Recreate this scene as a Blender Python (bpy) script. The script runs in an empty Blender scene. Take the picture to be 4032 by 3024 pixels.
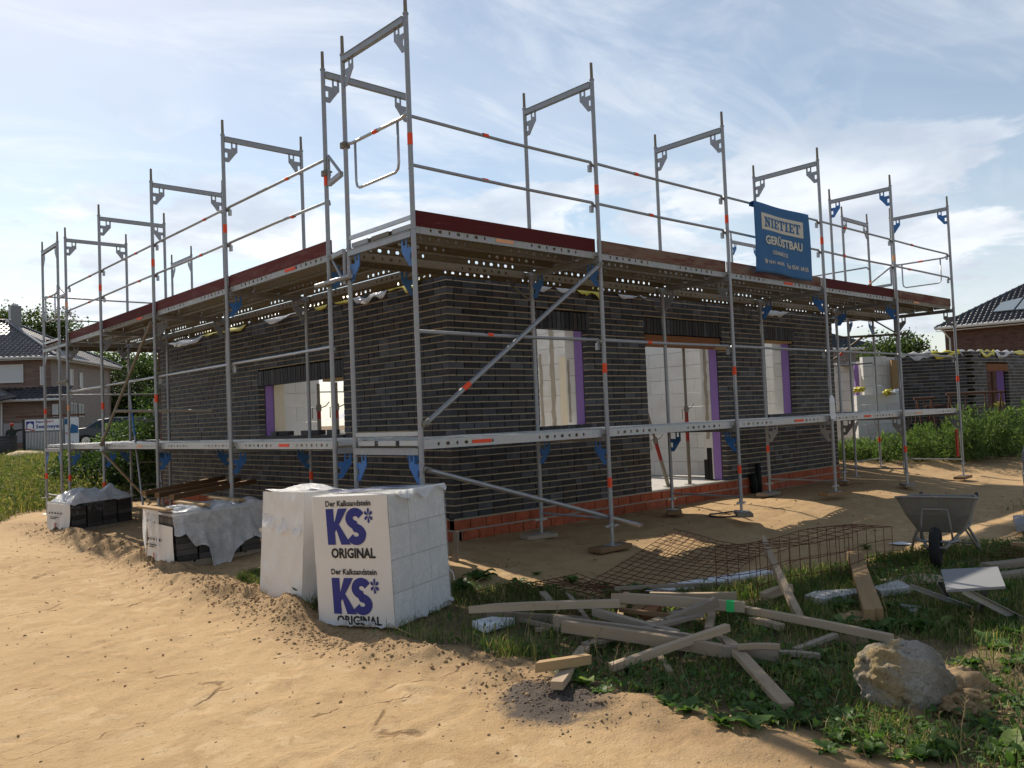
import bpy, bmesh, math, random
import numpy as np
from mathutils import Vector, Matrix
random.seed(7)
np.random.seed(7)
scene = bpy.context.scene
COL = scene.collection
# ------------------------------------------------------------------ camera
CAM = np.array([-6.3411, -8.0518, 1.2093])
YAW, PIT, ROL, FPX = 0.8297, 0.0392, -0.0406, 3321.86
W0, H0 = 4032.0, 3024.0
def cam_basis():
    cy, sy, cp, sp = math.cos(YAW), math.sin(YAW), math.cos(PIT), math.sin(PIT)
    f = np.array([cp*cy, cp*sy, sp]); r = np.array([sy, -cy, 0.0]); u = np.cross(r, f)
    c, s = math.cos(ROL), math.sin(ROL)
    return f, c*r + s*u, -s*r + c*u
CF, CR, CU = cam_basis()
cam_d = bpy.data.cameras.new('camera'); cam = bpy.data.objects.new('camera', cam_d); COL.objects.link(cam)
m = Matrix.Identity(4)
for i in range(3):
    m[i][0], m[i][1], m[i][2], m[i][3] = CR[i], CU[i], -CF[i], CAM[i]
cam.matrix_world = m
cam_d.sensor_width = 36.0; cam_d.lens = FPX/W0*36.0
cam_d.clip_start = 0.05; cam_d.clip_end = 3000
scene.camera = cam
# ------------------------------------------------------------------ light
SUN_AZ, SUN_EL = math.radians(80), math.radians(40)   # azimuth counted from +X towards +Y
sun_dir = Vector((math.cos(SUN_AZ)*math.cos(SUN_EL), math.sin(SUN_AZ)*math.cos(SUN_EL), math.sin(SUN_EL)))
sl = bpy.data.lights.new('sun', 'SUN'); sl.energy = 4.8; sl.angle = math.radians(0.55); sl.color = (1.0, 0.91, 0.78)
so = bpy.data.objects.new('sun', sl); COL.objects.link(so)
so.rotation_euler = sun_dir.to_track_quat('Z', 'Y').to_euler(); so.location = (0, 0, 30)
world = bpy.data.worlds.new('World'); scene.world = world; world.use_nodes = True
def build_world():
    nt = world.node_tree; N = nt.nodes; L = nt.links; N.clear()
    out = N.new('ShaderNodeOutputWorld'); bg = N.new('ShaderNodeBackground')
    sky = N.new('ShaderNodeTexSky'); sky.sky_type = 'NISHITA'; sky.sun_disc = False
    sky.sun_elevation = SUN_EL; sky.sun_rotation = math.pi/2 - SUN_AZ
    sky.air_density = 1.0; sky.dust_density = 0.35; sky.ozone_density = 1.2; sky.altitude = 50
    tc = N.new('ShaderNodeTexCoord'); sep = N.new('ShaderNodeSeparateXYZ'); L.new(tc.outputs['Generated'], sep.inputs[0])
    def math_(op, a, b=None, clamp=False):
        n = N.new('ShaderNodeMath'); n.operation = op; n.use_clamp = clamp
        for i, v in enumerate((a, b)):
            if v is None: continue
            if isinstance(v, (int, float)): n.inputs[i].default_value = v
            else: L.new(v, n.inputs[i])
        return n.outputs[0]
    zc = math_('MAXIMUM', sep.outputs['Z'], 0.0)
    den = math_('ADD', zc, 0.16)
    px = math_('DIVIDE', sep.outputs['X'], den); py = math_('DIVIDE', sep.outputs['Y'], den)
    cmb = N.new('ShaderNodeCombineXYZ'); L.new(px, cmb.inputs[0]); L.new(py, cmb.inputs[1])
    def noise(scale, detail, rough, dist, off, stretch=(1, 1, 1), rz=0.0):
        mp = N.new('ShaderNodeMapping'); L.new(cmb.outputs[0], mp.inputs['Vector'])
        mp.inputs['Location'].default_value = off; mp.inputs['Scale'].default_value = stretch; mp.inputs['Rotation'].default_value = (0, 0, rz)
        n = N.new('ShaderNodeTexNoise'); n.inputs['Scale'].default_value = scale; n.inputs['Detail'].default_value = detail
        n.inputs['Roughness'].default_value = rough; n.inputs['Distortion'].default_value = dist
        L.new(mp.outputs[0], n.inputs['Vector']); return n.outputs['Fac']
    def ramp(v, a, b):
        n = N.new('ShaderNodeMapRange'); n.interpolation_type = 'SMOOTHSTEP'
        n.inputs['From Min'].default_value = a; n.inputs['From Max'].default_value = b; L.new(v, n.inputs['Value']); return n.outputs[0]
    def mix(f, a, b):
        n = N.new('ShaderNodeMix'); n.data_type = 'RGBA'
        for i, v in ((0, f), (6, a), (7, b)):
            if isinstance(v, (int, float)): n.inputs[i].default_value = v
            elif isinstance(v, tuple): n.inputs[i].default_value = v
            else: L.new(v, n.inputs[i])
        return n.outputs[2]
    # thin high veils, drawn out along one direction
    cir = ramp(noise(1.2, 9, 0.64, 1.1, (3.1, 1.4, 0), (1.0, 2.3, 1), 0.55), 0.44, 0.74)
    cir2 = ramp(noise(0.55, 5, 0.55, 0.5, (9.3, 4.2, 0), (1, 1.4, 1), -0.3), 0.40, 0.72)
    # heaped clouds low over the horizon
    cum = ramp(noise(1.7, 10, 0.58, 0.3, (1.7, 6.3, 0)), 0.485, 0.56)
    low = math_('SUBTRACT', 1.0, ramp(sep.outputs['Z'], 0.20, 0.40))
    shade = ramp(noise(2.3, 6, 0.55, 0.2, (5.5, 2.3, 0)), 0.35, 0.7)
    veil = math_('MULTIPLY', math_('ADD', math_('MULTIPLY', cir, 0.55), math_('MULTIPLY', cir2, 0.35)), 1.0, True)
    cumf = math_('MULTIPLY', math_('MULTIPLY', cum, low), 0.78)
    # haze over the horizon
    hz = math_('SUBTRACT', 1.0, ramp(sep.outputs['Z'], -0.02, 0.26))
    # whiter towards the sun, as thin cloud is
    vd = N.new('ShaderNodeVectorMath'); vd.operation = 'DOT_PRODUCT'; L.new(tc.outputs['Generated'], vd.inputs[0]); vd.inputs[1].default_value = sun_dir
    near = ramp(vd.outputs['Value'], 0.45, 1.0)
    grade = N.new('ShaderNodeMix'); grade.data_type = 'RGBA'; grade.blend_type = 'MULTIPLY'; grade.inputs[0].default_value = 1.0
    L.new(sky.outputs[0], grade.inputs[6]); grade.inputs[7].default_value = (1.12, 1.02, 0.90, 1)
    c = grade.outputs[2]
    c = mix(math_('MULTIPLY', hz, 0.58), c, (5.5, 5.8, 6.2, 1))
    wc = mix(near, (6.4, 6.8, 7.4, 1), (8.6, 8.7, 8.7, 1))
    c = mix(math_('MULTIPLY', veil, 0.70), c, wc)
    cc = mix(shade, (4.9, 5.3, 6.1, 1), mix(near, (8.2, 8.4, 8.7, 1), (9.5, 9.5, 9.4, 1)))
    c = mix(cumf, c, cc)
    L.new(c, bg.inputs['Color']); bg.inputs["Strength"].default_value = 0.11
    L.new(bg.outputs[0], out.inputs['Surface'])
build_world()
vs = scene.view_settings; vs.view_transform = 'Standard'; vs.look = 'None'; vs.gamma = 1.0; vs.use_curve_mapping = False; vs.exposure = 0.28
scene.cycles.max_bounces = 6; scene.cycles.diffuse_bounces = 3; scene.cycles.glossy_bounces = 3
scene.cycles.transparent_max_bounces = 6; scene.cycles.transmission_bounces = 3
scene.cycles.caustics_reflective = False; scene.cycles.caustics_refractive = False
scene.cycles.use_denoising = True

# ------------------------------------------------------------------ places
def V(a): return Vector((float(a[0]), float(a[1]), float(a[2])))
def ray(u, v): return CF + CR*(u - W0/2)/FPX - CU*(v - H0/2)/FPX
def onz(u, v, z):
    d = ray(u, v); return V(CAM + d*((z - CAM[2])/d[2]))
def ony(u, v, y):
    d = ray(u, v); return V(CAM + d*((y - CAM[1])/d[1]))
def onx(u, v, x):
    d = ray(u, v); return V(CAM + d*((x - CAM[0])/d[0]))
def at(u, v, dep): return V(CAM + ray(u, v)*dep)
def depth(p): return float(np.dot(np.array(p) - CAM, CF))

# smooth value noise on the ground plane
_rs = np.random.RandomState(11); _tab = _rs.rand(256, 256)
def vnoise(x, y):
    x = np.asarray(x, float); y = np.asarray(y, float)
    xi = np.floor(x).astype(int); yi = np.floor(y).astype(int); fx = x - xi; fy = y - yi
    fx = fx*fx*(3 - 2*fx); fy = fy*fy*(3 - 2*fy)
    a = _tab[xi & 255, yi & 255]; b = _tab[(xi+1) & 255, yi & 255]; c = _tab[xi & 255, (yi+1) & 255]; d = _tab[(xi+1) & 255, (yi+1) & 255]
    return (a*(1-fx) + b*fx)*(1-fy) + (c*(1-fx) + d*fx)*fy
def fbm(x, y, o=4):
    s = 0; a = 0.5
    for i in range(o):
        s = s + a*vnoise(np.asarray(x)*2**i + 17*i, np.asarray(y)*2**i + 31*i); a *= 0.5
    return s/(1 - 0.5**o)
def sstep(a, b, x):
    t = np.clip((np.asarray(x, float) - a)/(b - a), 0, 1); return t*t*(3 - 2*t)
EDGE = np.array([(-2.69, 14.0), (-2.69, 10.6), (-2.71, 5.94), (-2.73, 3.3), (-2.90, 1.23), (-2.99, -0.24), (-3.0, -1.24), (-3.14, -2.31), (-3.08, -2.71), (-3.04, -3.16), (-2.86, -3.73), (-3.01, -4.45), (-2.97, -4.75), (-2.88, -5.03), (-2.83, -5.41), (-2.86, -5.72), (-2.83, -6.03), (-2.6, -7.5), (-2.2, -12.0)])
_o = np.argsort(EDGE[:, 1])
def edge_x(y): return np.interp(y, EDGE[_o, 1], EDGE[_o, 0])
HX, HY = 9.73, 9.65          # plan of the shell
def gh(x, y, fine=True):
    x = np.asarray(x, float); y = np.asarray(y, float)
    dx = np.maximum(np.maximum(-x, x - HX), 0); dy = np.maximum(np.maximum(-y, y - HY), 0)
    d = np.hypot(dx, dy)
    z = -0.27 - 0.14*sstep(1.0, 3.0, d)
    z = z + 0.09*np.exp(-(((x - 6.2)/1.6)**2 + ((y + 1.9)/1.1)**2))
    rc = np.hypot(x - CAM[0], y - CAM[1])
    az = np.arctan2(y - CAM[1], x - CAM[0])
    left = sstep(1.02, 1.16, az)
    z = z + 0.55*sstep(24, 50, rc)*left + 0.10*sstep(18, 40, rc)*(1 - left)
    dd = (x - CAM[0])*0.675 + (y - CAM[1])*0.737; lat = (x - CAM[0])*0.737 - (y - CAM[1])*0.675
    rm = sstep(4.5, 6.5, lat)
    z = z + rm*0.30*sstep(16.6, 19.0, dd)*(1 - 0.3*sstep(30, 60, dd)) + rm*0.16*np.exp(-((dd - 17.9)/0.7)**2)*(fbm(x*1.6, y*1.6, 3) - 0.2)
    e = x - edge_x(y)
    w = sstep(-7.2, -4.6, y)*(1 - sstep(9.0, 11.5, y))
    z = z - 0.035*np.exp(-(((x + 2.85)/0.35)**2 + ((y + 2.15)/0.5)**2))
    if fine:
        w = w*(1 - np.exp(-(((x + 2.95)/0.60)**2 + ((y + 2.25)/0.62)**2)**1.5))
        amp = 0.05 + 0.13*sstep(-4.0, -2.6, y)*(1 - sstep(5.0, 8.5, y))
        n = fbm(x*2.2, y*2.2, 4)
        z = z + w*amp*np.exp(-((e - 0.10)/0.26)**2)*(0.35 + 1.9*(n - 0.28))
        z = z + w*0.075*np.exp(-((e - 0.05)/0.30)**2)*(fbm(x*8, y*8, 3) - 0.5)
        z = z + w*0.045*np.exp(-((e - 0.10)/0.26)**2)*(fbm(x*15 + 3, y*15, 3) - 0.5)
        # churned sand round the pallets and the road's flat, trodden surface
        z = z + 0.05*(fbm(x*3.1 + 5, y*3.1, 4) - 0.5)*sstep(-0.3, 0.5, e)*(1 - sstep(12, 20, rc))
        z = z + 0.018*(fbm(x*1.3, y*1.3, 3) - 0.5)*(1 - sstep(-0.5, 0.2, e))
        z = z - 0.012*np.exp(-((e + 1.2 + 0.05*np.sin(y*1.3))/0.09)**2) - 0.010*np.exp(-((e + 2.7 + 0.04*np.sin(y*1.1 + 1))/0.09)**2)
    return z
def g1(x, y): return float(gh(x, y))
PADX = np.array([-14.0, -8, -6.0, -4.2, -3.9, -3.7, -3.0, -2.3, -1.4, -0.6]); PADY = np.array([14.0, 9, 6.5, 3.0, 1.2, -0.2, -0.85, -1.2, -1.65, -2.5])
def veg_mask(x, y):
    x = np.asarray(x, float); y = np.asarray(y, float)
    e = x - edge_x(y) + 0.25*(fbm(x*2.7, y*2.7, 3) - 0.5)
    far = np.interp(y, PADX, PADY)                     # far limit of the weeds in front
    a = sstep(0.18, 0.45, e)*(1 - sstep(-0.25, 0.35, x - far + 0.9*(fbm(x*1.7 + 3, y*1.7, 3) - 0.5)))*(1 - sstep(-0.75, -0.45, y))
    a2 = sstep(6.5, 8.0, x)*(1 - sstep(-4.6, -3.6, y))
    a = np.maximum(a, a2)
    b = sstep(-0.4, 0.6, y - 10.6 - 2.6*(x + 2.7) + 1.2*(fbm(x*1.1, y*1.1, 3) - 0.5))*(1 - sstep(0.2, 1.2, x))
    b = np.maximum(b, sstep(12.0, 13.0, y)*sstep(-3.2, -2.4, x))
    dd = (x - CAM[0])*0.675 + (y - CAM[1])*0.737; lat = (x - CAM[0])*0.737 - (y - CAM[1])*0.675
    c = sstep(18.0, 18.7, dd + 0.8*(fbm(x, y, 3) - 0.5))*sstep(4.5, 6.0, lat)
    d = np.exp(-(((x + 2.35)/0.35)**2 + ((y - 0.1)/0.8)**2)*1.3)*sstep(0.15, 0.4, e)
    a = a*(1 - np.exp(-(((x + 2.80)/0.30)**2 + ((y + 2.2)/0.45)**2)))
    return np.clip(np.maximum.reduce([a, b, c, sstep(0.45, 0.7, d)]), 0, 1)

# ------------------------------------------------------------------ objects
ABS = {}
def link(o, parent=None, M=None):
    COL.objects.link(o); M = M or Matrix.Identity(4)
    if parent is not None:
        o.parent = parent; o.matrix_parent_inverse = ABS[parent.name].inverted()
    o.matrix_basis = M; ABS[o.name] = M.copy(); return o
def thing(name, label, cat, loc=(0, 0, 0), group=None, M=None):
    o = bpy.data.objects.new(name, None); o.empty_display_size = 0.2
    link(o, None, M or Matrix.Translation(V(loc))); return tag(o, label, cat, group)
def tag(o, label=None, cat=None, group=None, kind=None):
    if label: o['label'] = label
    if cat: o['category'] = cat
    if group: o['group'] = group
    if kind: o['kind'] = kind
    return o
class MB:
    """collects polygons; build() links them as one mesh object"""
    def __init__(s): s.v = []; s.f = []; s.m = []
    def add(s, vs, fs, mi=0):
        b = len(s.v); s.v += [tuple(float(c) for c in p) for p in vs]
        s.f += [tuple(i + b for i in f) for f in fs]; s.m += [mi]*len(fs); return s
    def box(s, c, d, R=None, mi=0):
        h = [x/2 for x in d]; vs = []
        for z in (-1, 1):
            for y in (-1, 1):
                for x in (-1, 1):
                    p = Vector((x*h[0], y*h[1], z*h[2]))
                    vs.append((R @ p if R else p) + V(c))
        return s.add(vs, [(0, 2, 3, 1), (4, 5, 7, 6), (0, 1, 5, 4), (2, 6, 7, 3), (0, 4, 6, 2), (1, 3, 7, 5)], mi)
    def mm(s, a, b, mi=0):
        return s.box([(a[i] + b[i])/2 for i in range(3)], [abs(b[i] - a[i]) for i in range(3)], None, mi)
    def tube(s, p0, p1, r, n=8, r2=None, cap=True, mi=0):
        p0, p1 = V(p0), V(p1); d = (p1 - p0).normalized(); r2 = r if r2 is None else r2
        a = d.orthogonal().normalized(); b = d.cross(a); vs = []
        for p, rr in ((p0, r), (p1, r2)):
            for i in range(n):
                t = 2*math.pi*i/n; vs.append(p + (a*math.cos(t) + b*math.sin(t))*rr)
        fs = [(i, (i+1) % n, n + (i+1) % n, n + i) for i in range(n)]
        if cap: fs += [tuple(range(n))[::-1], tuple(range(n, 2*n))]
        return s.add(vs, fs, mi)
    def path(s, pts, r, n=6, mi=0, cap=True):
        pts = [V(p) for p in pts]; vs = []; fs = []; k = len(pts); prev = None
        rr = r if hasattr(r, '__len__') else [r]*k
        for i, p in enumerate(pts):
            d = (pts[min(i+1, k-1)] - pts[max(i-1, 0)]).normalized()
            a = d.orthogonal().normalized() if prev is None else (prev - d*prev.dot(d)).normalized()
            prev = a; b = d.cross(a)
            for j in range(n):
                t = 2*math.pi*j/n; vs.append(p + (a*math.cos(t) + b*math.sin(t))*rr[i])
        for i in range(k-1):
            for j in range(n):
                fs.append((i*n + j, i*n + (j+1) % n, (i+1)*n + (j+1) % n, (i+1)*n + j))
        if cap: fs += [tuple(range(n))[::-1], tuple(range((k-1)*n, k*n))]
        return s.add(vs, fs, mi)
    def prism(s, poly, f0, f1, mi=0):
        """poly: list of 2-D points; f0, f1: maps 2-D -> 3-D of the two faces"""
        n = len(poly); vs = [f0(*p) for p in poly] + [f1(*p) for p in poly]
        fs = [tuple(range(n))[::-1], tuple(range(n, 2*n))] + [(i, (i+1) % n, n + (i+1) % n, n + i) for i in range(n)]
        return s.add(vs, fs, mi)
    def mesh(s, name, mats, smooth=False):
        me = bpy.data.meshes.new(name); me.from_pydata(s.v, [], s.f)
        for m_ in (mats if isinstance(mats, (list, tuple)) else [mats]): me.materials.append(m_)
        if any(s.m): me.polygons.foreach_set('material_index', s.m)
        if smooth: me.polygons.foreach_set('use_smooth', [True]*len(me.polygons))
        me.update(); return me
    def build(s, name, mats, parent=None, M=None, smooth=False, fix=True):
        me = s.mesh(name, mats, smooth)
        if fix:
            bm = bmesh.new(); bm.from_mesh(me); bmesh.ops.recalc_face_normals(bm, faces=bm.faces); bm.to_mesh(me); bm.free()
        return inst(name, me, parent, M)
def inst(name, me, parent=None, M=None):
    return link(bpy.data.objects.new(name, me), parent, M)
def T(x, y=None, z=None): return Matrix.Translation(V(x) if y is None else Vector((x, y, z)))
def RZ(a): return Matrix.Rotation(a, 4, 'Z')
def frame_m(o, ex, ey, ez=None):
    ex = V(ex).normalized(); ey = V(ey); ey = (ey - ex*ey.dot(ex)).normalized(); ez = ex.cross(ey)
    M = Matrix.Identity(4)
    for i in range(3): M[i][0], M[i][1], M[i][2], M[i][3] = ex[i], ey[i], ez[i], V(o)[i]
    return M
def bevel(me, w, seg=1):
    bm = bmesh.new(); bm.from_mesh(me); bmesh.ops.recalc_face_normals(bm, faces=bm.faces)
    bmesh.ops.bevel(bm, geom=list(bm.edges), offset=w, segments=seg, affect='EDGES'); bm.to_mesh(me); bm.free(); return me
UNIT = None
def unit_mesh(name, mats, bev=None):
    me = MB().box((0, 0, 0), (1, 1, 1)).mesh(name, mats)
    return me
def pieces(name, rest, parent, recs, mat, limit=300, me=None, key=None):
    """alike pieces: recs are (centre, axes matrix 3x3, size). The largest in view become objects, the others one part."""
    recs = sorted(recs, key=key or (lambda r: (V(r[0]) - V(CAM)).length))
    cache = {}
    for c, R, d in recs[:limit]:
        k = tuple(round(x, 3) for x in d)
        if k not in cache: cache[k] = me(d) if me else MB().box((0, 0, 0), d).mesh(name, mat)
        inst(name, cache[k], parent, Matrix.Translation(V(c)) @ R.to_4x4())
    if recs[limit:]:
        mb = MB()
        for c, R, d in recs[limit:]:
            if me:
                k = tuple(round(x, 3) for x in d)
                if k not in cache: cache[k] = me(d)
                q = cache[k]; MM = Matrix.Translation(V(c)) @ R.to_4x4()
                mb.add([MM @ v.co for v in q.vertices], [tuple(p.vertices) for p in q.polygons])
            else: mb.box(c, d, R)
        tag(mb.build(rest, mat, parent, fix=False), kind='stuff')
# ------------------------------------------------------------------ materials
class NT:
    def __init__(s, name):
        s.mat = bpy.data.materials.new(name); s.mat.use_nodes = True; s.nt = s.mat.node_tree; s.N = s.nt.nodes; s.L = s.nt.links; s.N.clear()
        s.out = s.N.new('ShaderNodeOutputMaterial'); s._vec = None
    def put(s, sock, v):
        if v is None: return
        if isinstance(v, (int, float)): sock.default_value = v
        elif isinstance(v, (tuple, list)): sock.default_value = tuple(v) + ((1,) if len(v) == 3 and len(sock.default_value) == 4 else ())
        else: s.L.new(v, sock)
    def vec(s):
        if s._vec is None:
            tc = s.N.new('ShaderNodeTexCoord'); oi = s.N.new('ShaderNodeObjectInfo')
            a = s.N.new('ShaderNodeVectorMath'); a.operation = 'ADD'; s.L.new(tc.outputs['Object'], a.inputs[0])
            k = s.math('MULTIPLY', oi.outputs['Random'], 57.0); s.L.new(k, a.inputs[1]); s._vec = a.outputs[0]
        return s._vec
    def math(s, op, a, b=None, clamp=False):
        n = s.N.new('ShaderNodeMath'); n.operation = op; n.use_clamp = clamp; s.put(n.inputs[0], a); s.put(n.inputs[1], b); return n.outputs[0]
    def noise(s, scale, detail=4, rough=0.55, dist=0, vec=None, sc=None, color=False):
        v = vec or s.vec()
        if sc:
            mp = s.N.new('ShaderNodeMapping'); s.L.new(v, mp.inputs[0]); mp.inputs['Scale'].default_value = sc; v = mp.outputs[0]
        n = s.N.new('ShaderNodeTexNoise'); n.inputs['Scale'].default_value = scale; n.inputs['Detail'].default_value = detail
        n.inputs['Roughness'].default_value = rough; n.inputs['Distortion'].default_value = dist; s.L.new(v, n.inputs['Vector'])
        return n.outputs['Color' if color else 'Fac']
    def vor(s, scale, feature='F1', vec=None, out='Distance', sc=None):
        v = vec or s.vec()
        if sc:
            mp = s.N.new('ShaderNodeMapping'); s.L.new(v, mp.inputs[0]); mp.inputs['Scale'].default_value = sc; v = mp.outputs[0]
        n = s.N.new('ShaderNodeTexVoronoi'); n.feature = feature; n.inputs['Scale'].default_value = scale; s.L.new(v, n.inputs['Vector']); return n.outputs[out]
    def ramp(s, v, a, b, c=0.0, d=1.0):
        n = s.N.new('ShaderNodeMapRange'); n.interpolation_type = 'SMOOTHSTEP'; s.put(n.inputs['Value'], v)
        for k, x in (('From Min', a), ('From Max', b), ('To Min', c), ('To Max', d)): n.inputs[k].default_value = x
        return n.outputs[0]
    def mix(s, f, a, b, mode='MIX'):
        n = s.N.new('ShaderNodeMix'); n.data_type = 'RGBA'; n.blend_type = mode; s.put(n.inputs[0], f); s.put(n.inputs[6], a); s.put(n.inputs[7], b); return n.outputs[2]
    def cramp(s, f, stops):
        n = s.N.new('ShaderNodeValToRGB'); s.put(n.inputs[0], f); e = n.color_ramp.elements
        while len(e) < len(stops): e.new(0.5)
        for el, (p, c) in zip(e, stops): el.position = p; el.color = tuple(c) + (1,)
        return n.outputs[0]
    def rnd(s):
        g = s.N.new('ShaderNodeNewGeometry'); o = s.N.new('ShaderNodeObjectInfo')
        return s.math('FRACT', s.math('ADD', g.outputs['Random Per Island'], o.outputs['Random']))
    def island(s): return s.N.new('ShaderNodeNewGeometry').outputs['Random Per Island']
    def bump(s, h, strength=0.3, dist=0.01, prev=None):
        n = s.N.new('ShaderNodeBump'); n.inputs['Strength'].default_value = strength; n.inputs['Distance'].default_value = dist; s.put(n.inputs['Height'], h)
        if prev is not None: s.L.new(prev, n.inputs['Normal'])
        return n.outputs[0]
    def bsdf(s, col, rough=0.7, metal=0.0, spec=0.3, normal=None, alpha=None, sheen=None):
        n = s.N.new('ShaderNodeBsdfPrincipled'); s.put(n.inputs['Base Color'], col); s.put(n.inputs['Roughness'], rough); s.put(n.inputs['Metallic'], metal)
        s.put(n.inputs['Specular IOR Level'], spec)
        if normal is not None: s.L.new(normal, n.inputs['Normal'])
        return n.outputs[0]
    def done(s, sh): s.L.new(sh, s.out.inputs['Surface']); return s.mat
def k_(c, f): return tuple(x*f for x in c)
def plain(name, col, rough=0.7, var=0.15, scale=4.0, metal=0.0, spec=0.3, bump=0.15, bs=40.0, bd=0.004, rand=0.0, dirt=None):
    n = NT(name); f = n.noise(scale, 5, 0.6); c = n.mix(f, k_(col, 1 - var), k_(col, 1 + var))
    if rand: c = n.mix(n.rnd(), c, n.mix(1.0, c, (1 - rand,)*3, 'MULTIPLY'))
    if dirt: c = n.mix(n.ramp(n.noise(scale*0.6, 6, 0.65, 0.4), 0.5, 0.75), c, dirt)
    nb = n.bump(n.noise(bs, 4, 0.6), bump, bd) if bump else None
    return n.done(n.bsdf(c, rough, metal, spec, nb))
M = {}
M['white_block'] = plain('limestone', (0.66, 0.645, 0.61), 0.85, 0.06, 3, bump=0.1, rand=0.10, dirt=(0.54, 0.51, 0.46))
M['purple'] = plain('purple_insulation', (0.27, 0.16, 0.42), 0.8, 0.10, 6, bump=0.05)
M['cream'] = plain('aerated_concrete', (0.62, 0.55, 0.42), 0.9, 0.08, 5)
M['mortar_smear'] = plain('smeared_mortar', (0.33, 0.29, 0.23), 0.95, 0.25, 9, bump=0.6, bs=30, bd=0.01)
M['concrete'] = plain('concrete', (0.46, 0.44, 0.41), 0.9, 0.15, 3, bump=0.2, dirt=(0.30, 0.27, 0.23))
M['timber'] = None
M['black'] = plain('black_plastic', (0.012, 0.012, 0.013), 0.5, 0.2, 5, spec=0.4, bump=0.1)
M['bitumen'] = plain('bitumen', (0.010, 0.010, 0.010), 0.75, 0.3, 8, bump=0.5, bs=20)
M['orange'] = plain('orange_tape', (0.80, 0.085, 0.03), 0.6, 0.18, 30, bump=0)
M['peach'] = plain('faded_tape', (0.72, 0.36, 0.20), 0.7, 0.25, 30, bump=0)
M['blue_paint'] = plain('blue_paint', (0.045, 0.16, 0.42), 0.5, 0.2, 14, spec=0.4, bump=0.05, dirt=(0.05, 0.10, 0.20))
M['red_prop'] = plain('red_prop_paint', (0.30, 0.025, 0.02), 0.6, 0.25, 12, dirt=(0.12, 0.05, 0.03))
M['gutter'] = plain('white_trim', (0.62, 0.61, 0.58), 0.6, 0.06, 3, bump=0)
M['glass'] = plain('window_glass', (0.02, 0.025, 0.03), 0.06, 0.1, 2, spec=0.6, bump=0)
M['shutter'] = plain('pale_roller_shutter', (0.55, 0.56, 0.57), 0.5, 0.04, 3, bump=0)
M['asphalt'] = plain('pale_road', (0.36, 0.34, 0.31), 0.9, 0.12, 1.2, bump=0.1)
M['tyre'] = plain('tyre_rubber', (0.018, 0.018, 0.018), 0.85, 0.2, 8, bump=0.2)
M['car_paint'] = plain('dark_car_paint', (0.010, 0.013, 0.022), 0.22, 0.05, 3, spec=0.6, bump=0)
M['chrome'] = plain('bright_metal', (0.55, 0.55, 0.55), 0.25, 0.05, 4, metal=0.9, bump=0)
M['red_glass'] = plain('red_lamp', (0.25, 0.01, 0.01), 0.25, 0.05, 4, bump=0)
M['skin'] = plain('skin', (0.42, 0.24, 0.17), 0.6, 0.06, 9, bump=0)
M['jacket'] = plain('dark_green_jumper', (0.030, 0.036, 0.030), 0.9, 0.2, 14)
M['trousers'] = plain('khaki_trousers', (0.16, 0.13, 0.085), 0.9, 0.2, 10)
M['cap'] = plain('red_cap', (0.45, 0.045, 0.02), 0.8, 0.1, 10)
M['print_blue'] = plain('blue_print', (0.028, 0.035, 0.21), 0.45, 0.12, 12, bump=0)
M['print_black'] = plain('black_print', (0.018, 0.016, 0.015), 0.5, 0.2, 12, bump=0)
M['print_red'] = plain('red_print', (0.42, 0.02, 0.02), 0.5, 0.1, 12, bump=0)
M['cloth_white'] = plain('banner_cream', (0.60, 0.57, 0.48), 0.8, 0.06, 9, bump=0.1, bs=300, bd=0.001)
M['cloth_blue'] = plain('banner_blue', (0.040, 0.135, 0.29), 0.75, 0.16, 3, bump=0.15, bs=300, bd=0.001)
M['sheet_white'] = plain('white_sheet_print', (0.70, 0.71, 0.72), 0.6, 0.04, 3, bump=0)
M['styro'] = plain('white_foam_board', (0.74, 0.76, 0.79), 0.7, 0.06, 6, bump=0.2, bs=60, dirt=(0.55, 0.53, 0.48))
M['grey_board'] = plain('grey_board', (0.23, 0.23, 0.232), 0.8, 0.10, 5, bump=0.1)
M['pale_slab'] = plain('pale_slab', (0.42, 0.41, 0.39), 0.85, 0.12, 5, bump=0.2, dirt=(0.28, 0.25, 0.20))
M['rust'] = plain('rusty_rebar', (0.105, 0.042, 0.020), 0.9, 0.4, 20, bump=0.4, bs=120)
M['rust_dark'] = plain('rusty_trestle', (0.10, 0.045, 0.028), 0.85, 0.4, 12, bump=0.2)
M['green_paint'] = plain('green_marking', (0.05, 0.55, 0.15), 0.7, 0.2, 15, bump=0)
M['yellow'] = plain('yellow_film', (0.62, 0.52, 0.045), 0.35, 0.15, 8, spec=0.5, bump=0.3, bs=25, bd=0.01)
M['solar'] = plain('solar_panel', (0.20, 0.24, 0.27), 0.12, 0.05, 3, spec=0.7, bump=0)
M['chimney'] = plain('chimney_sheet', (0.20, 0.20, 0.20), 0.45, 0.15, 6, metal=0.6, bump=0)
M['grey_tank'] = plain('grey_plastic', (0.20, 0.21, 0.215), 0.55, 0.1, 6)
M['tan_wood'] = plain('tan_pressboard', (0.30, 0.19, 0.085), 0.8, 0.2, 12)

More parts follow.
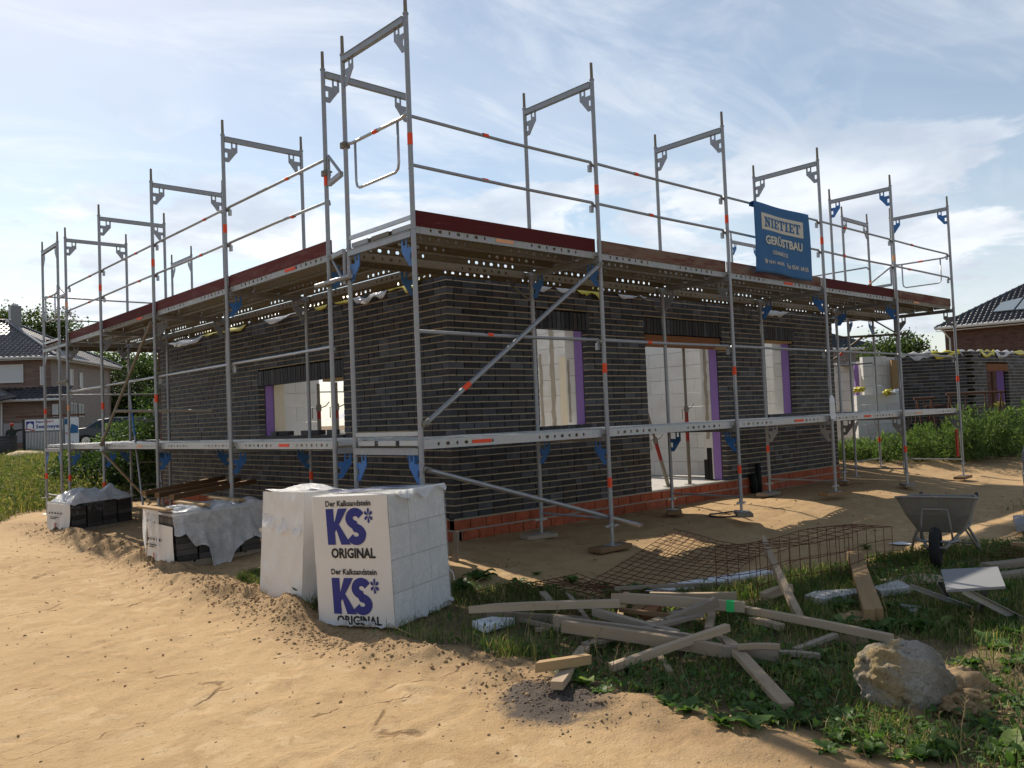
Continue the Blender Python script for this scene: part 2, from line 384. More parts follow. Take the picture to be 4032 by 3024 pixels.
def wood(name, col, dark, gr=1.0, wet=None):
    n = NT(name); g = n.noise(7*gr, 6, 0.65, 0.8, sc=(0.35, 6, 6)); g2 = n.noise(2.5, 4, 0.6)
    c = n.mix(g, dark, col); c = n.mix(n.ramp(g2, 0.4, 0.75), c, k_(col, 0.72)); c = n.mix(n.rnd(), c, n.mix(1.0, c, (0.72, 0.70, 0.68), 'MULTIPLY'))
    # knots
    kn = n.vor(2.3, sc=(0.55, 3, 3)); c = n.mix(n.ramp(kn, 0.05, 0.0), c, k_(dark, 0.45))
    return n.done(n.bsdf(c, 0.85, 0, 0.2, n.bump(g, 0.25, 0.004)))
M['timber'] = wood('grey_timber', (0.57, 0.445, 0.315), (0.34, 0.25, 0.165))
M['timber_fresh'] = wood('fresh_timber', (0.52, 0.36, 0.19), (0.34, 0.21, 0.10))
M['timber_brown'] = wood('brown_timber', (0.34, 0.215, 0.115), (0.20, 0.12, 0.06))
M['timber_red'] = wood('formwork_timber', (0.33, 0.15, 0.07), (0.20, 0.085, 0.04))
M['timber_grey'] = wood('weathered_timber', (0.44, 0.365, 0.285), (0.26, 0.205, 0.15))
def toe(name, a, b, w0, w1):
    n = NT(name); wear = n.ramp(n.noise(3.2, 8, 0.72, 0.6, sc=(0.5, 3, 3)), w0, w1)
    c = n.mix(n.noise(6, 5, 0.6, sc=(0.4, 3, 3)), a, k_(a, 0.65)); c = n.mix(wear, c, b)
    c = n.mix(n.ramp(n.noise(14, 4, 0.7, sc=(0.2, 5, 5)), 0.62, 0.72), c, (0.07, 0.045, 0.035))
    return n.done(n.bsdf(c, 0.8, 0, 0.2, n.bump(n.noise(22, 4, 0.6, sc=(0.3, 4, 4)), 0.3, 0.003)))
M['toe_red'] = toe('dark_red_board', (0.105, 0.015, 0.015), (0.17, 0.07, 0.055), 0.58, 0.82)
M['toe_worn'] = toe('worn_red_board', (0.15, 0.036, 0.026), (0.20, 0.135, 0.095), 0.36, 0.62)
M['toe_pink'] = toe('faded_red_board', (0.145, 0.034, 0.031), (0.17, 0.085, 0.072), 0.45, 0.7)

def galv(name, base, dirt, metal=0.55, rough=0.45):
    n = NT(name); f = n.noise(9, 6, 0.65, 0.3); c = n.mix(f, k_(base, 0.72), k_(base, 1.15))
    sp = n.vor(38, 'F1', out='Color'); c = n.mix(0.18, c, sp, 'MULTIPLY')
    st = n.ramp(n.noise(5, 7, 0.7, 0.6, sc=(3, 3, 0.6)), 0.55, 0.75); c = n.mix(n.math('MULTIPLY', st, 0.7), c, dirt)
    c = n.mix(n.math('MULTIPLY', n.rnd(), 0.5), c, k_(base, 0.78))
    sp2 = n.ramp(n.noise(26, 3, 0.5), 0.70, 0.74); c = n.mix(n.math('MULTIPLY', sp2, 0.7), c, (0.45, 0.43, 0.40))
    return n.done(n.bsdf(c, n.ramp(f, 0.2, 0.8, rough - 0.1, rough + 0.15), metal, 0.4, n.bump(f, 0.08, 0.003)))
M['steel'] = galv('galvanised_steel', (0.36, 0.365, 0.375), (0.22, 0.20, 0.17))
M['steel_new'] = galv('bright_galvanised_steel', (0.50, 0.51, 0.52), (0.34, 0.33, 0.31), 0.65, 0.38)
M['steel_deck'] = galv('deck_steel', (0.40, 0.40, 0.39), (0.20, 0.15, 0.10), 0.45, 0.5)
M['steel_dirty'] = galv('mortar_stained_steel', (0.25, 0.225, 0.18), (0.17, 0.12, 0.075), 0.2, 0.65)
M['barrow'] = galv('cement_stained_tray', (0.30, 0.275, 0.24), (0.16, 0.125, 0.095), 0.10, 0.75)

def brick_mat(name, stops, rough=0.6, spec=0.35, drips=False):
    n = NT(name); c = n.cramp(n.rnd(), stops)
    f = n.noise(11, 6, 0.65, 0.2); c = n.mix(1.0, c, n.cramp(f, [(0.25, (0.62,)*3), (0.75, (1.3,)*3)]), 'MULTIPLY')
    sm = n.ramp(n.noise(16, 5, 0.7, 0.5), 0.60, 0.78); c = n.mix(n.math('MULTIPLY', sm, 0.22), c, (0.30, 0.27, 0.22))
    if drips:
        dr = n.ramp(n.noise(9, 4, 0.6, sc=(7, 7, 0.5)), 0.63, 0.68); c = n.mix(dr, c, (0.02, 0.012, 0.010))
        wh = n.ramp(n.noise(8, 4, 0.6, sc=(6, 6, 0.7)), 0.70, 0.76); c = n.mix(n.math('MULTIPLY', wh, 0.6), c, (0.45, 0.38, 0.30))
    return n.done(n.bsdf(c, rough, 0, spec, n.bump(n.noise(70, 5, 0.6), 0.25, 0.003)))
DARK = [(0.0, (0.014, 0.014, 0.017)), (0.25, (0.027, 0.029, 0.035)), (0.5, (0.045, 0.049, 0.060)), (0.70, (0.028, 0.027, 0.028)), (0.85, (0.044, 0.034, 0.031)), (0.92, (0.065, 0.071, 0.085)), (1.0, (0.085, 0.092, 0.107))]
M['brick'] = brick_mat('dark_facing_brick', DARK)
M['brick_pal'] = brick_mat('wrapped_dark_brick', [(0, (0.030, 0.028, 0.027)), (0.5, (0.062, 0.056, 0.052)), (1, (0.095, 0.088, 0.084))], 0.4, 0.45)
M['brick_sold'] = brick_mat('dark_soldier_brick', DARK)
M['brick_red'] = brick_mat('red_plinth_brick', [(0, (0.30, 0.075, 0.035)), (0.5, (0.40, 0.10, 0.045)), (1, (0.34, 0.105, 0.06))], 0.75, 0.2, True)
M['mortar'] = plain('sandy_mortar', (0.40, 0.325, 0.22), 0.95, 0.25, 14, bump=0.7, bs=45, bd=0.008)
M['mortar_grey'] = plain('grey_mortar', (0.33, 0.31, 0.27), 0.95, 0.25, 12, bump=0.7, bs=40, bd=0.008)
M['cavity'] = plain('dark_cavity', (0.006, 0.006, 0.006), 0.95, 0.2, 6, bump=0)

def housebrick(name, cols, mortar):
    n = NT(name); tc = n.N.new('ShaderNodeTexCoord'); g = n.N.new('ShaderNodeNewGeometry')
    sp = n.N.new('ShaderNodeSeparateXYZ'); n.L.new(tc.outputs['Object'], sp.inputs[0])
    u = n.math('ADD', sp.outputs[0], sp.outputs[1]); cb = n.N.new('ShaderNodeCombineXYZ'); n.L.new(u, cb.inputs[0]); n.L.new(sp.outputs[2], cb.inputs[1])
    b = n.N.new('ShaderNodeTexBrick'); n.L.new(cb.outputs[0], b.inputs['Vector']); b.inputs['Scale'].default_value = 1.0
    b.inputs['Brick Width'].default_value = 0.25; b.inputs['Row Height'].default_value = 0.0833; b.inputs['Mortar Size'].default_value = 0.006
    b.inputs['Color1'].default_value = cols[0] + (1,); b.inputs['Color2'].default_value = cols[1] + (1,); b.inputs['Mortar'].default_value = mortar + (1,)
    f = n.noise(2.2, 6, 0.65, vec=cb.outputs[0], sc=(1.2, 4, 1)); c = n.mix(n.ramp(f, 0.35, 0.7), b.outputs['Color'], cols[2])
    c = n.mix(0.5, c, n.noise(4.0, 3, 0.6, vec=cb.outputs[0], sc=(4, 12, 1)), 'OVERLAY')
    return n.done(n.bsdf(c, 0.85, 0, 0.2))
M['house_brick'] = housebrick('mottled_house_brick', ((0.19, 0.115, 0.085), (0.25, 0.17, 0.13), (0.13, 0.095, 0.085)), (0.24, 0.21, 0.18))
M['house_brick_grey'] = housebrick('grey_house_brick', ((0.24, 0.21, 0.19), (0.29, 0.25, 0.22), (0.22, 0.19, 0.175)), (0.27, 0.24, 0.21))
M['house_brick_brown'] = housebrick('brown_house_brick', ((0.115, 0.062, 0.048), (0.15, 0.085, 0.062), (0.075, 0.045, 0.04)), (0.13, 0.10, 0.09))
M['tile'] = plain('glazed_roof_tile', (0.030, 0.030, 0.034), 0.24, 0.2, 4, spec=0.6, bump=0, rand=0.4)
M['tile_red'] = plain('glazed_brown_tile', (0.085, 0.075, 0.072), 0.42, 0.2, 4, spec=1.0, bump=0, rand=0.4)

def film(name, dens, col=(0.93, 0.93, 0.93), rough=0.14, tlf=0.45):
    n = NT(name); f = n.noise(7, 6, 0.65, 1.2); nb = n.bump(n.noise(8, 6, 0.62, 1.8), 0.9, 0.03); nb = n.bump(n.noise(30, 5, 0.6, 1.2), 0.5, 0.008, nb)
    p = n.bsdf(col, rough, 0, 0.5, nb)
    tl = n.N.new('ShaderNodeBsdfTranslucent'); tl.inputs['Color'].default_value = col + (1,)
    mx0 = n.N.new('ShaderNodeMixShader'); mx0.inputs[0].default_value = tlf; n.L.new(p, mx0.inputs[1]); n.L.new(tl.outputs[0], mx0.inputs[2])
    tr = n.N.new('ShaderNodeBsdfTransparent'); mx = n.N.new('ShaderNodeMixShader')
    lw = n.N.new('ShaderNodeLayerWeight'); lw.inputs['Blend'].default_value = 0.5; n.L.new(nb, lw.inputs['Normal'])
    al = n.math('ADD', n.ramp(f, 0.25, 0.75, dens - 0.22, min(1.0, dens + 0.08)), n.math('MULTIPLY', lw.outputs['Facing'], 0.45), True); n.L.new(al, mx.inputs[0]); n.L.new(tr.outputs[0], mx.inputs[1]); n.L.new(mx0.outputs[0], mx.inputs[2])
    return n.done(mx.outputs[0])
M['film'] = film('white_polythene', 0.80)
M['film_thin'] = film('thin_polythene', 0.62, tlf=0.15)
M['film_clear'] = film('clear_wrap', 0.10, (0.85, 0.85, 0.85), 0.2)
M['film_white'] = plain('white_printed_film', (0.68, 0.655, 0.62), 0.36, 0.05, 4, spec=0.5, bump=0.35, bs=9, bd=0.012)

def leafm(name, stops, trans=0.35, rough=0.62):
    n = NT(name); c = n.cramp(n.rnd(), stops); c = n.mix(1.0, c, n.cramp(n.noise(3, 3, 0.6), [(0.2, (0.75,)*3), (0.8, (1.2,)*3)]), 'MULTIPLY')
    p = n.bsdf(c, rough, 0, 0.2); tl = n.N.new('ShaderNodeBsdfTranslucent'); n.L.new(n.mix(1.0, c, (1.25, 1.35, 0.7), 'MULTIPLY'), tl.inputs['Color'])
    mx = n.N.new('ShaderNodeMixShader'); mx.inputs[0].default_value = trans; n.L.new(p, mx.inputs[1]); n.L.new(tl.outputs[0], mx.inputs[2]); return n.done(mx.outputs[0])
M['grass'] = leafm('grass_blades', [(0, (0.050, 0.090, 0.024)), (0.4, (0.095, 0.155, 0.040)), (0.68, (0.15, 0.20, 0.062)), (0.82, (0.26, 0.22, 0.10)), (1, (0.40, 0.32, 0.17))], 0.45)
M['straw'] = leafm('dry_straw', [(0, (0.22, 0.16, 0.08)), (1, (0.42, 0.33, 0.18))], 0.2)
M['weed'] = leafm('broad_weed_leaf', [(0, (0.050, 0.100, 0.026)), (0.5, (0.080, 0.150, 0.038)), (0.85, (0.12, 0.20, 0.055)), (1, (0.20, 0.26, 0.08))], 0.42, 0.5)
M['tall_weed'] = leafm('tall_weed_leaf', [(0, (0.065, 0.11, 0.040)), (0.5, (0.11, 0.17, 0.060)), (1, (0.18, 0.235, 0.09))], 0.5)
M['meadow'] = leafm('meadow_leaf', [(0, (0.050, 0.075, 0.022)), (0.35, (0.095, 0.130, 0.036)), (0.6, (0.16, 0.185, 0.055)), (0.8, (0.26, 0.22, 0.09)), (1, (0.33, 0.25, 0.13))], 0.4)
M['shrub'] = leafm('shrub_leaf', [(0, (0.022, 0.042, 0.014)), (0.6, (0.045, 0.080, 0.025)), (1, (0.085, 0.125, 0.040))], 0.35)
M['tree'] = leafm('tree_leaf', [(0, (0.028, 0.048, 0.016)), (0.6, (0.055, 0.088, 0.026)), (1, (0.10, 0.135, 0.042))], 0.4)
M['tree_dark'] = leafm('conifer_leaf', [(0, (0.014, 0.026, 0.010)), (0.7, (0.030, 0.045, 0.015)), (1, (0.070, 0.085, 0.025))], 0.25)
M['blossom'] = plain('white_blossom', (0.62, 0.62, 0.56), 0.8, 0.1, 5, bump=0)
M['bark'] = plain('bark', (0.085, 0.068, 0.050), 0.95, 0.3, 9, bump=0.6, bs=18, bd=0.02)

def boulder_mat():
    n = NT('sandy_stone'); f = n.noise(2.6, 8, 0.66, 0.4); c = n.mix(n.ramp(f, 0.35, 0.65), (0.37, 0.335, 0.275), (0.57, 0.525, 0.45))
    c = n.mix(n.ramp(n.noise(2.2, 5, 0.6, 0.3), 0.52, 0.62), c, (0.50, 0.37, 0.19))
    c = n.mix(n.ramp(n.noise(6.5, 7, 0.72, 0.7), 0.57, 0.66), c, (0.19, 0.145, 0.095))
    c = n.mix(n.math('MULTIPLY', n.ramp(n.noise(60, 4, 0.7), 0.45, 0.7), 0.5), c, (0.24, 0.20, 0.15))
    nb = n.bump(n.noise(6, 8, 0.72), 0.9, 0.08); return n.done(n.bsdf(c, 0.95, 0, 0.15, n.bump(n.noise(40, 7, 0.75), 1.0, 0.03, nb)))
M['boulder'] = boulder_mat()
M['clod'] = plain('sand_clod', (0.40, 0.27, 0.145), 0.95, 0.25, 9, bump=0.8, bs=30, bd=0.01, rand=0.35)
M['clod_dark'] = plain('dark_soil_clod', (0.20, 0.155, 0.115), 0.95, 0.3, 9, bump=0.8, bs=30, bd=0.01, rand=0.4)
M['sandheap'] = plain('pale_sand', (0.55, 0.42, 0.26), 0.95, 0.15, 3, bump=0.5, bs=20, bd=0.02)

def ground_mat():
    n = NT('sandy_ground'); tc = n.N.new('ShaderNodeTexCoord'); v = tc.outputs['Object']
    at_ = n.N.new('ShaderNodeAttribute'); at_.attribute_name = 'zones'; sp = n.N.new('ShaderNodeSeparateColor'); n.L.new(at_.outputs['Color'], sp.inputs[0])
    veg, loose, dark = sp.outputs[0], sp.outputs[1], sp.outputs[2]
    big = n.noise(0.55, 5, 0.6, 0.4, vec=v); mid = n.noise(3.2, 7, 0.66, 0.6, vec=v); fine = n.noise(38, 5, 0.65, vec=v)
    c = n.mix(n.ramp(big, 0.3, 0.7), (0.455, 0.300, 0.150), (0.525, 0.358, 0.188))
    c = n.mix(n.math('MULTIPLY', n.ramp(mid, 0.45, 0.70), 0.55), c, (0.335, 0.208, 0.100))
    # pale trodden patches, the size of a foot
    wv = n.N.new('ShaderNodeVectorMath'); wv.operation = 'ADD'; n.L.new(v, wv.inputs[0]); n.L.new(n.math('MULTIPLY', n.noise(2.6, 4, 0.6, vec=v), 0.55), wv.inputs[1])
    pt = n.ramp(n.vor(2.9, 'F1', vec=wv.outputs[0], sc=(1.0, 1.55, 0.2)), 0.36, 0.29)
    pt2 = n.ramp(n.vor(4.6, 'F1', vec=wv.outputs[0], sc=(1.5, 1.0, 0.2)), 0.34, 0.27)
    pt = n.math('MAXIMUM', n.math('MULTIPLY', pt, n.ramp(n.noise(0.9, 3, 0.5, vec=v), 0.44, 0.56)), n.math('MULTIPLY', pt2, n.ramp(n.noise(1.3, 3, 0.5, vec=v), 0.50, 0.60)))
    pt = n.math('MULTIPLY', pt, n.math('SUBTRACT', 1.0, loose))
    c = n.mix(n.math('MULTIPLY', pt, 0.75), c, (0.555, 0.395, 0.222))
    # streaks left by dragging and by tyres, all along one way
    rm = n.N.new('ShaderNodeMapping'); n.L.new(v, rm.inputs[0]); rm.inputs['Rotation'].default_value = (0, 0, 0.62); rm.inputs['Scale'].default_value = (1.1, 7.0, 1)
    stk = n.noise(1.5, 7, 0.68, 0.5, vec=rm.outputs[0]); c = n.mix(n.math('MULTIPLY', n.ramp(stk, 0.54, 0.72), 0.32), c, (0.295, 0.185, 0.095))
    # a few open cracks and scars
    ck = n.vor(0.75, 'DISTANCE_TO_EDGE', vec=wv.outputs[0], sc=(0.7, 1.5, 0.1)); ckm = n.math('MULTIPLY', n.ramp(ck, 0.012, 0.0), n.ramp(n.noise(1.7, 4, 0.6, vec=v), 0.53, 0.60)); c = n.mix(n.math('MULTIPLY', ckm, 0.75), c, (0.16, 0.085, 0.035))
    # specks and damp crumbs
    c = n.mix(n.math('MULTIPLY', n.ramp(n.noise(24, 6, 0.75, 0.5, vec=v), 0.57, 0.66), 0.65), c, (0.25, 0.145, 0.068))
    c = n.mix(n.math('MULTIPLY', n.ramp(fine, 0.35, 0.8), 0.22), c, (0.55, 0.42, 0.27))
    lc = n.mix(mid, (0.385, 0.260, 0.140), (0.285, 0.182, 0.098)); c = n.mix(n.math('MULTIPLY', loose, 0.8), c, lc)
    dk = n.mix(mid, (0.15, 0.12, 0.098), (0.07, 0.056, 0.046)); c = n.mix(n.math('MULTIPLY', n.ramp(n.math('ADD', n.math('MULTIPLY', dark, 0.75), n.math('MULTIPLY', n.noise(5.5, 7, 0.7, 0.5, vec=v), 1.1)), 0.88, 1.22), n.ramp(dark, 0.02, 0.3)), c, dk)
    soil = n.mix(n.ramp(mid, 0.35, 0.65), (0.12, 0.085, 0.048), (0.24, 0.17, 0.095)); vf = n.math('MULTIPLY', veg, n.ramp(n.math('ADD', veg, n.math('MULTIPLY', mid, 0.8)), 0.55, 1.0))
    c = n.mix(vf, c, soil)
    h1 = n.bump(n.math('SUBTRACT', n.math('ADD', mid, n.math('MULTIPLY', stk, 0.3)), n.math('MULTIPLY', ckm, 0.6)), 0.55, 0.032); rg = n.math('ADD', n.math('MULTIPLY', loose, 0.35), 0.75)
    h2 = n.bump(n.math('MULTIPLY', n.noise(16, 7, 0.72, 0.3, vec=v), rg), 0.55, 0.022, h1); h3 = n.bump(n.noise(75, 5, 0.7, vec=v), 0.8, 0.010, h2)
    return n.done(n.bsdf(c, 0.95, 0, 0.12, h3))
M['ground'] = ground_mat()
# ------------------------------------------------------------------ the shell under construction
house = thing('house_shell', 'dark brick house shell without a roof, with red brick plinth and scaffolding round it', 'house', (0, 0, -0.27))
NC, CH = 36, 1/12.0
rng = random.Random(3)
R3 = lambda ex, ey: Matrix(((ex[0], ey[0], 0), (ex[1], ey[1], 0), (0, 0, 1)))
def wall_frame(kind):
    # origin, direction along the wall, inward normal
    return ((Vector((0, 0, 0)), Vector((1, 0, 0)), Vector((0, 1, 0))) if kind == 'R' else (Vector((0, 0, 0)), Vector((0, 1, 0)), Vector((1, 0, 0))))
OPEN = {'R': [(1.51, 2.52, 1.05, 2.39), (3.80, 5.85, 0.0, 2.40), (7.19, 8.22, 1.05, 2.42)], 'L': [(2.44, 5.12, 1.05, 1.89)]}
LEN = {'R': HX, 'L': HY}
bricks, soldiers, sills, plinths, blocks = [], [], [], [], []
mort = MB(); mortg = MB(); core = MB(); smear = MB()
def lay(a, b, o, e, n, zc, hgt, dep0, out, wild=True, L=0.238, gap=0.0135, depth_=0.115, first=None):
    t = a; Rm = R3(e, n)
    k = 0
    while t < b - 0.02:
        ln = L if (not wild or rng.random() > 0.24) else 0.115
        if k == 0 and first: ln = first
        k += 1
        if b - (t + ln) < 0.055: ln = b - t
        j = rng.uniform(-0.0025, 0.0035)
        c = o + e*(t + ln/2) + n*(dep0 + depth_/2 + j) + Vector((0, 0, zc + rng.uniform(-0.0012, 0.0012)))
        out.append((c, Rm, (round(ln, 3), depth_, hgt))); t += ln + gap + rng.uniform(-0.002, 0.003)
for kind in 'RL':
    o, e, n = wall_frame(kind); Ln = LEN[kind]
    for k in range(NC):
        z0 = k*CH; zc = z0 + CH/2
        own = (k % 2 == 0) if kind == 'R' else (k % 2 == 1)
        spans = [(0.0 if own else 0.126, Ln)]
        for (a, b, zb, zt) in OPEN[kind]:
            if zb - 0.03 < zc < zt + 0.245:
                nxt = []
                for (s0, s1) in spans:
                    if a > s0: nxt.append((s0, min(s1, a)))
                    if b < s1: nxt.append((max(s0, b), s1))
                spans = nxt
        for i, (s0, s1) in enumerate(spans):
            lay(s0, s1, o, e, n, zc, 0.0695, 0.0, bricks, first=(0.115 if (k//1) % 2 == 0 and i else None))
            # uneven bed joint under this course, a little proud or sunk
            t = s0
            while t < s1 - 1e-3:
                q = min(s1, t + rng.uniform(0.15, 0.5)); dp = rng.uniform(-0.003, 0.009)
                p0 = o + e*t + n*dp; p1 = o + e*q + n*0.105
                mort.mm((p0.x, p0.y, z0 - 0.0069 + rng.uniform(-.001, .001)), (p1.x, p1.y, z0 + 0.0069)); t = q
    # dark cavity skin behind the bricks, leaving the openings free
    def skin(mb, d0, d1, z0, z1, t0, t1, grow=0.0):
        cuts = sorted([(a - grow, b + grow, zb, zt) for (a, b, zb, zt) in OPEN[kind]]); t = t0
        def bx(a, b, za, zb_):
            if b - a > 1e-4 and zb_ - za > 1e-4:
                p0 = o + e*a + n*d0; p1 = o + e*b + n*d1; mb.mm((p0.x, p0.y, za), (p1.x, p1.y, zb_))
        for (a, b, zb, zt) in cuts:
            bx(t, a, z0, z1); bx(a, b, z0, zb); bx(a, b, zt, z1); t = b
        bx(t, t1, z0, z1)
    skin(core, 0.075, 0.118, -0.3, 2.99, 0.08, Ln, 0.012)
    # soldier courses and sills
    for (a, b, zb, zt) in OPEN[kind]:
        t = a - 0.02
        while t < b + 0.01:
            c = o + e*(t + 0.0355) + n*(0.0575 + rng.uniform(-0.003, 0.003)) + Vector((0, 0, zt + 0.122))
            soldiers.append((c, R3(e, n), (0.070, 0.115, 0.236))); t += 0.0833
        if zb > 0.5 and kind == 'R':
            t = a - 0.0
            tilt = Matrix.Rotation(math.radians(-9 if kind == 'R' else 9), 3, e)
            while t < b - 0.02:
                c = o + e*(t + 0.0355) + n*0.085 + Vector((0, 0, zb - 0.045 + rng.uniform(-.002, .002)))
                sills.append((c, tilt @ R3(e, n), (0.071, 0.24, 0.095))); t += 0.0825
    # red plinth bricks in two and a half visible courses
    for k in range(3):
        zc = -0.0833 - 0.0 - k*0.135 + 0.012
        lay(0.0 if (k % 2 == 0) == (kind == 'R') else 0.126, Ln, o, e, n, zc, 0.115, -0.006, plinths, wild=False, gap=0.013)
        p0 = o + n*0.004; p1 = o + e*Ln + n*0.10
        mortg.mm((p0.x, p0.y, zc + 0.054), (p1.x, p1.y, zc + 0.081)); mortg.mm((p0.x + (0.0 if kind == 'R' else .006), p0.y + (.006 if kind == 'R' else 0), zc - 0.054), (p1.x, p1.y, zc + 0.054))
pieces('brick', 'brickwork', house, bricks, M['brick'], 300)
pieces('soldier_brick', 'soldier_bricks', house, soldiers, M['brick_sold'], 300)
pieces('sill_brick', 'sill_bricks', house, sills, M['brick_sold'], 300)
pieces('plinth_brick', 'plinth_bricks', house, plinths, M['brick_red'], 300)
tag(mort.build('bed_joints', M['mortar'], house, fix=False), kind='stuff')
mortg.build('plinth_mortar', M['mortar_grey'], house, fix=False)
core.build('cavity_backing', M['cavity'], house, fix=False)
# purple insulation reveals
for kind in 'RL':
    o, e, n = wall_frame(kind)
    for (a, b, zb, zt) in OPEN[kind]:
        for s, q in ((-1, a), (1, b)):
            p0 = o + e*(q - 0.004*s) + n*0.124; p1 = o + e*(q + 0.05*s) + n*0.27
            MB().mm((p0.x, p0.y, max(zb - 0.03, 0.012)), (p1.x, p1.y, zt + 0.03)).build('insulation_strip', M['purple'], house)
# inner leaf and partitions of limestone blocks
def blockwall(p0, p1, th, z1, opens=(), z0=0.02, side=1):
    p0 = Vector((p0[0], p0[1], 0)); p1 = Vector((p1[0], p1[1], 0)); e = (p1 - p0).normalized(); n = Vector((-e.y, e.x, 0))*side; Ln = (p1 - p0).length
    k = 0; z = z0
    while z < z1 - 0.05:
        h = min(0.25, z1 - z); spans = [(0, Ln)]
        for (a, b, zb, zt) in opens:
            if zb < z + h/2 < zt:
                nxt = []
                for (s0, s1) in spans:
                    if a > s0: nxt.append((s0, min(s1, a)))
                    if b < s1: nxt.append((max(s0, b), s1))
                spans = nxt
        for (s0, s1) in spans:
            t = s0; first = True
            while t < s1 - 0.02:
                ln = 0.497 if not (first and k % 2) else 0.247
                first = False
                if s1 - (t + ln) < 0.09: ln = s1 - t
                c = p0 + e*(t + ln/2) + n*(th/2 + rng.uniform(-.002, .002)) + Vector((0, 0, z + h/2))
                blocks.append((c, R3(e, n), (round(ln - 0.004, 3), th, round(h - 0.005, 3)))); t += ln
        z += 0.25; k += 1
    s = p0 + n*0.02; q = p1 + n*(th - 0.02)
    return
D0, TH = 0.275, 0.175
blockwall((D0, D0), (HX - D0, D0), TH, 2.77, [(a - D0 - 0.0, b - D0 - 0.01, (zb if zb > .5 else -1), zt + 0.05) for (a, b, zb, zt) in OPEN['R']])
blockwall((D0, HY - D0), (D0, D0 + TH), TH, 2.77, [(HY - D0 - b + 0.0, HY - D0 - a, zb, zt + 0.05) for (a, b, zb, zt) in OPEN['L']])
blockwall((HX - D0, D0 + TH), (HX - D0, HY - D0), TH, 2.77, [(2.0, 3.2, 0.9, 2.3), (5.5, 7.2, 0.0, 2.3)])
blockwall((HX - D0 - TH, HY - D0), (D0 + TH, HY - D0), TH, 2.77, [(0.1, 1.4, 0.9, 2.4), (3.83, 6.28, 0.9, 2.4)])
blockwall((6.36, 0.46), (6.36, 4.6), 0.115, 2.77, [(2.1, 3.1, -1, 2.1)], side=-1)
blockwall((0.46, 5.16), (1.16, 5.16), 0.115, 2.77)
blockwall((3.15, 0.46), (3.15, 5.2), 0.115, 2.77, side=-1)
blockwall((3.9, 5.2), (9.28, 5.2), 0.175, 3.02, [(1.2, 2.1, -1, 2.1)])
pieces('limestone_block', 'limestone_blocks', house, blocks, M['white_block'], 300, key=lambda r: (V(r[0]) - V(CAM)).length)
# cream jamb panel, smeared mortar and slot in the reveals
MB().mm((D0 - 0.005, 5.095, 1.03), (D0 + TH + 0.004, 5.118, 1.94)).build('jamb_panel', M['cream'], house)
MB().mm((3.118, 0.98, 0.02), (3.147, 1.18, 2.12)).build('board_panel', M['cream'], house)
def smearstrip(c, e, n, w, z0, z1, seed):
    r = random.Random(seed); mb = MB(); c, e, n = V(c), V(e), V(n); z = z0; pl = pr = None; L_, R_ = [], []
    while z <= z1 + 1e-6:
        L_.append((-w*(0.35 + 0.5*r.random()), z)); R_.append((w*(0.35 + 0.5*r.random()), z)); z += (z1 - z0)/14
    poly = L_ + R_[::-1]
    mb.prism(poly, lambda a, z: c + e*a + n*0.001 + Vector((0, 0, z)), lambda a, z: c + e*a + n*0.006 + Vector((0, 0, z)))
    return mb.build('mortar_smear', M['mortar_smear'], house)
smearstrip((5.842, 0.36, 0), (0, 1, 0), (-1, 0, 0), 0.05, 0.7, 2.35, 1)
smearstrip((2.512, 0.40, 0), (0, 1, 0), (-1, 0, 0), 0.03, 1.1, 2.0, 2)
smearstrip((3.147, 1.36, 0), (0, 1, 0), (-1, 0, 0), 0.07, 0.9, 2.6, 3)
smearstrip((3.147, 1.62, 0), (0, 1, 0), (-1, 0, 0), 0.05, 0.6, 2.2, 5)
# floor slab, rear and far side skins
MB().mm((0.13, 0.118, -0.35), (HX - 0.13, HY - 0.13, -0.004)).build('floor_slab', M['concrete'], house)
MB().mm((3.80, 0.0, -0.02), (5.85, 0.13, 0.006)).build('door_threshold', M['concrete'], house)
rear = MB()
rear.mm((0.0, HY - 0.12, -0.3), (6.9 - 3.9, HY, 3.0)).mm((5.45, HY - 0.12, -0.3), (7.9, HY, 3.0)).mm((9.2, HY - 0.12, -0.3), (HX, HY, 3.0))
rear.mm((3.0, HY - 0.12, -0.3), (5.45, HY, 0.9)).mm((3.0, HY - 0.12, 2.4), (5.45, HY, 3.0)).mm((7.9, HY - 0.12, -0.3), (9.2, HY, 0.9)).mm((7.9, HY - 0.12, 2.4), (9.2, HY, 3.0))
rear.build('rear_brick_skin', M['house_brick_brown'], house)
fs = MB(); fs.mm((HX - 0.12, 0.12, -0.3), (HX, 2.3, 3.0)).mm((HX - 0.12, 2.3, -0.3), (HX, 3.6, 0.9)).mm((HX - 0.12, 2.3, 2.4), (HX, 3.6, 3.0)).mm((HX - 0.12, 3.6, -0.3), (HX, 5.8, 3.0)).mm((HX - 0.12, 5.8, 2.4), (HX, 7.6, 3.0)).mm((HX - 0.12, 7.6, -0.3), (HX, HY - 0.12, 3.0))
fs.build('side_brick_skin', M['house_brick_brown'], house)
# formwork boards under the lintels
def board(name, a, b, mat, par=house): return MB().mm(a, b).build(name, M[mat], par)
board('lintel_board', (3.82, 0.012, 2.20), (5.80, 0.05, 2.385), 'timber_red'); board('lintel_plank', (3.81, 0.055, 2.345), (5.83, 0.24, 2.388), 'timber_fresh')
board('lintel_block', (5.62, -0.03, 2.19), (5.95, 0.01, 2.26), 'timber_fresh')
board('lintel_plank', (0.02, 2.46, 1.845), (0.24, 3.05, 1.885), 'timber_fresh'); board('lintel_plank', (7.2, 0.03, 2.378), (8.2, 0.24, 2.412), 'timber_fresh')
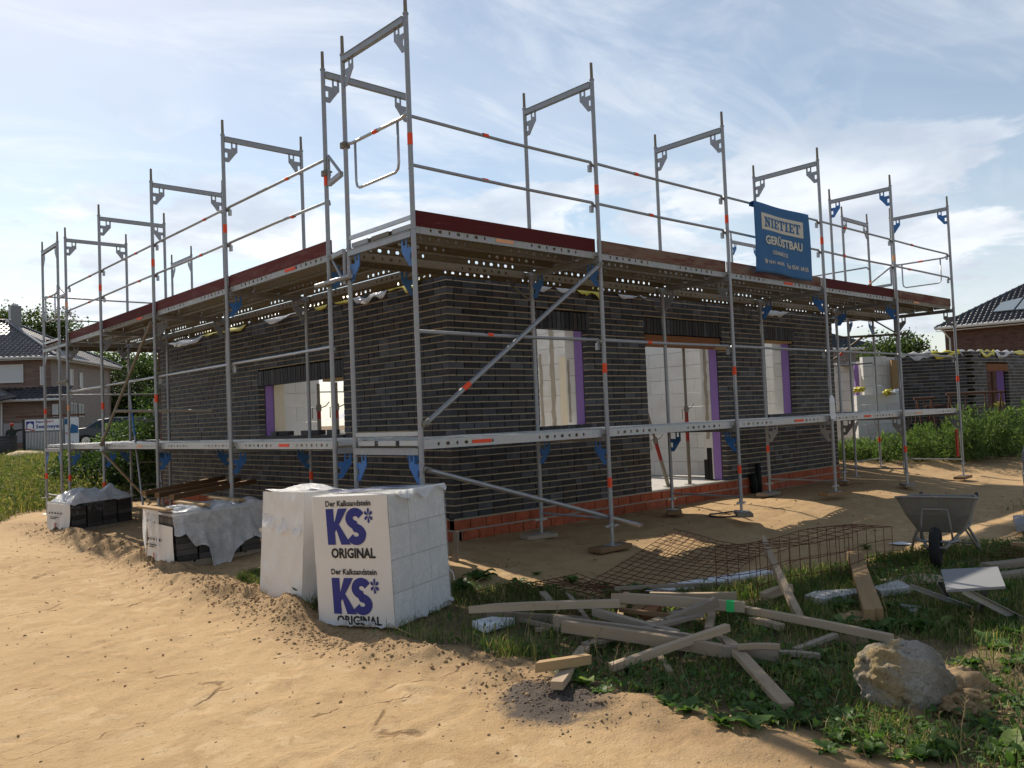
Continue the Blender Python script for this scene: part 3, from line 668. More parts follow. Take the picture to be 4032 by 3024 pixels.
# black pipe stubs and bitumen at the plinth
mb = MB(); mb.path([(6.62, -0.09, -0.30), (6.62, -0.09, 0.0), (6.64, -0.075, 0.24)], [.055, .055, .048], 10); mb.path([(6.49, -0.08, -0.30), (6.48, -0.08, -0.05), (6.47, -0.07, 0.06)], [.06, .065, .055], 10)
tag(mb.build('pipe_stub', M['bitumen'], None, smooth=True), 'black pipe stubs standing against the plinth between door and right window', 'pipe')
mb = MB(); mb.mm((5.838, 0.30, 0.01), (5.858, 0.40, 0.55)); mb.mm((5.83, 0.38, 0.01), (5.85, 0.46, 0.35)); mb.build('bitumen_patch', M['bitumen'], house)
# film hanging from the cavity along the top of the walls
def drape(name, pts, drop, mat, label, out, n=26, seed=0, lift=0.05):
    r = random.Random(seed); p0, p1 = V(pts[0]), V(pts[1]); out = V(out); mb = MB(); rows = []; nr = 5
    ph = [r.uniform(0, 6.28) for _ in range(6)]
    for i in range(n + 1):
        t = i/n; w = 0.45 + 0.55*math.sin(t*5 + ph[0])*math.sin(t*3 + ph[1]) + 0.10*math.sin(t*13 + ph[2]); w = max(0.12, w)*min(1, 6*min(t, 1 - t) + 0.25)
        col = []
        for j in range(nr + 1):
            s = j/nr; p = p0.lerp(p1, t)
            x = 0.10*(1 - s) - 0.035*s - 0.02*math.sin(t*11 + ph[3] + s*3)*s
            zz = lift*(1 - (2*s - 0.6)**2)*(0.6 + 0.4*math.sin(t*14 + ph[4])) - drop*w*s*s
            col.append(p + out*(-x) + Vector((0, 0, zz + 0.006*math.sin(t*27 + s*7))))
        rows.append(col)
    vs = [p for c in rows for p in c]; fs = [(i*(nr+1)+j, i*(nr+1)+j+1, (i+1)*(nr+1)+j+1, (i+1)*(nr+1)+j) for i in range(n) for j in range(nr)]
    mb.add(vs, fs); o = mb.build(name, M[mat], None, smooth=True)
    md = o.modifiers.new('thick', 'SOLIDIFY'); md.thickness = 0.002
    return tag(o, label, 'plastic film')
drape('plastic_film', ((-0.01, 0.45, 3.0), (-0.01, 1.25, 3.0)), 0.22, 'yellow', 'crumpled yellow film hanging over the wall top nearest the corner', (-1, 0, 0), 22, 1)
drape('plastic_film', ((-0.01, 1.25, 3.0), (-0.01, 2.05, 3.0)), 0.17, 'film', 'pointed white film flap hanging over the left wall top', (-1, 0, 0), 20, 6)
drape('plastic_film', ((-0.01, 2.05, 3.0), (-0.01, 3.2, 3.0)), 0.10, 'yellow', 'narrow yellow film strip along the left wall top above the window', (-1, 0, 0), 24, 7)
drape('plastic_film', ((-0.01, 3.2, 3.0), (-0.01, 5.4, 3.0)), 0.13, 'film', 'long white film strip along the middle of the left wall top', (-1, 0, 0), 40, 9)
drape('plastic_film', ((-0.01, 5.4, 3.0), (-0.01, 7.2, 3.0)), 0.10, 'yellow', 'yellow film strip towards the far end of the left wall top', (-1, 0, 0), 30, 12)
drape('plastic_film', ((-0.01, 7.2, 3.0), (-0.01, 9.4, 3.0)), 0.16, 'film', 'white film at the farthest end of the left wall top', (-1, 0, 0), 30, 15)
drape('plastic_film', ((1.45, -0.01, 3.0), (2.3, -0.01, 3.0)), 0.10, 'film', 'white film strip on the front wall top above the left window', (0, -1, 0), 20, 17)
drape('plastic_film', ((2.3, -0.01, 3.0), (2.85, -0.01, 3.0)), 0.12, 'yellow', 'short yellow film strip on the front wall top left of the door', (0, -1, 0), 16, 19)
drape('plastic_film', ((2.85, -0.01, 3.0), (3.9, -0.01, 3.0)), 0.14, 'film', 'white film strip with black print on the front wall top by the door', (0, -1, 0), 20, 21)
drape('plastic_film', ((6.9, -0.01, 3.0), (8.2, -0.01, 3.0)), 0.16, 'film', 'sagging white film on the front wall top above the right window', (0, -1, 0), 22, 23)
# loose bricks on the window ledge of the left wall
bme = MB().box((0, 0, 0), (0.24, 0.115, 0.071)).mesh('loose_brick', M['brick']); bevel(bme, 0.004)
for k, (y, a, lab) in enumerate([(4.62, 1.45, 'leftmost loose dark brick on the ledge of the left window'), (4.30, 1.75, 'second loose dark brick from the left on the left window ledge'), (3.62, 1.5, 'loose dark brick in the middle of the left window ledge'), (3.30, 1.62, 'loose dark brick right of the props on the left window ledge'), (2.86, 1.4, 'rightmost loose dark brick on the ledge of the left window')]):
    tag(inst('loose_brick', bme, None, T(0.06, y, 1.098) @ RZ(a)), lab, 'brick', 'loose bricks on the window ledge')
MB().mm((-0.02, 2.46, 1.0), (0.115, 5.10, 1.060)).build('ledge', M['brick_sold'], house)
# adjustable steel props holding the lintels
def prop(x, y, z0, z1, label, lower_red=True, lean=(0, 0)):
    t = thing('steel_prop', label, 'prop', (x, y, z0), 'lintel props in the openings'); b = Vector((x, y, z0)); tp = Vector((x + lean[0], y + lean[1], z1)); d = tp - b; mid = b + d*0.52
    MB().tube(b + d*0.004, b + d*0.30, 0.030, 10).build('outer_tube', M['steel_dirty'], t); MB().tube(b + d*0.30, mid, 0.0302, 10).build('painted_tube', M['red_prop'], t)
    mb = MB().tube(mid, tp - d.normalized()*0.008, 0.024, 10)
    mb.build('inner_tube', M['steel_dirty'], t)
    mb = MB().tube(mid - d.normalized()*0.05, mid + d.normalized()*0.05, 0.040, 10); mb.path([mid + Vector((0.04, 0, 0)), mid + Vector((0.12, -0.01, 0.03)), mid + Vector((0.17, -0.02, 0.09))], 0.009, 6); mb.path([mid + Vector((-0.04, 0, 0)), mid + Vector((-0.11, 0, 0)), mid + Vector((-0.11, 0, -0.16))], 0.008, 6)
    mb.build('collar_handle', M['steel_dirty'], t)
    MB().box(b + Vector((0, 0, 0.004)), (0.12, 0.12, 0.008)).build('foot_plate', M['steel_dirty'], t)
prop(4.98, 0.16, 0.008, 2.34, 'steel lintel prop standing in the doorway')
prop(0.13, 3.38, 1.062, 1.842, 'left one of the steel props in the left window', True)
prop(0.20, 2.98, 1.062, 1.842, 'right one of the steel props in the left window', True)
prop(4.55, 0.26, 0.008, 1.45, 'slanting red steel prop behind the doorway', True, (-0.55, 0.0))
# coil of black cable on the sand by the door
pts = []
for i in range(60):
    a = i/59*2*math.pi*2.1; r_ = 0.20 + 0.02*math.sin(a*3); x = 3.75 + r_*1.6*math.cos(a); y = -1.35 + r_*math.sin(a)*0.9; pts.append((x, y, g1(x, y) + 0.014 + 0.006*(i/59)))
tag(MB().path(pts, 0.011, 6).build('cable', M['black'], None, smooth=True), 'coil of black cable lying on the sand before the door', 'cable')
# ------------------------------------------------------------------ scaffolding
RX = [-1.787, 0.770, 3.352, 5.936, 8.503, 11.067]; RYO, RYI = -1.821, -0.7005
LY = [-0.269, 2.263, 4.829, 7.359, 9.4145]; LXO, LXI = -1.763, -0.657
ZL, ZM, ZT = 0.9824, 2.9824, 4.9824
FW = 1.112; PR = 0.02415
def frame_mesh(h, bar):
    mb = MB()
    for y in (0, FW):
        mb.tube((0, y, 0), (0, y, h), PR, 12); mb.tube((0, y, h - 0.012), (0, y, h + 0.006), 0.029, 12)
    mb.box((0, FW/2, h - 0.055), (0.050, FW - 0.03, 0.058))
    mb.box((0, FW/2, h - 0.024), (0.062, FW - 0.05, 0.006))
    if bar: mb.tube((0, 0, 0.06), (0, FW, 0.06), 0.013, 8)
    return mb
FR2 = frame_mesh(2.0, False).mesh('frame', M['steel']); FR1 = frame_mesh(1.0, True).mesh('frame', M['steel'])
for me in (FR2, FR1): pass
def gusset_mesh(mat):
    mb = MB(); P = [[(.085, 0), (.105, 0), (.105, -.085), (.085, -.085)], [(.145, 0), (.17, 0), (.17, -.085), (.145, -.085)], [(.105, -.06), (.145, -.06), (.145, -.085), (.105, -.085)],
        [(0, -.085), (.17, -.085), (.17, -.115), (.146, -.14), (0, -.14)], [(.035, -.14), (.146, -.14), (.095, -.205), (.035, -.205)], [(0, -.205), (.095, -.205), (.052, -.262), (0, -.262)]]
    for p in P: mb.prism(p, lambda a, b: (-0.004, a, b), lambda a, b: (0.004, a, b))
    return mb.mesh('gusset', mat)
GUS = {k: gusset_mesh(M[k]) for k in ('steel', 'blue_paint')}
TAPE = {k: MB().tube((0, 0, -.055), (0, 0, .055), PR + 0.0016, 12, cap=False).mesh('tape', M[k]) for k in ('orange', 'peach')}
SPIG = MB().tube((0, 0, 0), (0, 0, 0.185), 0.0185, 10, 0.0165).mesh('spigot', M['steel_dirty'])
def jack_mesh(h):
    mb = MB().tube((0, 0, 0), (0, 0, h + 0.05), 0.0175, 10)
    for i in range(int((h - 0.03)/0.014)): mb.tube((0, 0, 0.02 + i*0.014), (0, 0, 0.026 + i*0.014), 0.0195, 8)
    mb.box((0, 0, 0.003), (0.15, 0.15, 0.006)); mb.tube((0, 0, h - 0.03), (0, 0, h), 0.030, 10); mb.box((0, 0, h - 0.018), (0.19, 0.022, 0.020)); mb.box((0, 0, h - 0.018), (0.022, 0.10, 0.020))
    return mb
def plank_mesh(mat, holes=True):
    """steel deck plank 2.57 m long, 0.32 m wide, with pierced side webs"""
    L_, w, t, h = 2.50, 0.32, 0.0, 0.078; mb = MB()
    mb.mm((-L_/2, -w/2, 0.046), (L_/2, w/2, 0.050))
    for k in range(7):     # pressed ribs on the walking surface
        y = -w/2 + 0.03 + k*0.0433; mb.mm((-L_/2 + 0.03, y - 0.008, 0.0502), (L_/2 - 0.03, y + 0.008, 0.0535))
    cells = []; x = -L_/2 + 0.05
    for gidx in range(2):
        x = -L_/2 + 0.20 + gidx*1.32
        for i in range(7):
            wd = 0.075 if i % 2 else 0.06; cells.append((x, wd, 0.024 if i % 2 else 0.014)); x += 0.112
    for s in (-1, 1):
        y = s*w/2; zb, zt = 0.046 - h, 0.046
        xs = -L_/2
        def quad(x0, x1):
            mb.add([(x0, y, zb), (x1, y, zb), (x1, y, zt), (x0, y, zt)], [(0, 1, 2, 3)])
        for (cx, wd, hw) in cells:
            a, b = cx - 0.04, cx + 0.04
            quad(xs, a); xs = b; zc = (zb + zt)/2; hh = 0.0165
            out = [(a, zb), (cx, zb), (b, zb), (b, zc), (b, zt), (cx, zt), (a, zt), (a, zc)]
            k = 0.6
            inn = [(cx - hw*k, zc - hh), (cx, zc - hh), (cx + hw*k, zc - hh), (cx + hw, zc), (cx + hw*k, zc + hh), (cx, zc + hh), (cx - hw*k, zc + hh), (cx - hw, zc)]
            mb.add([(p[0], y, p[1]) for p in out] + [(p[0], y, p[1]) for p in inn], [(i, (i+1) % 8, 8 + (i+1) % 8, 8 + i) for i in range(8)])
        quad(xs, L_/2)
        mb.mm((-L_/2, y - s*0.022, zb - 0.003), (L_/2, y, zb))     # rolled lower lip
    for s in (-1, 1): mb.mm((s*L_/2 - 0.02, -w/2 + 0.01, 0.0), (s*(L_/2 + 0.03), w/2 - 0.01, 0.046))
    return mb.mesh('deck_plank', mat)
PLK = {k: plank_mesh(M[k]) for k in ('steel_deck', 'steel_new', 'steel_dirty')}
UBOX = {}
def bxmesh(name, d, mat):
    k = (name, tuple(round(x, 3) for x in d), mat)
    if k not in UBOX: UBOX[k] = MB().box((0, 0, 0), d).mesh(name, M[mat])
    return UBOX[k]
HOLD = MB().box((0, 0, 0), (0.045, 0.030, 0.075)).box((0.012, 0, 0.052), (0.02, 0.02, 0.05)).mesh('rail_holder', M['steel_new'])
srng = random.Random(21)
ALT = ('steel', 'blue_paint')
class Scaffold:
    def __init__(s, name, label, axis, pos, out, inn, loc):
        s.t = thing(name, label, 'scaffold', loc); s.axis = axis; s.pos = pos; s.out = out; s.inn = inn; s.sg = 1 if inn > out else -1
    def fm(s, p, z, flip=False):
        if s.axis == 'X':
            Mx = T(p, s.out, z); return Mx if s.sg > 0 else Mx @ RZ(math.pi)
        Mx = T(s.out, p, z); return Mx @ RZ(-math.pi/2 if s.sg > 0 else math.pi/2)
    def pt(s, p, c, z): return Vector((p, c, z)) if s.axis == 'X' else Vector((c, p, z))
    def frame(s, i, z0, h, blue=(0, 0), tape=None, spig=False, tape2=None):
        Mx = s.fm(s.pos[i], z0); f = inst('frame', FR2 if h > 1.5 else FR1, s.t, Mx)
        for y, fl, bl in ((PR, 1, blue[0]), (FW - PR, -1, blue[1])):
            Mg = Mx @ T(0, y, h - 0.084) @ Matrix.Diagonal((1, fl, 1, 1)); inst('gusset', GUS[ALT[bl]], f, Mg)
        for zz, y in ((tape, 0), (tape2, FW)):
            if zz is not None: inst('tape', TAPE['peach' if srng.random() < 0.12 else 'orange'], f, Mx @ T(0, y, zz))
        if spig:
            for y in (0, FW): inst('spigot', SPIG, f, Mx @ T(0, y, h + 0.006))
        return f
    def jacks(s, i, zb=-0.0176, base=None):
        for k, c in enumerate((s.out, s.inn)):
            p = s.pt(s.pos[i], c, 0); g = (base[k] if base else g1(p.x, p.y)); h = zb - g
            jack_mesh(max(h, 0.06)).build('base_jack', M['steel_new'], s.t, T(p.x, p.y, g), fix=False)
    def deck(s, i, z, mat, n=3, shift=0.0):
        a, b = s.pos[i], s.pos[i+1]; L_ = b - a
        for k in range(n):
            f = (k + 0.5)/n; c = s.out + (s.inn - s.out)*(0.02 + 0.96*f)
            p = s.pt((a + b)/2, c, z); Mx = T(p) @ (RZ(math.pi/2) if s.axis == 'Y' else Matrix.Identity(4)) @ Matrix.Diagonal((L_/2.57, 0.98, 1, 1))
            m_ = mat if srng.random() > 0.2 else ('steel_dirty' if mat == 'steel_deck' else mat)
            pk = inst('deck_plank', PLK[m_], s.t, Mx)
            if (k == 0 and i % 2 == 0) or srng.random() < 0.15:
                q = s.pt((a + b)/2 + srng.uniform(-.6, .6), c - s.sg*0.1595, z + 0.008)
                d = (0.24, 0.004, 0.034) if s.axis == 'X' else (0.004, 0.24, 0.034)
                inst('tape_label', bxmesh('tape_label', d, srng.choice(('orange', 'peach'))), pk, T(q))
    def inner(s, i, z, mat):
        a, b = s.pos[i], s.pos[i+1]; p = s.pt((a + b)/2, s.inn + s.sg*0.235, z - 0.055); inst('deck_plank', PLK[mat], s.t, T(p) @ (RZ(math.pi/2) if s.axis == 'Y' else Matrix.Identity(4)) @ Matrix.Diagonal(((b - a)/2.57, 1.0, 1, 1)))
    def toe(s, i, z, mat):
        a, b = s.pos[i] + 0.03, s.pos[i+1] - 0.03; L_ = b - a; p = s.pt((a + b)/2, s.out + s.sg*0.048, z + 0.108)
        o = inst('toe_board', bxmesh('toe_board', (L_, 0.028, 0.145), mat), s.t, T(p) @ (RZ(math.pi/2) if s.axis == 'Y' else Matrix.Identity(4)) @ Matrix.Rotation(srng.uniform(-.003, .003), 4, 'Y'))
    def rail(s, i, z, mat='steel', tape=True, r=0.0168, c=None, holder=True):
        a, b = s.pos[i], s.pos[i+1]; c = s.out + s.sg*0.046 if c is None else c; sg = srng.uniform(-0.006, 0.006)
        pts = [s.pt(a + 0.01, c - s.sg*0.012, z - 0.045), s.pt(a + 0.035, c, z), s.pt((a + b)/2, c + sg, z + srng.uniform(-.012, .006)), s.pt(b - 0.035, c, z), s.pt(b - 0.01, c - s.sg*0.012, z - 0.045)]
        o = MB().path(pts, r, 8).build('guard_rail', M[mat], s.t, smooth=True)
        if tape:
            q = a + (b - a)*srng.uniform(0.28, 0.40); MB().tube(s.pt(q - .035, c, z - .002), s.pt(q + .035, c, z - .002), r + 0.003, 10, cap=False).build('tape', M['orange'], o)
        if holder:
            for p in (b - 0.045,): inst('rail_holder', HOLD, o, T(s.pt(p, s.out + s.sg*0.05, z - 0.075)) @ (RZ(math.pi/2) if s.axis == 'Y' else Matrix.Identity(4)))
    def endguard(s, i, z):
        p = s.pos[i]; a, b = s.out + s.sg*0.03, s.inn - s.sg*0.03; k = s.sg
        o = MB().path([s.pt(p, a, z + 0.02), s.pt(p, a + k*0.1, z), s.pt(p, b - k*0.1, z), s.pt(p, b, z + 0.02)], 0.0168, 8).build('end_guard', M['steel_new'], s.t, smooth=True)
        a2, b2 = a + k*0.16, b - k*0.16
        MB().path([s.pt(p, a2, z), s.pt(p, a2, z - 0.40), s.pt(p, a2 + k*0.015, z - 0.455), s.pt(p, a2 + k*0.06, z - 0.48), s.pt(p, b2 - k*0.06, z - 0.48), s.pt(p, b2 - k*0.015, z - 0.455), s.pt(p, b2, z - 0.40), s.pt(p, b2, z)], 0.0135, 8).build('guard_loop', M['steel_new'], o, smooth=True)
        m_ = s.pt(p, (a + b)/2, z); d = s.pt(0, 0.04, 0) - s.pt(0, 0, 0); MB().tube(m_ - d, m_ + d, 0.0195, 10, cap=False).build('tape', M['orange'], o)
    def endrail(s, i, z):
        p = s.pos[i]; MB().box(s.pt(p, (s.out + s.inn)/2, z), (0.022, FW - 0.05, 0.04) if s.axis == 'X' else (FW - 0.05, 0.022, 0.04)).build('end_rail', M['steel_new'], s.t)
def brace(t, a, b, mat='steel', r=0.0242, tape=None, name='brace'):
    o = MB().tube(a, b, r, 10).build(name, M[mat], t)
    a, b = V(a), V(b); d = (b - a).normalized()
    for p, sgn in ((a, 1), (b, -1)):
        mb = MB(); e = d.orthogonal().normalized(); mb.box(p, (0.07, 0.03, 0.05), frame_m((0, 0, 0), d, e).to_3x3()); mb.tube(p - e*0.03, p + e*0.03, 0.012, 8)
        mb.build('coupler', M['steel_dirty'], o)
    if tape is not None:
        m_ = a.lerp(b, tape); MB().tube(m_ - d*0.05, m_ + d*0.05, r + 0.002, 10, cap=False).build('tape', M['orange'], o)
    return o
def coupler(t, p, mat='steel_dirty'):
    p = V(p); MB().box(p, (0.075, 0.075, 0.06)).tube(p + Vector((-.055, -.03, 0)), p + Vector((.055, -.03, 0.02)), 0.010, 8).tube(p + Vector((0.03, -.06, 0.01)), p + Vector((0.03, .05, 0.01)), 0.010, 8).build('coupler', M[mat], t)

# front scaffold -----------------------------------------------------------
SR = Scaffold('front_scaffold', 'grey steel scaffold with banner and red toe boards along the wall with the door', 'X', RX, RYO, RYI, (4.6, -1.3, -0.27))
RB = [None, (-0.245, -0.20), (-0.155, -0.185), (-0.115, -0.165), (-0.21, -0.20), (-0.27, -0.26)]
blueM = [(1, 1), (1, 1), (0, 0), (1, 1), (1, 1), (0, 0)]; blueT = [(0, 0), (0, 0), (0, 0), (0, 0), (1, 1), (1, 1)]; blueL = [(1, 1), (1, 1), (1, 1), (0, 0), (0, 0), (0, 0)]
for i in range(6):
    SR.frame(i, -0.0176, 1.0, blueL[i], [None, .46, .42, None, .40, None][i], tape2=[None, None, None, .55, None, None][i])
    SR.frame(i, ZL, 2.0, blueM[i], [None, .73, .72, None, None, .62][i])
    SR.frame(i, ZM, 2.0, blueT[i], [.82, .74, .74, .74, .72, None][i], spig=True)
    SR.jacks(i, base=RB[i])
for i in range(5):
    SR.deck(i, ZL, 'steel_new'); SR.deck(i, ZM, 'steel_deck'); SR.inner(i, ZM, 'steel_dirty')
    SR.toe(i, ZM, ['toe_red', 'toe_worn', 'toe_worn', 'toe_red', 'toe_worn'][i])
    SR.rail(i, ZM + 1.06); SR.rail(i, ZM + 0.60); SR.rail(i, ZL + 1.05, tape=(i in (0, 1)), r=0.0175)
SR.endguard(0, ZM + 1.05); SR.endguard(5, ZM + 1.0); SR.endrail(0, ZM + 0.10); SR.endrail(0, ZL + 0.11)
brace(SR.t, (-1.76, RYO - 0.045, ZL + 0.20), (0.70, RYO - 0.045, ZM - 0.13), 'steel', tape=0.20)
brace(SR.t, (-1.76, RYO - 0.045, ZL - 0.22), onz(2520, 2068, -0.10), 'steel', tape=None)
for i, (px_, py_) in ((1, (0.76, 0)), (2, (3.35, 0)), (3, (5.93, 0))):     # small inner consoles carrying the deck towards the wall
    mb = MB(); x = RX[i]; mb.box((x, RYI + 0.26, ZM - 0.05), (0.04, 0.50, 0.045)); a = Vector((x, RYI + 0.03, ZM - 0.36)); b = Vector((x, RYI + 0.44, ZM - 0.07)); mb.tube(a, b, 0.014, 8); mb.box((x, RYI + 0.012, ZM - 0.20), (0.035, 0.03, 0.34))
    mb.build('wall_console', M['steel_dirty'], SR.t)
# left scaffold ------------------------------------------------------------
SLc = Scaffold('side_scaffold', 'grey steel scaffold with faded red toe boards along the left wall', 'Y', LY, LXO, LXI, (-1.2, 4.6, -0.3))
for i in range(5):
    SLc.frame(i, -0.0176, 1.0, (1, 1), [.45, None, None, .35, .42][i], tape2=[None, .55, None, None, None][i])
    SLc.frame(i, ZL, 2.0, [(1, 1), (1, 0), (0, 0), (0, 0), (0, 0)][i], [None, None, .72, .70, .74][i])
    SLc.frame(i, ZM, 2.0, (0, 0), [.80, .78, .76, .74, .70][i], spig=True); SLc.jacks(i)
for i in range(4):
    SLc.deck(i, ZL, 'steel_new'); SLc.deck(i, ZM, 'steel_deck'); SLc.inner(i, ZM, 'steel_dirty'); SLc.toe(i, ZM, ['toe_pink', 'toe_pink', 'toe_red', 'toe_pink'][i])
    SLc.rail(i, ZM + 1.06); SLc.rail(i, ZM + 0.60); SLc.rail(i, ZL + 1.05, tape=False, mat='steel_new')
brace(SLc.t, (LXO - 0.045, 7.33, ZL + 0.05), (LXO - 0.045, 4.87, ZM - 0.15), 'steel_dirty')
# corner between both scaffolds
cp0, cp1 = onz(1255, 1135, ZM - 0.33), onz(1392, 1095, ZM - 0.33)
cp0 = Vector((LXO - 0.06, -0.12, ZM - 0.30)); cp1 = Vector((RX[0] - 0.055, RYI - 0.10, ZM - 0.30))
MB().tube((LXO - 0.065, -0.10, ZM - 0.30), (RX[0] - 0.045, RYI - 0.10, ZM - 0.295), 0.0242, 10).build('coupling_tube', M['steel'], SLc.t)
coupler(SLc.t, (LXO - 0.03, LY[0], ZM - 0.30)); coupler(SLc.t, (RX[0] - 0.01, RYI, ZM - 0.295))
def tri_bracket(t, p, q, dz, mat='steel'):
    p, q = V(p), V(q); mb = MB(); d = q - p; up = Vector((0, 0, dz)); e = d.normalized(); R_ = frame_m((0, 0, 0), e, Vector((0, 0, 1))).to_3x3()
    mb.box((p + q)/2, (d.length, 0.05, 0.04), R_); mb.tube(p, q + up, 0.016, 8); mb.tube(q, q + up, 0.018, 8); mb.build('corner_bracket', M[mat], t)
tri_bracket(SLc.t, (LXO + 0.01, LY[0] - 0.04, ZM - 0.02), (RX[0] - 0.02, RYI + 0.05, ZM - 0.02), -0.34)
tri_bracket(SLc.t, (RX[0] - 0.02, RYI + 0.05, ZM + 0.78), (LXO + 0.01, LY[0] - 0.04, ZM + 0.76), 0.30)
coupler(SLc.t, (LXO, LY[0], ZM + 0.88)); coupler(SR.t, (RX[0], RYI, ZM + 1.06))
# rear scaffold ------------------------------------------------------------
SB = Scaffold('rear_scaffold', 'scaffold behind the house with rails showing at the far left', 'X', [-1.79, 0.83, 3.40, 5.97], 10.96, 9.90, (2, 10.4, -0.3))
for i in range(4):
    SB.frame(i, -0.0176, 1.0, (1, 1), .42 if i == 0 else None); SB.frame(i, ZL, 2.0, (0, 0), .72)
    if i < 2: SB.frame(i, ZM, 2.0, (0, 0), None, spig=True)
    SB.jacks(i)
for i in range(3):
    SB.deck(i, ZL, 'steel_new'); SB.deck(i, ZM, 'steel_dirty'); SB.toe(i, ZM, 'toe_red'); SB.rail(i, ZL + 1.05, tape=False)
    if i < 1: SB.rail(i, ZM + 1.06, tape=False); SB.rail(i, ZM + 0.60, tape=False)
SB.endguard(0, ZM + 1.0); SB.endrail(0, ZM + 0.10); tri_bracket(SB.t, (-1.79, 9.9, ZM - 0.05), (LXO, LY[4] + 0.04, ZM - 0.05), -0.3); tri_bracket(SB.t, (LXO, LY[4], ZM + 0.9), (-1.79, 9.9, ZM + 0.9), 0.25)
for z in (ZM - 0.75,): MB().tube((-1.80, 10.0, z), (-1.80, 9.32, z), 0.0242, 8).build('coupling_tube', M['steel_dirty'], SB.t)
# right-hand end scaffold --------------------------------------------------
SE = Scaffold('end_scaffold', 'scaffold round the right-hand end of the house seen beyond the banner', 'Y', [-0.19, 2.39, 4.96, 7.53], 11.15, 10.03, (10.6, 3.6, -0.3))
for i in range(4):
    SE.frame(i, -0.0176, 1.0, (0, 0), .45 if i == 0 else None, tape2=.42 if i == 1 else None); SE.frame(i, ZL, 2.0, (1 if i == 0 else 0, 1), None); SE.frame(i, ZM, 2.0, (0, 0) if i == 0 else (1, 1), .72 if i == 0 else None, spig=True); SE.jacks(i)
for i in range(3):
    SE.deck(i, ZL, 'steel_new'); SE.deck(i, ZM, 'steel_deck', 3); SE.toe(i, ZM, 'toe_worn'); SE.rail(i, ZM + 1.06, tape=False); SE.rail(i, ZM + .6, tape=False); SE.rail(i, ZL + 1.05, tape=False)
brace(SE.t, (11.19, 2.3, ZL + 0.15), (11.19, 0.1, ZL + 1.6), 'steel_dirty', tape=0.8)
MB().tube((11.05, -0.95, ZM - 0.42), (10.95, 0.55, ZM - 0.36), 0.0242, 10).build('coupling_tube', M['steel_dirty'], SE.t); coupler(SE.t, (11.07, RYI, ZM - 0.42)); coupler(SE.t, (11.0, -0.19, ZM - 0.39))
tri_bracket(SE.t, (11.15, -0.22, ZM - 0.06), (11.10, RYI + 0.04, ZM - 0.06), -0.30, 'steel_dirty'); tri_bracket(SE.t, (11.12, -0.05, ZM + 0.62), (11.07, RYI + 0.04, ZM + 0.62), 0.36, 'steel')
# sole planks under the front posts ---------------------------------------
ordn = ['', 'second', 'third', 'fourth', 'fifth', 'sixth']
for i in range(1, 6):
    for k, (c, nm) in enumerate(((RYO, 'outer'), (RYI, 'inner'))):
        g = RB[i][k]; w = MB().box((0, 0, 0), (0.42 + 0.1*((i + k) % 2), 0.20, 0.052)).mesh('sole_board', M[('timber_grey', 'timber_brown')[(i + k) % 2]]); bevel(w, 0.006)
        tag(inst('sole_board', w, None, T(RX[i] + 0.04*(-1)**i, c, g - 0.027) @ RZ(0.5*math.sin(3.7*i + k) + 0.25)), 'short plank under the %s %s front scaffold post from the near corner' % (ordn[i], nm), 'plank', 'sole planks under scaffold posts')
# inspection tag tied to a post
mb = MB(); pts2 = [(-0.035, 0.0), (0.03, 0.0), (0.045, 0.05), (0.04, 0.30), (0.015, 0.36), (-0.02, 0.36), (-0.045, 0.31), (-0.05, 0.06)]
tg = thing('scaffold_tag', 'white plastic tag tied to the fourth front scaffold post', 'tag', (RX[3], RYO - 0.03, 1.0))
mb.prism(pts2, lambda a, b: (RX[3] + a*0.8 - 0.02, RYO - 0.035 - a*0.5, ZL + 0.0 + b), lambda a, b: (RX[3] + a*0.8 - 0.02, RYO - 0.032 - a*0.5, ZL + 0.0 + b)).build('tag_sleeve', M['styro'], tg)
MB().prism([(-0.03, 0.06), (0.03, 0.06), (0.03, 0.26), (-0.03, 0.26)], lambda a, b: (RX[3] + a*0.8 - 0.02, RYO - 0.0375 - a*0.5, ZL + b), lambda a, b: (RX[3] + a*0.8 - 0.02, RYO - 0.0365 - a*0.5, ZL + b)).build('tag_card', M['film_white'], tg)
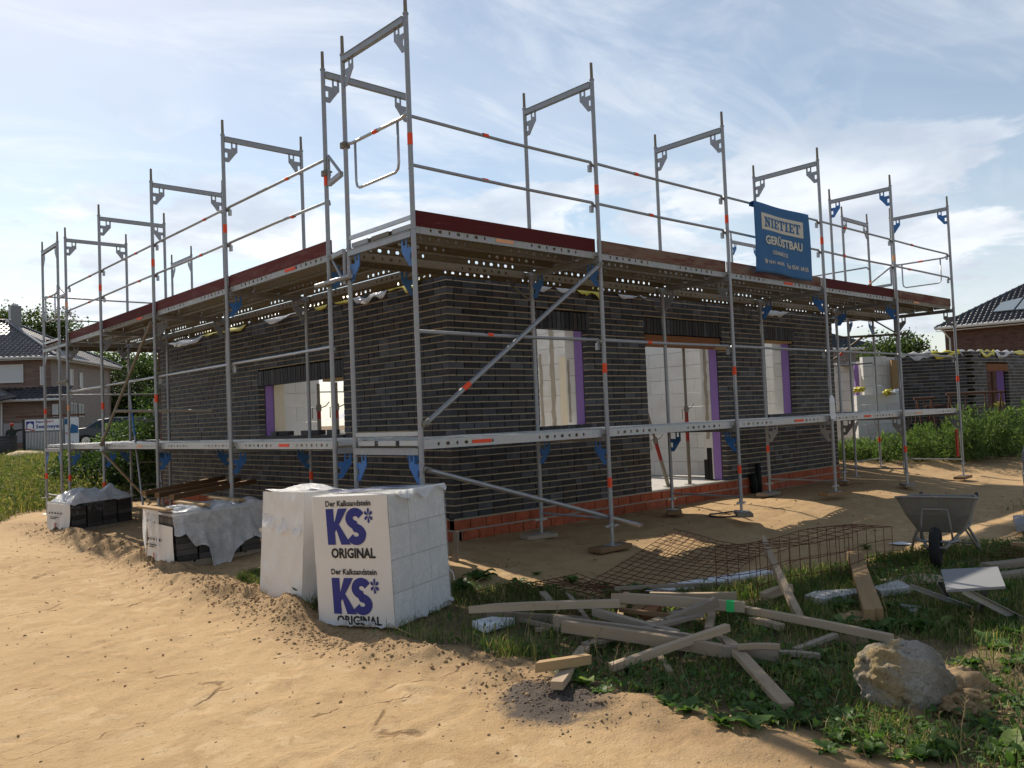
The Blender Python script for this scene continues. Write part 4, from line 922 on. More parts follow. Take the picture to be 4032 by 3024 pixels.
# ------------------------------------------------------------------ lettering
def text_data(body, bold=0.0, space=1.0):
    cu = bpy.data.curves.new('t', 'FONT'); cu.body = body; cu.offset = bold; cu.space_character = space; cu.resolution_u = 2
    ob = bpy.data.objects.new('t', cu); COL.objects.link(ob); dg = bpy.context.evaluated_depsgraph_get(); me = bpy.data.meshes.new_from_object(ob.evaluated_get(dg))
    v = np.array([tuple(x.co)[:2] for x in me.vertices]); f = [tuple(p.vertices) for p in me.polygons]
    bpy.data.objects.remove(ob); bpy.data.curves.remove(cu); bpy.data.meshes.remove(me)
    mn, mx = v.min(0), v.max(0); return (v - mn)/(mx - mn), f
def slab_word(word):
    """heavy slab-serif capitals for N I E T, as rectangles and one diagonal"""
    V_, F_ = [], []; x = 0.0
    def q(p):
        b = len(V_); V_.extend(p); F_.append(tuple(range(b, b + len(p))))
    def r(x0, y0, x1, y1): q([(x + x0, y0), (x + x1, y0), (x + x1, y1), (x + x0, y1)])
    for ch in word:
        if ch == 'N':
            r(0, 0, .42, .13); r(.13, .13, .27, .87); r(0, .87, .36, 1); r(.62, .13, .76, .87); r(.50, .87, .88, 1); q([(x + .20, .87), (x + .36, .99), (x + .76, .02), (x + .62, .0)]); r(.62, 0, .76, .13); w = .88
        elif ch == 'I': r(0, 0, .46, .13); r(.12, .13, .34, .87); r(0, .87, .46, 1); w = .46
        elif ch == 'E': r(0, 0, .72, .13); r(.12, .13, .34, .87); r(0, .87, .70, 1); r(.34, .44, .54, .56); r(.48, .36, .56, .44); r(.48, .56, .56, .64); r(.60, .13, .72, .32); r(.60, .70, .70, .87); w = .72
        else: r(.22, 0, .62, .13); r(.31, .13, .53, .87); r(0, .87, .84, 1); r(0, .66, .12, .87); r(.72, .66, .84, .87); w = .84
        x += w + .07
    v = np.array(V_); v[:, 0] /= v[:, 0].max(); return v, F_
def stroke_S(n=40, w=0.205):
    """a heavy S drawn as one thick band in the unit square"""
    ctr = []
    for i in range(n + 1):
        t = i/n
        if t < .5: a = math.radians(20 + (270 - 20)*(t/.5)); c = (0.5, .735); rx, ry = .335, .185
        else: a = math.radians(90 - (250)*((t - .5)/.5)); c = (0.5, .265); rx, ry = .345, .185
        ctr.append((c[0] + rx*math.cos(a), c[1] + ry*math.sin(a)))
    L_, R_ = [], []
    for i, p in enumerate(ctr):
        a = ctr[max(0, i-1)]; b = ctr[min(n, i+1)]; d = np.array(b) - np.array(a); d /= np.hypot(*d); nn = np.array([-d[1], d[0]])
        ww = w*(1.0 if .30 < i/n < .70 else .95)*np.array([1.08, .62]) if True else w
        L_.append(np.array(p) + nn*ww); R_.append(np.array(p) - nn*ww)
    v = np.array(L_ + R_); m_ = n + 1; f = [(i, i+1, m_ + i + 1, m_ + i) for i in range(n)]
    mn, mx = v.min(0), v.max(0); return (v - mn)/(mx - mn), f
def glyph_K():
    v = np.array([(0, 0), (.36, 0), (.36, 1), (0, 1), (.36, .34), (.36, .60), (.58, 1), (1.0, 1), (.58, .56), (1.06, 0), (.62, 0), (.44, .42)]); v[:, 0] /= 1.04
    return v, [(0, 1, 2, 3), (4, 11, 8, 7, 6, 5), (11, 10, 9, 8)]
def petals():
    V_, F_ = [], []
    for k in range(6):
        a = math.pi/2 + k*math.pi/3; d = np.array([math.cos(a), math.sin(a)]); n_ = np.array([-d[1], d[0]]); b = len(V_); pts = []
        for s_, w_ in ((.10, .0), (.30, .10), (.55, .20), (.80, .23), (.95, .16), (1.0, .0)): pts.append(d*s_ + n_*w_)
        for s_, w_ in ((.95, .16), (.80, .23), (.55, .20), (.30, .10)): pts.append(d*s_ - n_*w_)
        V_ += [tuple(p*.5 + .5) for p in pts]; F_.append(tuple(range(b, b + len(pts))))
    return np.array(V_), F_
def letter(name, data, x0, y0, w, h, place, mat, parent, shear=0.0):
    """flat lettering: place maps face coordinates (metres) to the world"""
    v, f = data; vs = [place(x0 + p[0]*w + shear*p[1]*h, y0 + p[1]*h) for p in v]
    return MB().add(vs, f).build(name, M[mat], parent, fix=False)
# ------------------------------------------------------------------ banner on the front scaffold
BX0, BX1, BZ0, BZ1 = 3.93, 5.43, 3.06, 4.045
def bplace(off):
    def f(a, b):     # a along the banner from its left end, b up from its lower edge
        s = a/(BX1 - BX0); y = RYO - 0.045 - off - 0.018*math.sin(s*6.5 + b*1.5) - 0.010*math.sin(s*17 + b*4)*(1 - b) - 0.02*(1 - b)
        return Vector((BX0 + a - 0.03*(1 - b)*(1 - 2*s), y, BZ0 + b + 0.012*math.sin(s*5.0)*(1 - b)))
    return f
bn = thing('banner', 'blue cloth banner with white lettering hanging from the front scaffold rail', 'banner', (4.68, RYO - 0.05, BZ0))
mb = MB(); pl = bplace(0); nx, nz = 40, 22; HB = BZ1 - BZ0
vs = [pl((BX1 - BX0)*i/nx, HB*j/nz) for j in range(nz + 1) for i in range(nx + 1)]
vs += [Vector((v.x, RYO + 0.005, v.z - 0.012)) for v in vs[-(nx+1):]] ; b2 = (nz + 1)*(nx + 1)
vs += [v + Vector((0, 0.002, -0.05)) for v in vs[b2:b2 + nx + 1]]
fs = [(j*(nx+1)+i, j*(nx+1)+i+1, (j+1)*(nx+1)+i+1, (j+1)*(nx+1)+i) for j in range(nz + 2) for i in range(nx)]
o = mb.add(vs, fs).build('cloth', M['cloth_blue'], bn, smooth=True); md = o.modifiers.new('thick', 'SOLIDIFY'); md.thickness = 0.002; md.offset = 1
WB = BX1 - BX0; pf = bplace(0.006)
mb = MB(); nn = 24
vs = [pf(WB*(0.12 + 0.76*i/nn), HB*(0.62 + 0.24*j/6)) for j in range(7) for i in range(nn + 1)]
mb.add(vs, [(j*(nn+1)+i, j*(nn+1)+i+1, (j+1)*(nn+1)+i+1, (j+1)*(nn+1)+i) for j in range(6) for i in range(nn)]).build('name_panel', M['cloth_white'], bn, fix=False)
pf2 = bplace(0.010)
letter('lettering', slab_word('NIETIET'), WB*0.17, HB*0.665, WB*0.66, HB*0.145, pf2, 'cloth_blue', bn)
letter('lettering', text_data('GERÜSTBAU', 0.04), WB*0.17, HB*0.415, WB*0.68, HB*0.155, pf2, 'cloth_white', bn)
letter('lettering', text_data('OSNABRÜCK', 0.02), WB*0.28, HB*0.275, WB*0.31, HB*0.075, pf2, 'cloth_white', bn)
letter('lettering', text_data('☎ 0541 64205', 0.02), WB*0.12, HB*0.125, WB*0.36, HB*0.07, pf2, 'cloth_white', bn)
letter('lettering', text_data('Fax 0541 64105', 0.02), WB*0.55, HB*0.125, WB*0.38, HB*0.07, pf2, 'cloth_white', bn)
# ------------------------------------------------------------------ leaning frame, loose poles by the left scaffold
d0 = 13.9
ld = thing('leaning_frame', 'narrow scaffold ladder frame with blue upper stiles leaning inside the left scaffold', 'ladder', onz(575, 2090, -0.38))
b1 = onz(575, 2090, -0.37); t1 = at(512, 1560, d0 + 0.25); b2_ = at(650, 2070, d0 + 0.35); t2 = at(606, 1568, d0 + 0.55)
for b_, t_ in ((b1, t1), (b2_, t2)):
    MB().tube(b_, b_.lerp(t_, 0.70), 0.017, 8).build('stile', M['steel'], ld); MB().tube(b_.lerp(t_, 0.70), b_.lerp(t_, 0.90), 0.0175, 8).build('stile_sleeve', M['blue_paint'], ld); MB().tube(b_.lerp(t_, 0.90), t_, 0.017, 8).build('stile_top', M['steel'], ld)
for k in (0.12, 0.33, 0.50, 0.66, 0.82): MB().tube(b1.lerp(t1, k), b2_.lerp(t2, k), 0.012, 8).build('rung', M['steel'], ld)
lp = MB().tube(at(455, 1619, 13.3), at(838, 1617, 12.6), 0.0242, 10).build('loose_tube', M['steel_dirty'], None); tag(lp, 'level loose scaffold tube clamped across the leaning frame by the left wall', 'tube')
lp = MB().tube(at(397, 1772, 13.2), onz(603, 1990, -0.36), 0.022, 10).build('loose_tube', M['steel_new'], None); tag(lp, 'bright sloping tube leaning between the two brick pallets', 'tube')
# ------------------------------------------------------------------ stacks and pallets
def tilted(o, yaw, a=0.0, b=0.0):
    ex = Vector((math.cos(yaw), math.sin(yaw), a)); ey = Vector((-math.sin(yaw), math.cos(yaw), b)); return frame_m(o, ex, ey)
def wrap_mesh(dx, dy, dz, off, amp, seed, n=22, gather=0.0, skirt=0.0):
    """film wound round a stack: a subdivided open-bottomed box with creases"""
    r = random.Random(seed); ph = [r.uniform(0, 50) for _ in range(8)]; mb = MB()
    def dis(p):
        u = p.x + p.y; w = fbm(u*5 + ph[0], p.z*2.2 + ph[1] + u*1.6, 4) - 0.5; k = fbm(u*11 + ph[2] - p.z*5, p.z*9 + ph[3], 3) - 0.5
        return float(amp*(1.2*w + 0.7*k))
    def panel(o, e, f, nrm, ne, nf):
        vs = []
        for j in range(nf + 1):
            for i in range(ne + 1):
                p = o + e*(i/ne) + f*(j/nf); s = min(1, 6*min(i/ne, 1 - i/ne) + .25); vs.append(p + nrm*(off + dis(p)*s))
        mb.add(vs, [(j*(ne+1)+i, j*(ne+1)+i+1, (j+1)*(ne+1)+i+1, (j+1)*(ne+1)+i) for j in range(nf) for i in range(ne)])
    X, Y, Z = Vector((dx, 0, 0)), Vector((0, dy, 0)), Vector((0, 0, dz)); O = Vector((0, 0, 0)); off_ = off
    e = off
    panel(Vector((0, -e, 0)), Vector((0, dy + 2*e, 0)), Z + Vector((0, 0, e)), Vector((-1, 0, 0)), n, n)
    panel(Vector((-e, 0, 0)), Vector((dx + 2*e, 0, 0)), Z + Vector((0, 0, e)), Vector((0, -1, 0)), n, n)
    panel(Vector((dx, -e, 0)), Vector((0, dy + 2*e, 0)), Z + Vector((0, 0, e)), Vector((1, 0, 0)), 8, 8)
    panel(Vector((-e, dy, 0)), Vector((dx + 2*e, 0, 0)), Z + Vector((0, 0, e)), Vector((0, 1, 0)), 8, 8)
    panel(Vector((-e, -e, dz)), Vector((dx + 2*e, 0, 0)), Vector((0, dy + 2*e, 0)), Vector((0, 0, 1)), n, n)
    return mb
# front stack: printed film over limestone blocks
K1 = tilted((-2.562, -2.464, -0.405), 0.376, 0.004, -0.034); KW, KD, KH = 0.744, 0.86, 1.048
k1 = thing('block_stack', 'film-wrapped white block stack with two blue KS logos standing by the road', 'block stack', M=K1)
brm = {}
for lz in range(4):
    nx_, ny_ = 3, 3
    for i in range(nx_):
        for j in range(ny_):
            d = (KD/nx_ - 0.0035, KW/ny_ - 0.0035, KH/4 - 0.0035); key = d
            if key not in brm: brm[key] = bevel(MB().box((0, 0, 0), d).mesh('limestone_block', M['white_block']), 0.002)
            jx, jy = rng.uniform(-.001, .001), rng.uniform(-.001, .001)
            inst('limestone_block', brm[key], k1, K1 @ T(KD*(i + .5)/nx_ + jx, KW*(j + .5)/ny_ + jy, KH*(lz + .5)/4))
wrap_mesh(KD, KW, KH, 0.006, 0.006, 4).build('film_wrap', M['film_clear'], k1, K1, smooth=True, fix=False)
# white printed sheet on the road-side face and loose folds along the top edge
mb = MB(); nn = 16
vs = [K1 @ Vector((-0.010 - 0.002*math.sin(i*1.1 + j*.7), KW*(1 - i/nn), 0.015 + (KH - 0.02)*j/nn)) for j in range(nn + 1) for i in range(nn + 1)]
mb.add(vs, [(j*(nn+1)+i, j*(nn+1)+i+1, (j+1)*(nn+1)+i+1, (j+1)*(nn+1)+i) for j in range(nn) for i in range(nn)]).build('printed_film', M['film_white'], k1, smooth=True, fix=False)
def kplace(off): return lambda a, b: K1 @ Vector((-0.0145 - off, KW - a, b))
kp = kplace(0.0)
def kfy(f): return KH*(1 - f)
for (yt, ks0, ks1, or0, or1, shift) in ((0.036, 0.098, 0.375, 0.400, 0.480, 0.0), (0.560, 0.630, 0.905, 0.915, 0.985, 0.025)):
    x = KW*(0.185 + shift)
    letter('lettering', text_data('Der Kalksandstein', 0.025), x, kfy(yt + 0.045), KW*0.60, KH*0.045, kp, 'print_black', k1)
    letter('logo_letter', glyph_K(), x + 0.004, kfy(ks1), KW*0.30, KH*(ks1 - ks0), kp, 'print_blue', k1, -0.02)
    letter('logo_letter', stroke_S(), x + KW*0.258, kfy(ks1) - 0.004, KW*0.265, KH*(ks1 - ks0) + 0.008, kp, 'print_blue', k1)
    letter('logo_flower', petals(), x + KW*0.505, kfy(ks0 + 0.115), KW*0.115, KH*0.115, kp, 'print_blue', k1)
    letter('lettering', text_data('ORIGINAL', 0.035), x + 0.03, kfy(or1), KW*0.585, KH*(or1 - or0), kp, 'print_black', k1)
def kt(a, b): return K1 @ Vector((a, b, KH + 0.020))
for (a0, b0, a1, b1) in ((0.20, 0.40, 0.30, 0.72), (0.34, 0.30, 0.42, 0.55), (0.46, 0.15, 0.56, 0.40)):
    MB().add([kt(a0, b0), kt(a1, b0), kt(a1, b1), kt(a0, b1)], [(0, 1, 2, 3)]).build('top_print', M['print_blue'], k1, fix=False)
# loose strip folded over the upper edge of the right face, torn lower hem
def flap(parent, MM, p0, p1, out, drop, mat, seed, n=20, name='film_flap', up=0.0, var=1.0):
    r = random.Random(seed); ph = r.uniform(0, 9); p0, p1, out = V(p0), V(p1), V(out); vs = []; m_ = 5
    for i in range(n + 1):
        t = i/n; l = drop*(1 - .45*var + var*(0.45*math.sin(t*11 + ph)*math.sin(t*5 + ph*2) + 0.15*math.sin(t*29))); l = max(l, drop*.15)
        for j in range(m_ + 1):
            s = j/m_; vs.append(MM @ (p0.lerp(p1, t) + out*(0.012 + 0.018*math.sin(t*17 + s*3 + ph)*s + 0.02*s*s) + Vector((0, 0, up*(1 - s) - l*s))))
    o = MB().add(vs, [(i*(m_+1)+j, i*(m_+1)+j+1, (i+1)*(m_+1)+j+1, (i+1)*(m_+1)+j) for i in range(n) for j in range(m_)]).build(name, M[mat], parent, smooth=True, fix=False)
    return o
flap(k1, K1, (0.10, 0.0, KH + 0.012), (KD, 0.0, KH + 0.012), (0, -1, 0), 0.10, 'film', 3)
flap(k1, K1, (0.0, KW, 0.06), (0.0, 0.05, 0.05), (-1, 0, 0), 0.07, 'film', 6)
flap(k1, K1, (KD*0.3, 0.0, 0.05), (KD, 0.0, 0.07), (0, -1, 0), 0.06, 'film', 8)
MB().path([K1 @ Vector((KD, -0.01, 0.30)), K1 @ Vector((KD + .03, -.02, 0.27)), K1 @ Vector((KD + .045, -.02, 0.2))], 0.006, 5).build('film_tail', M['film'], k1)
# rear stack, fully wrapped
K2 = tilted((-2.80, -1.40, -0.41), -0.02, -0.078, -0.03); k2 = thing('block_stack', 'plain white shrink-wrapped block stack leaning behind the printed stack', 'block stack', M=K2)
wm = wrap_mesh(0.72, 0.80, 1.03, 0.012, 0.030, 9, 30)
o = wm.build('film_wrap', M['film_white'], k2, K2, smooth=True, fix=False)
for j in range(4):
    for i in range(2): inst('limestone_block', bxmesh('limestone_block', (0.34, 0.78, 0.245), 'white_block'), k2, K2 @ T(0.18 + 0.36*i, 0.40, 0.13 + 0.255*j))
flap(k2, K2, (0.0, 0.80, 0.80), (0.0, 0.02, 0.72), (-1, 0, 0), 0.10, 'film', 13, up=0.05); flap(k2, K2, (0.0, 0.80, 0.02), (0.0, 0.0, 0.05), (-1, 0, 0), 0.08, 'film', 14)
mb = MB(); vs = []; nn = 14
for j in range(nn + 1):
    for i in range(nn + 1):
        a, b = i/nn, j/nn; z = 0.055*max(0, 1 - ((a - .30)/.35)**2)*max(0, 1 - ((b - .35)/.4)**2) + 0.012*math.sin(a*19 + b*7) ; vs.append(K2 @ Vector((0.72*a, 0.8*b, 1.055 + z)))
mb.add(vs, [(j*(nn+1)+i, j*(nn+1)+i+1, (j+1)*(nn+1)+i+1, (j+1)*(nn+1)+i) for j in range(nn) for i in range(nn)]).build('gathered_film', M['film'], k2, smooth=True, fix=False)
letter('top_lettering', text_data('ORIGINAL', 0.03), 0.30, 0.18, 0.46, 0.13, lambda a, b: K2 @ Vector((a, b, 1.09)), 'print_black', k2)
# brick pallets ------------------------------------------------------------
PB = bevel(MB().box((0, 0, 0), (0.236, 0.112, 0.0695)).mesh('pallet_brick', M['brick_pal']), 0.003)
def brick_pallet(Mx, dx, dy, layers, label, label_film=True, open_top=()):
    t = thing('brick_pallet', label, 'brick pallet', M=Mx, group=None); z0 = 0.10
    for y in (0.04, dy/2, dy - 0.04): MB().box((dx/2, y, 0.045), (dx, 0.075, 0.07)).build('bearer', M['timber_grey'], t, Mx)
    for k in range(5): MB().box((dx*(k + .5)/5, dy/2, 0.090), (dx/5 - 0.03, dy, 0.018)).build('pallet_board', M['timber_grey'], t, Mx)
    nx_, ny_ = int(dx/0.24), int(dy/0.115)
    for k in range(layers):
        for i in range(nx_):
            for j in range(ny_):
                if k == layers - 1 and (i, j) in open_top: continue
                if 0 < i < nx_ - 1 and 0 < j < ny_ - 1 and k < layers - 1: continue
                inst('pallet_brick', PB, t, Mx @ T(dx*(i + .5)/nx_ + rng.uniform(-.003, .003), dy*(j + .5)/ny_ + rng.uniform(-.002, .002), z0 + 0.0715*(k + .5)) @ RZ(rng.uniform(-.02, .02)))
    return t, z0 + 0.0715*layers
P1M = tilted((-2.47, 6.66, -0.40), 0.25, 0.03, 0.02); p1, h1 = brick_pallet(P1M, 1.06, 0.66, 6, 'dark brick pallet with crumpled white film on top, farther along the road', open_top=((0, 0),))
flap(p1, P1M, (-0.005, 0.66, h1 + 0.01), (-0.005, 0.0, h1 + 0.01), (-1, 0, 0), 0.47, 'film_white', 31, 18, 'label_film', var=.15)
def sheet_on(parent, MM, dx, dy, z, mat, seed, amp=0.10, n=26, over=0.04, name='film_sheet'):
    vs = []
    for j in range(n + 1):
        for i in range(n + 1):
            a, b = i/n, j/n; x = -over + (dx + 2*over)*a; y = -over + (dy + 2*over)*b; q = float(fbm(a*5 + seed, b*4 + seed*2, 4)); rg = float(abs(fbm(a*9 + seed*3, b*7, 3) - .5))
            ed = min(1, 5*min(a, 1 - a, b, 1 - b)); vs.append(MM @ Vector((x, y, z + 0.012 + amp*ed*(q - 0.25) + amp*0.9*ed*(0.25 - rg) - 0.05*(1 - ed))))
    return MB().add(vs, [(j*(n+1)+i, j*(n+1)+i+1, (j+1)*(n+1)+i+1, (j+1)*(n+1)+i) for j in range(n) for i in range(n)]).build(name, M[mat], parent, smooth=True, fix=False)
sheet_on(p1, P1M, 1.02, 0.62, h1 + 0.015, 'film', 2.3, 0.26)
flap(p1, P1M, (0.0, -0.004, h1 + 0.012), (1.06, -0.004, h1 + 0.012), (0, -1, 0), 0.06, 'film', 33, 18); flap(p1, P1M, (0.05, -0.008, h1 + 0.0), (0.55, -0.008, h1 + 0.0), (0, -1, 0), 0.22, 'film_clear', 35, 18)
P2M = tilted((-2.68, 1.72, -0.40), 0.02, 0.03, 0.0); p2, h2 = brick_pallet(P2M, 1.04, 0.82, 8, 'dark brick pallet draped in torn white film under three wooden beams', open_top=((0, 6), (0, 5)))
flap(p2, P2M, (-0.006, 0.80, h2 - 0.14), (-0.006, 0.02, h2 - 0.16), (-1, 0, 0), 0.46, 'film_white', 41, 18, 'label_film', var=.15)
flap(p2, P2M, (-0.03, 0.84, h2 + 0.02), (-0.03, 0.36, h2 + 0.03), (-1, 0, 0), 0.55, 'film', 43, 14)
# the big torn drape over the camera-side face
vs = []; n1, n2 = 44, 18; prof = [(0, .30), (.08, .34), (.18, .46), (.30, .60), (.36, .95), (.42, 1.02), (.48, .98), (.53, .70), (.60, .62), (.70, .55), (.78, .50), (.84, .58), (.92, .70), (1.0, .62)]
for i in range(n1 + 1):
    t = i/n1; l = np.interp(t, [p[0] for p in prof], [p[1] for p in prof])*(0.80) + 0.02*math.sin(t*40)
    for j in range(n2 + 1):
        s = j/n2
        if s < .35: x, y, z = -0.03 + 1.16*t, 0.42*(1 - s/.35) - 0.012, h2 + 0.02 + 0.02*math.sin(t*21 + s*9)
        else:
            q = (s - .35)/.65; fl = 0.5 + 0.32*math.sin(t*24 + 1.3*math.sin(q*3)) + 0.22*math.sin(t*57 + q*4); x = -0.03 + 1.16*t + 0.10*q*(t - .25); y = -0.02 - q*(0.05 + 0.10*fl*q + 0.10*max(0, t - .6)*q); z = h2 + 0.02 - l*q + 0.02*math.sin(t*33 + q*5)*q
        vs.append(P2M @ Vector((x, y, max(z, 0.01))))
MB().add(vs, [(i*(n2+1)+j, i*(n2+1)+j+1, (i+1)*(n2+1)+j+1, (i+1)*(n2+1)+j) for i in range(n1) for j in range(n2)]).build('film_drape', M['film_thin'], p2, smooth=True, fix=False)
sheet_on(p2, P2M, 1.0, 0.78, h2 + 0.005, 'film', 5.1, 0.035)
# blurred stock marks on the label films
for par, MM, yy, zz in ((p1, P1M, 0.66, h1), (p2, P2M, 0.80, h2 - 0.16)):
    for k in range(5): MB().box((0, 0, 0), (0.002, 0.035, 0.028)).build('stock_mark', M['print_black'], par, MM @ T(-0.045, yy - 0.10 - 0.085*k, zz - 0.17))
    for k in range(2): MB().box((0, 0, 0), (0.002, 0.26 - 0.1*k, 0.012)).build('stock_mark', M['print_black'], par, MM @ T(-0.050, yy - 0.24 + .04*k, zz - 0.235 - 0.025*k))
    MB().box((0, 0, 0), (0.002, 0.03, 0.07)).build('stock_mark', M['print_red'], par, MM @ T(-0.055, yy - 0.27, zz - 0.36))
# ------------------------------------------------------------------ timber
def gp(u, v, dz):
    z = -0.35
    for _ in range(6):
        p = onz(u, v, z); z = g1(p.x, p.y) + dz
    return onz(u, v, z)
def batten(label, a, b, w, h, mat='timber', cut=None, name='batten', group='loose timber on the ground', roll=0.0, cat='timber', raw=False):
    p0 = a if raw else gp(a[0], a[1], a[2] + 0.03); p1 = b if raw else gp(b[0], b[1], b[2] + 0.03); d = (p1 - p0); L_ = d.length; ex = d.normalized(); ey = Vector((0, 0, 1)).cross(ex).normalized(); ez = ex.cross(ey)
    if roll: ey, ez = ey*math.cos(roll) + ez*math.sin(roll), -ey*math.sin(roll) + ez*math.cos(roll)
    n = 6; mb = MB(); bow = 0.006*math.sin(L_*7)
    vs = []
    for i in range(n + 1):
        t = i/n
        for sy, sz in ((-1, -1), (1, -1), (1, 1), (-1, 1)):
            x = (t - .5)*L_; k = 1.0
            if cut and ((cut > 0 and i == n) or (cut < 0 and i == 0)): k = 0.15 if sy > 0 else 1.0; x -= math.copysign(0.0 if sy < 0 else 0.09, cut)
            vs.append((x, sy*w/2*(k if sy > 0 else 1), sz*h/2 + bow*math.sin(t*math.pi)))
    fs = [(i*4 + j, i*4 + (j+1) % 4, (i+1)*4 + (j+1) % 4, (i+1)*4 + j) for i in range(n) for j in range(4)] + [(3, 2, 1, 0), tuple(range(n*4, n*4 + 4))]
    Mx = Matrix.Identity(4)
    for i in range(3): Mx[i][0], Mx[i][1], Mx[i][2], Mx[i][3] = ex[i], ey[i], ez[i], ((p0 + p1)/2)[i]
    o = mb.add(vs, fs).build(name, M[mat], None, Mx); tag(o, label, cat, group); return o
Bt = batten
Bt('front wooden beam lying on the draped brick pallet', onz(676, 1958, 0.33), onz(1002, 1895, 0.36), 0.07, 0.07, 'timber_brown', name='beam', group='beams on the brick pallet', raw=True)
Bt('middle wooden beam lying on the draped brick pallet', onz(618, 1950, 0.33), onz(940, 1888, 0.36), 0.07, 0.07, 'timber_brown', name='beam', group='beams on the brick pallet', raw=True)
Bt('rear wooden beam lying on the draped brick pallet', onz(565, 1942, 0.33), onz(880, 1880, 0.36), 0.07, 0.07, 'timber_brown', name='beam', group='beams on the brick pallet', raw=True)
for k in range(3): tag(MB().box((0, 0, 0), (0.10, 0.86, 0.022)).build('board', M['timber_fresh'], None, P2M @ T(-0.06 + 0.44*k, 0.42, h2 + 0.045)), ['left', 'middle', 'right'][k] + ' cross board under the beams on the draped brick pallet', 'board', 'cross boards on the brick pallet')
Bt('long pale batten with a pointed end at the left of the timber heap, topmost', (1848, 2398, .13), (2440, 2376, .16), 0.06, 0.055, 'timber', -1)
Bt('thin grey batten beneath the long pale batten at the left', (1920, 2418, .03), (2330, 2442, .04), 0.055, 0.05, 'timber_grey', 1)
Bt('front one of the paired long battens in the middle of the heap', (2216, 2466, .10), (2845, 2562, .06), 0.05, 0.075, 'timber')
Bt('rear one of the paired long battens in the middle of the heap', (2182, 2446, .10), (2800, 2532, .07), 0.035, 0.075, 'timber_grey')
Bt('dark batten running behind the paired long battens', (2340, 2408, .10), (2668, 2498, .05), 0.055, 0.055, 'timber_grey')
gb = Bt('pointed batten with a green paint mark near its right end', (2410, 2352, .12), (2932, 2390, .10), 0.05, 0.075, 'timber', -1)
Lg = (gp(2410, 2352, .12) - gp(2932, 2390, .10)).length
MB().box((Lg/2 - 0.12, 0, 0), (0.06, 0.054, 0.079)).build('paint_mark', M['green_paint'], gb, ABS[gb.name])
Bt('long batten running right from the green mark to the boulder', (2930, 2400, .06), (3512, 2514, .06), 0.05, 0.05, 'timber')
Bt('short pale batten at the back of the heap', (2560, 2346, .06), (2900, 2346, .08), 0.05, 0.06, 'timber')
Bt('short thick block of timber leaning up on the heap', (2628, 2452, .06), (2822, 2370, .17), 0.06, 0.07, 'timber_grey')
Bt('short stake pointing away under the thick block', (2790, 2482, .02), (2808, 2400, .05), 0.055, 0.05, 'timber')
Bt('slanting batten crossing over the paired battens', (2405, 2628, .03), (2866, 2470, .16), 0.05, 0.045, 'timber')
Bt('long board reaching out of the heap towards the viewer', (2842, 2500, .08), (3098, 2782, .02), 0.075, 0.035, 'timber', -1)
Bt('dark beam end right of the paired battens', (2842, 2562, .06), (3062, 2580, .05), 0.06, 0.065, 'timber_grey')
Bt('thin lath lying over the dark beam end', (2905, 2548, .10), (3069, 2546, .10), 0.04, 0.03, 'timber')
Bt('thin lath at the right tip of the heap', (3066, 2572, .02), (3228, 2584, .02), 0.05, 0.03, 'timber_grey')
Bt('upright splintered stick left of the wood offcuts', (2432, 2456, .02), (2468, 2338, .10), 0.05, 0.035, 'timber_fresh')
Bt('tall stake leaning over the rusty mesh', gp(3166, 2468, .02), onz(2996, 2112, 0.02), 0.055, 0.055, 'timber', 1, raw=True)
Bt('short block lying across the leaning stake', (3004, 2350, .05), (3112, 2312, .10), 0.08, 0.06, 'timber')
Bt('left beam of the tied pair beside the mesh cage', (3350, 2186, .06), (3424, 2424, .06), 0.072, 0.085, 'timber_fresh')
Bt('right beam of the tied pair beside the mesh cage', (3379, 2188, .06), (3460, 2420, .06), 0.066, 0.085, 'timber_fresh')
Bt('short batten crossing another in front of the heap', (2096, 2628, .08), (2318, 2594, .09), 0.05, 0.055, 'timber_fresh', -1)
Bt('short batten lying under the crossed one in front of the heap', (2192, 2700, .02), (2302, 2556, .02), 0.07, 0.045, 'timber')
Bt('thin pale stick poking up behind the long pale batten', (2234, 2334, .04), (2310, 2436, .03), 0.035, 0.025, 'timber_grey', -1)
Bt('splintered white stick at the left back of the heap', (2136, 2334, .06), (2168, 2376, .03), 0.06, 0.03, 'timber_grey')
Bt('short stick under the paired battens in the grass', (2346, 2500, .02), (2374, 2542, .02), 0.04, 0.03, 'timber')
Bt('left wood offcut in the middle of the heap', (2486, 2428, .03), (2536, 2392, .05), 0.08, 0.06, 'timber_brown', cat='wood offcut')
Bt('right wood offcut in the middle of the heap', (2548, 2430, .03), (2582, 2390, .05), 0.10, 0.05, 'timber_red', cat='wood offcut')
Bt('grey board sloping under the thick block', (2560, 2456, .02), (2710, 2396, .04), 0.09, 0.022, 'timber_grey')
Bt('thin lath under the left end of the paired battens', (2110, 2480, .02), (2480, 2440, .05), 0.04, 0.025, 'timber')
Bt('narrow board lying flat across the middle of the heap', (2300, 2540, .03), (2760, 2420, .10), 0.08, 0.022, 'timber_grey')
Bt('grey lath sticking out to the left of the paired battens', (2050, 2440, .03), (2330, 2500, .05), 0.035, 0.03, 'timber_grey')
Bt('short pale offcut right of the green mark', (2960, 2440, .02), (3080, 2470, .02), 0.06, 0.04, 'timber')
Bt('thin stick pointing at the viewer under the slanting batten', (2560, 2520, .02), (2640, 2650, .01), 0.035, 0.03, 'timber')
Bt('long thin lath behind the heap along the foam strip', (2420, 2318, .05), (2900, 2300, .05), 0.035, 0.03, 'timber_grey')
Bt('broken lath in the weeds between the heap and the boulder', (3130, 2560, .02), (3290, 2500, .03), 0.045, 0.025, 'timber_grey')
Bt('thin brown lath over the wood offcuts', (2440, 2400, .10), (2700, 2430, .09), 0.035, 0.03, 'timber_brown')
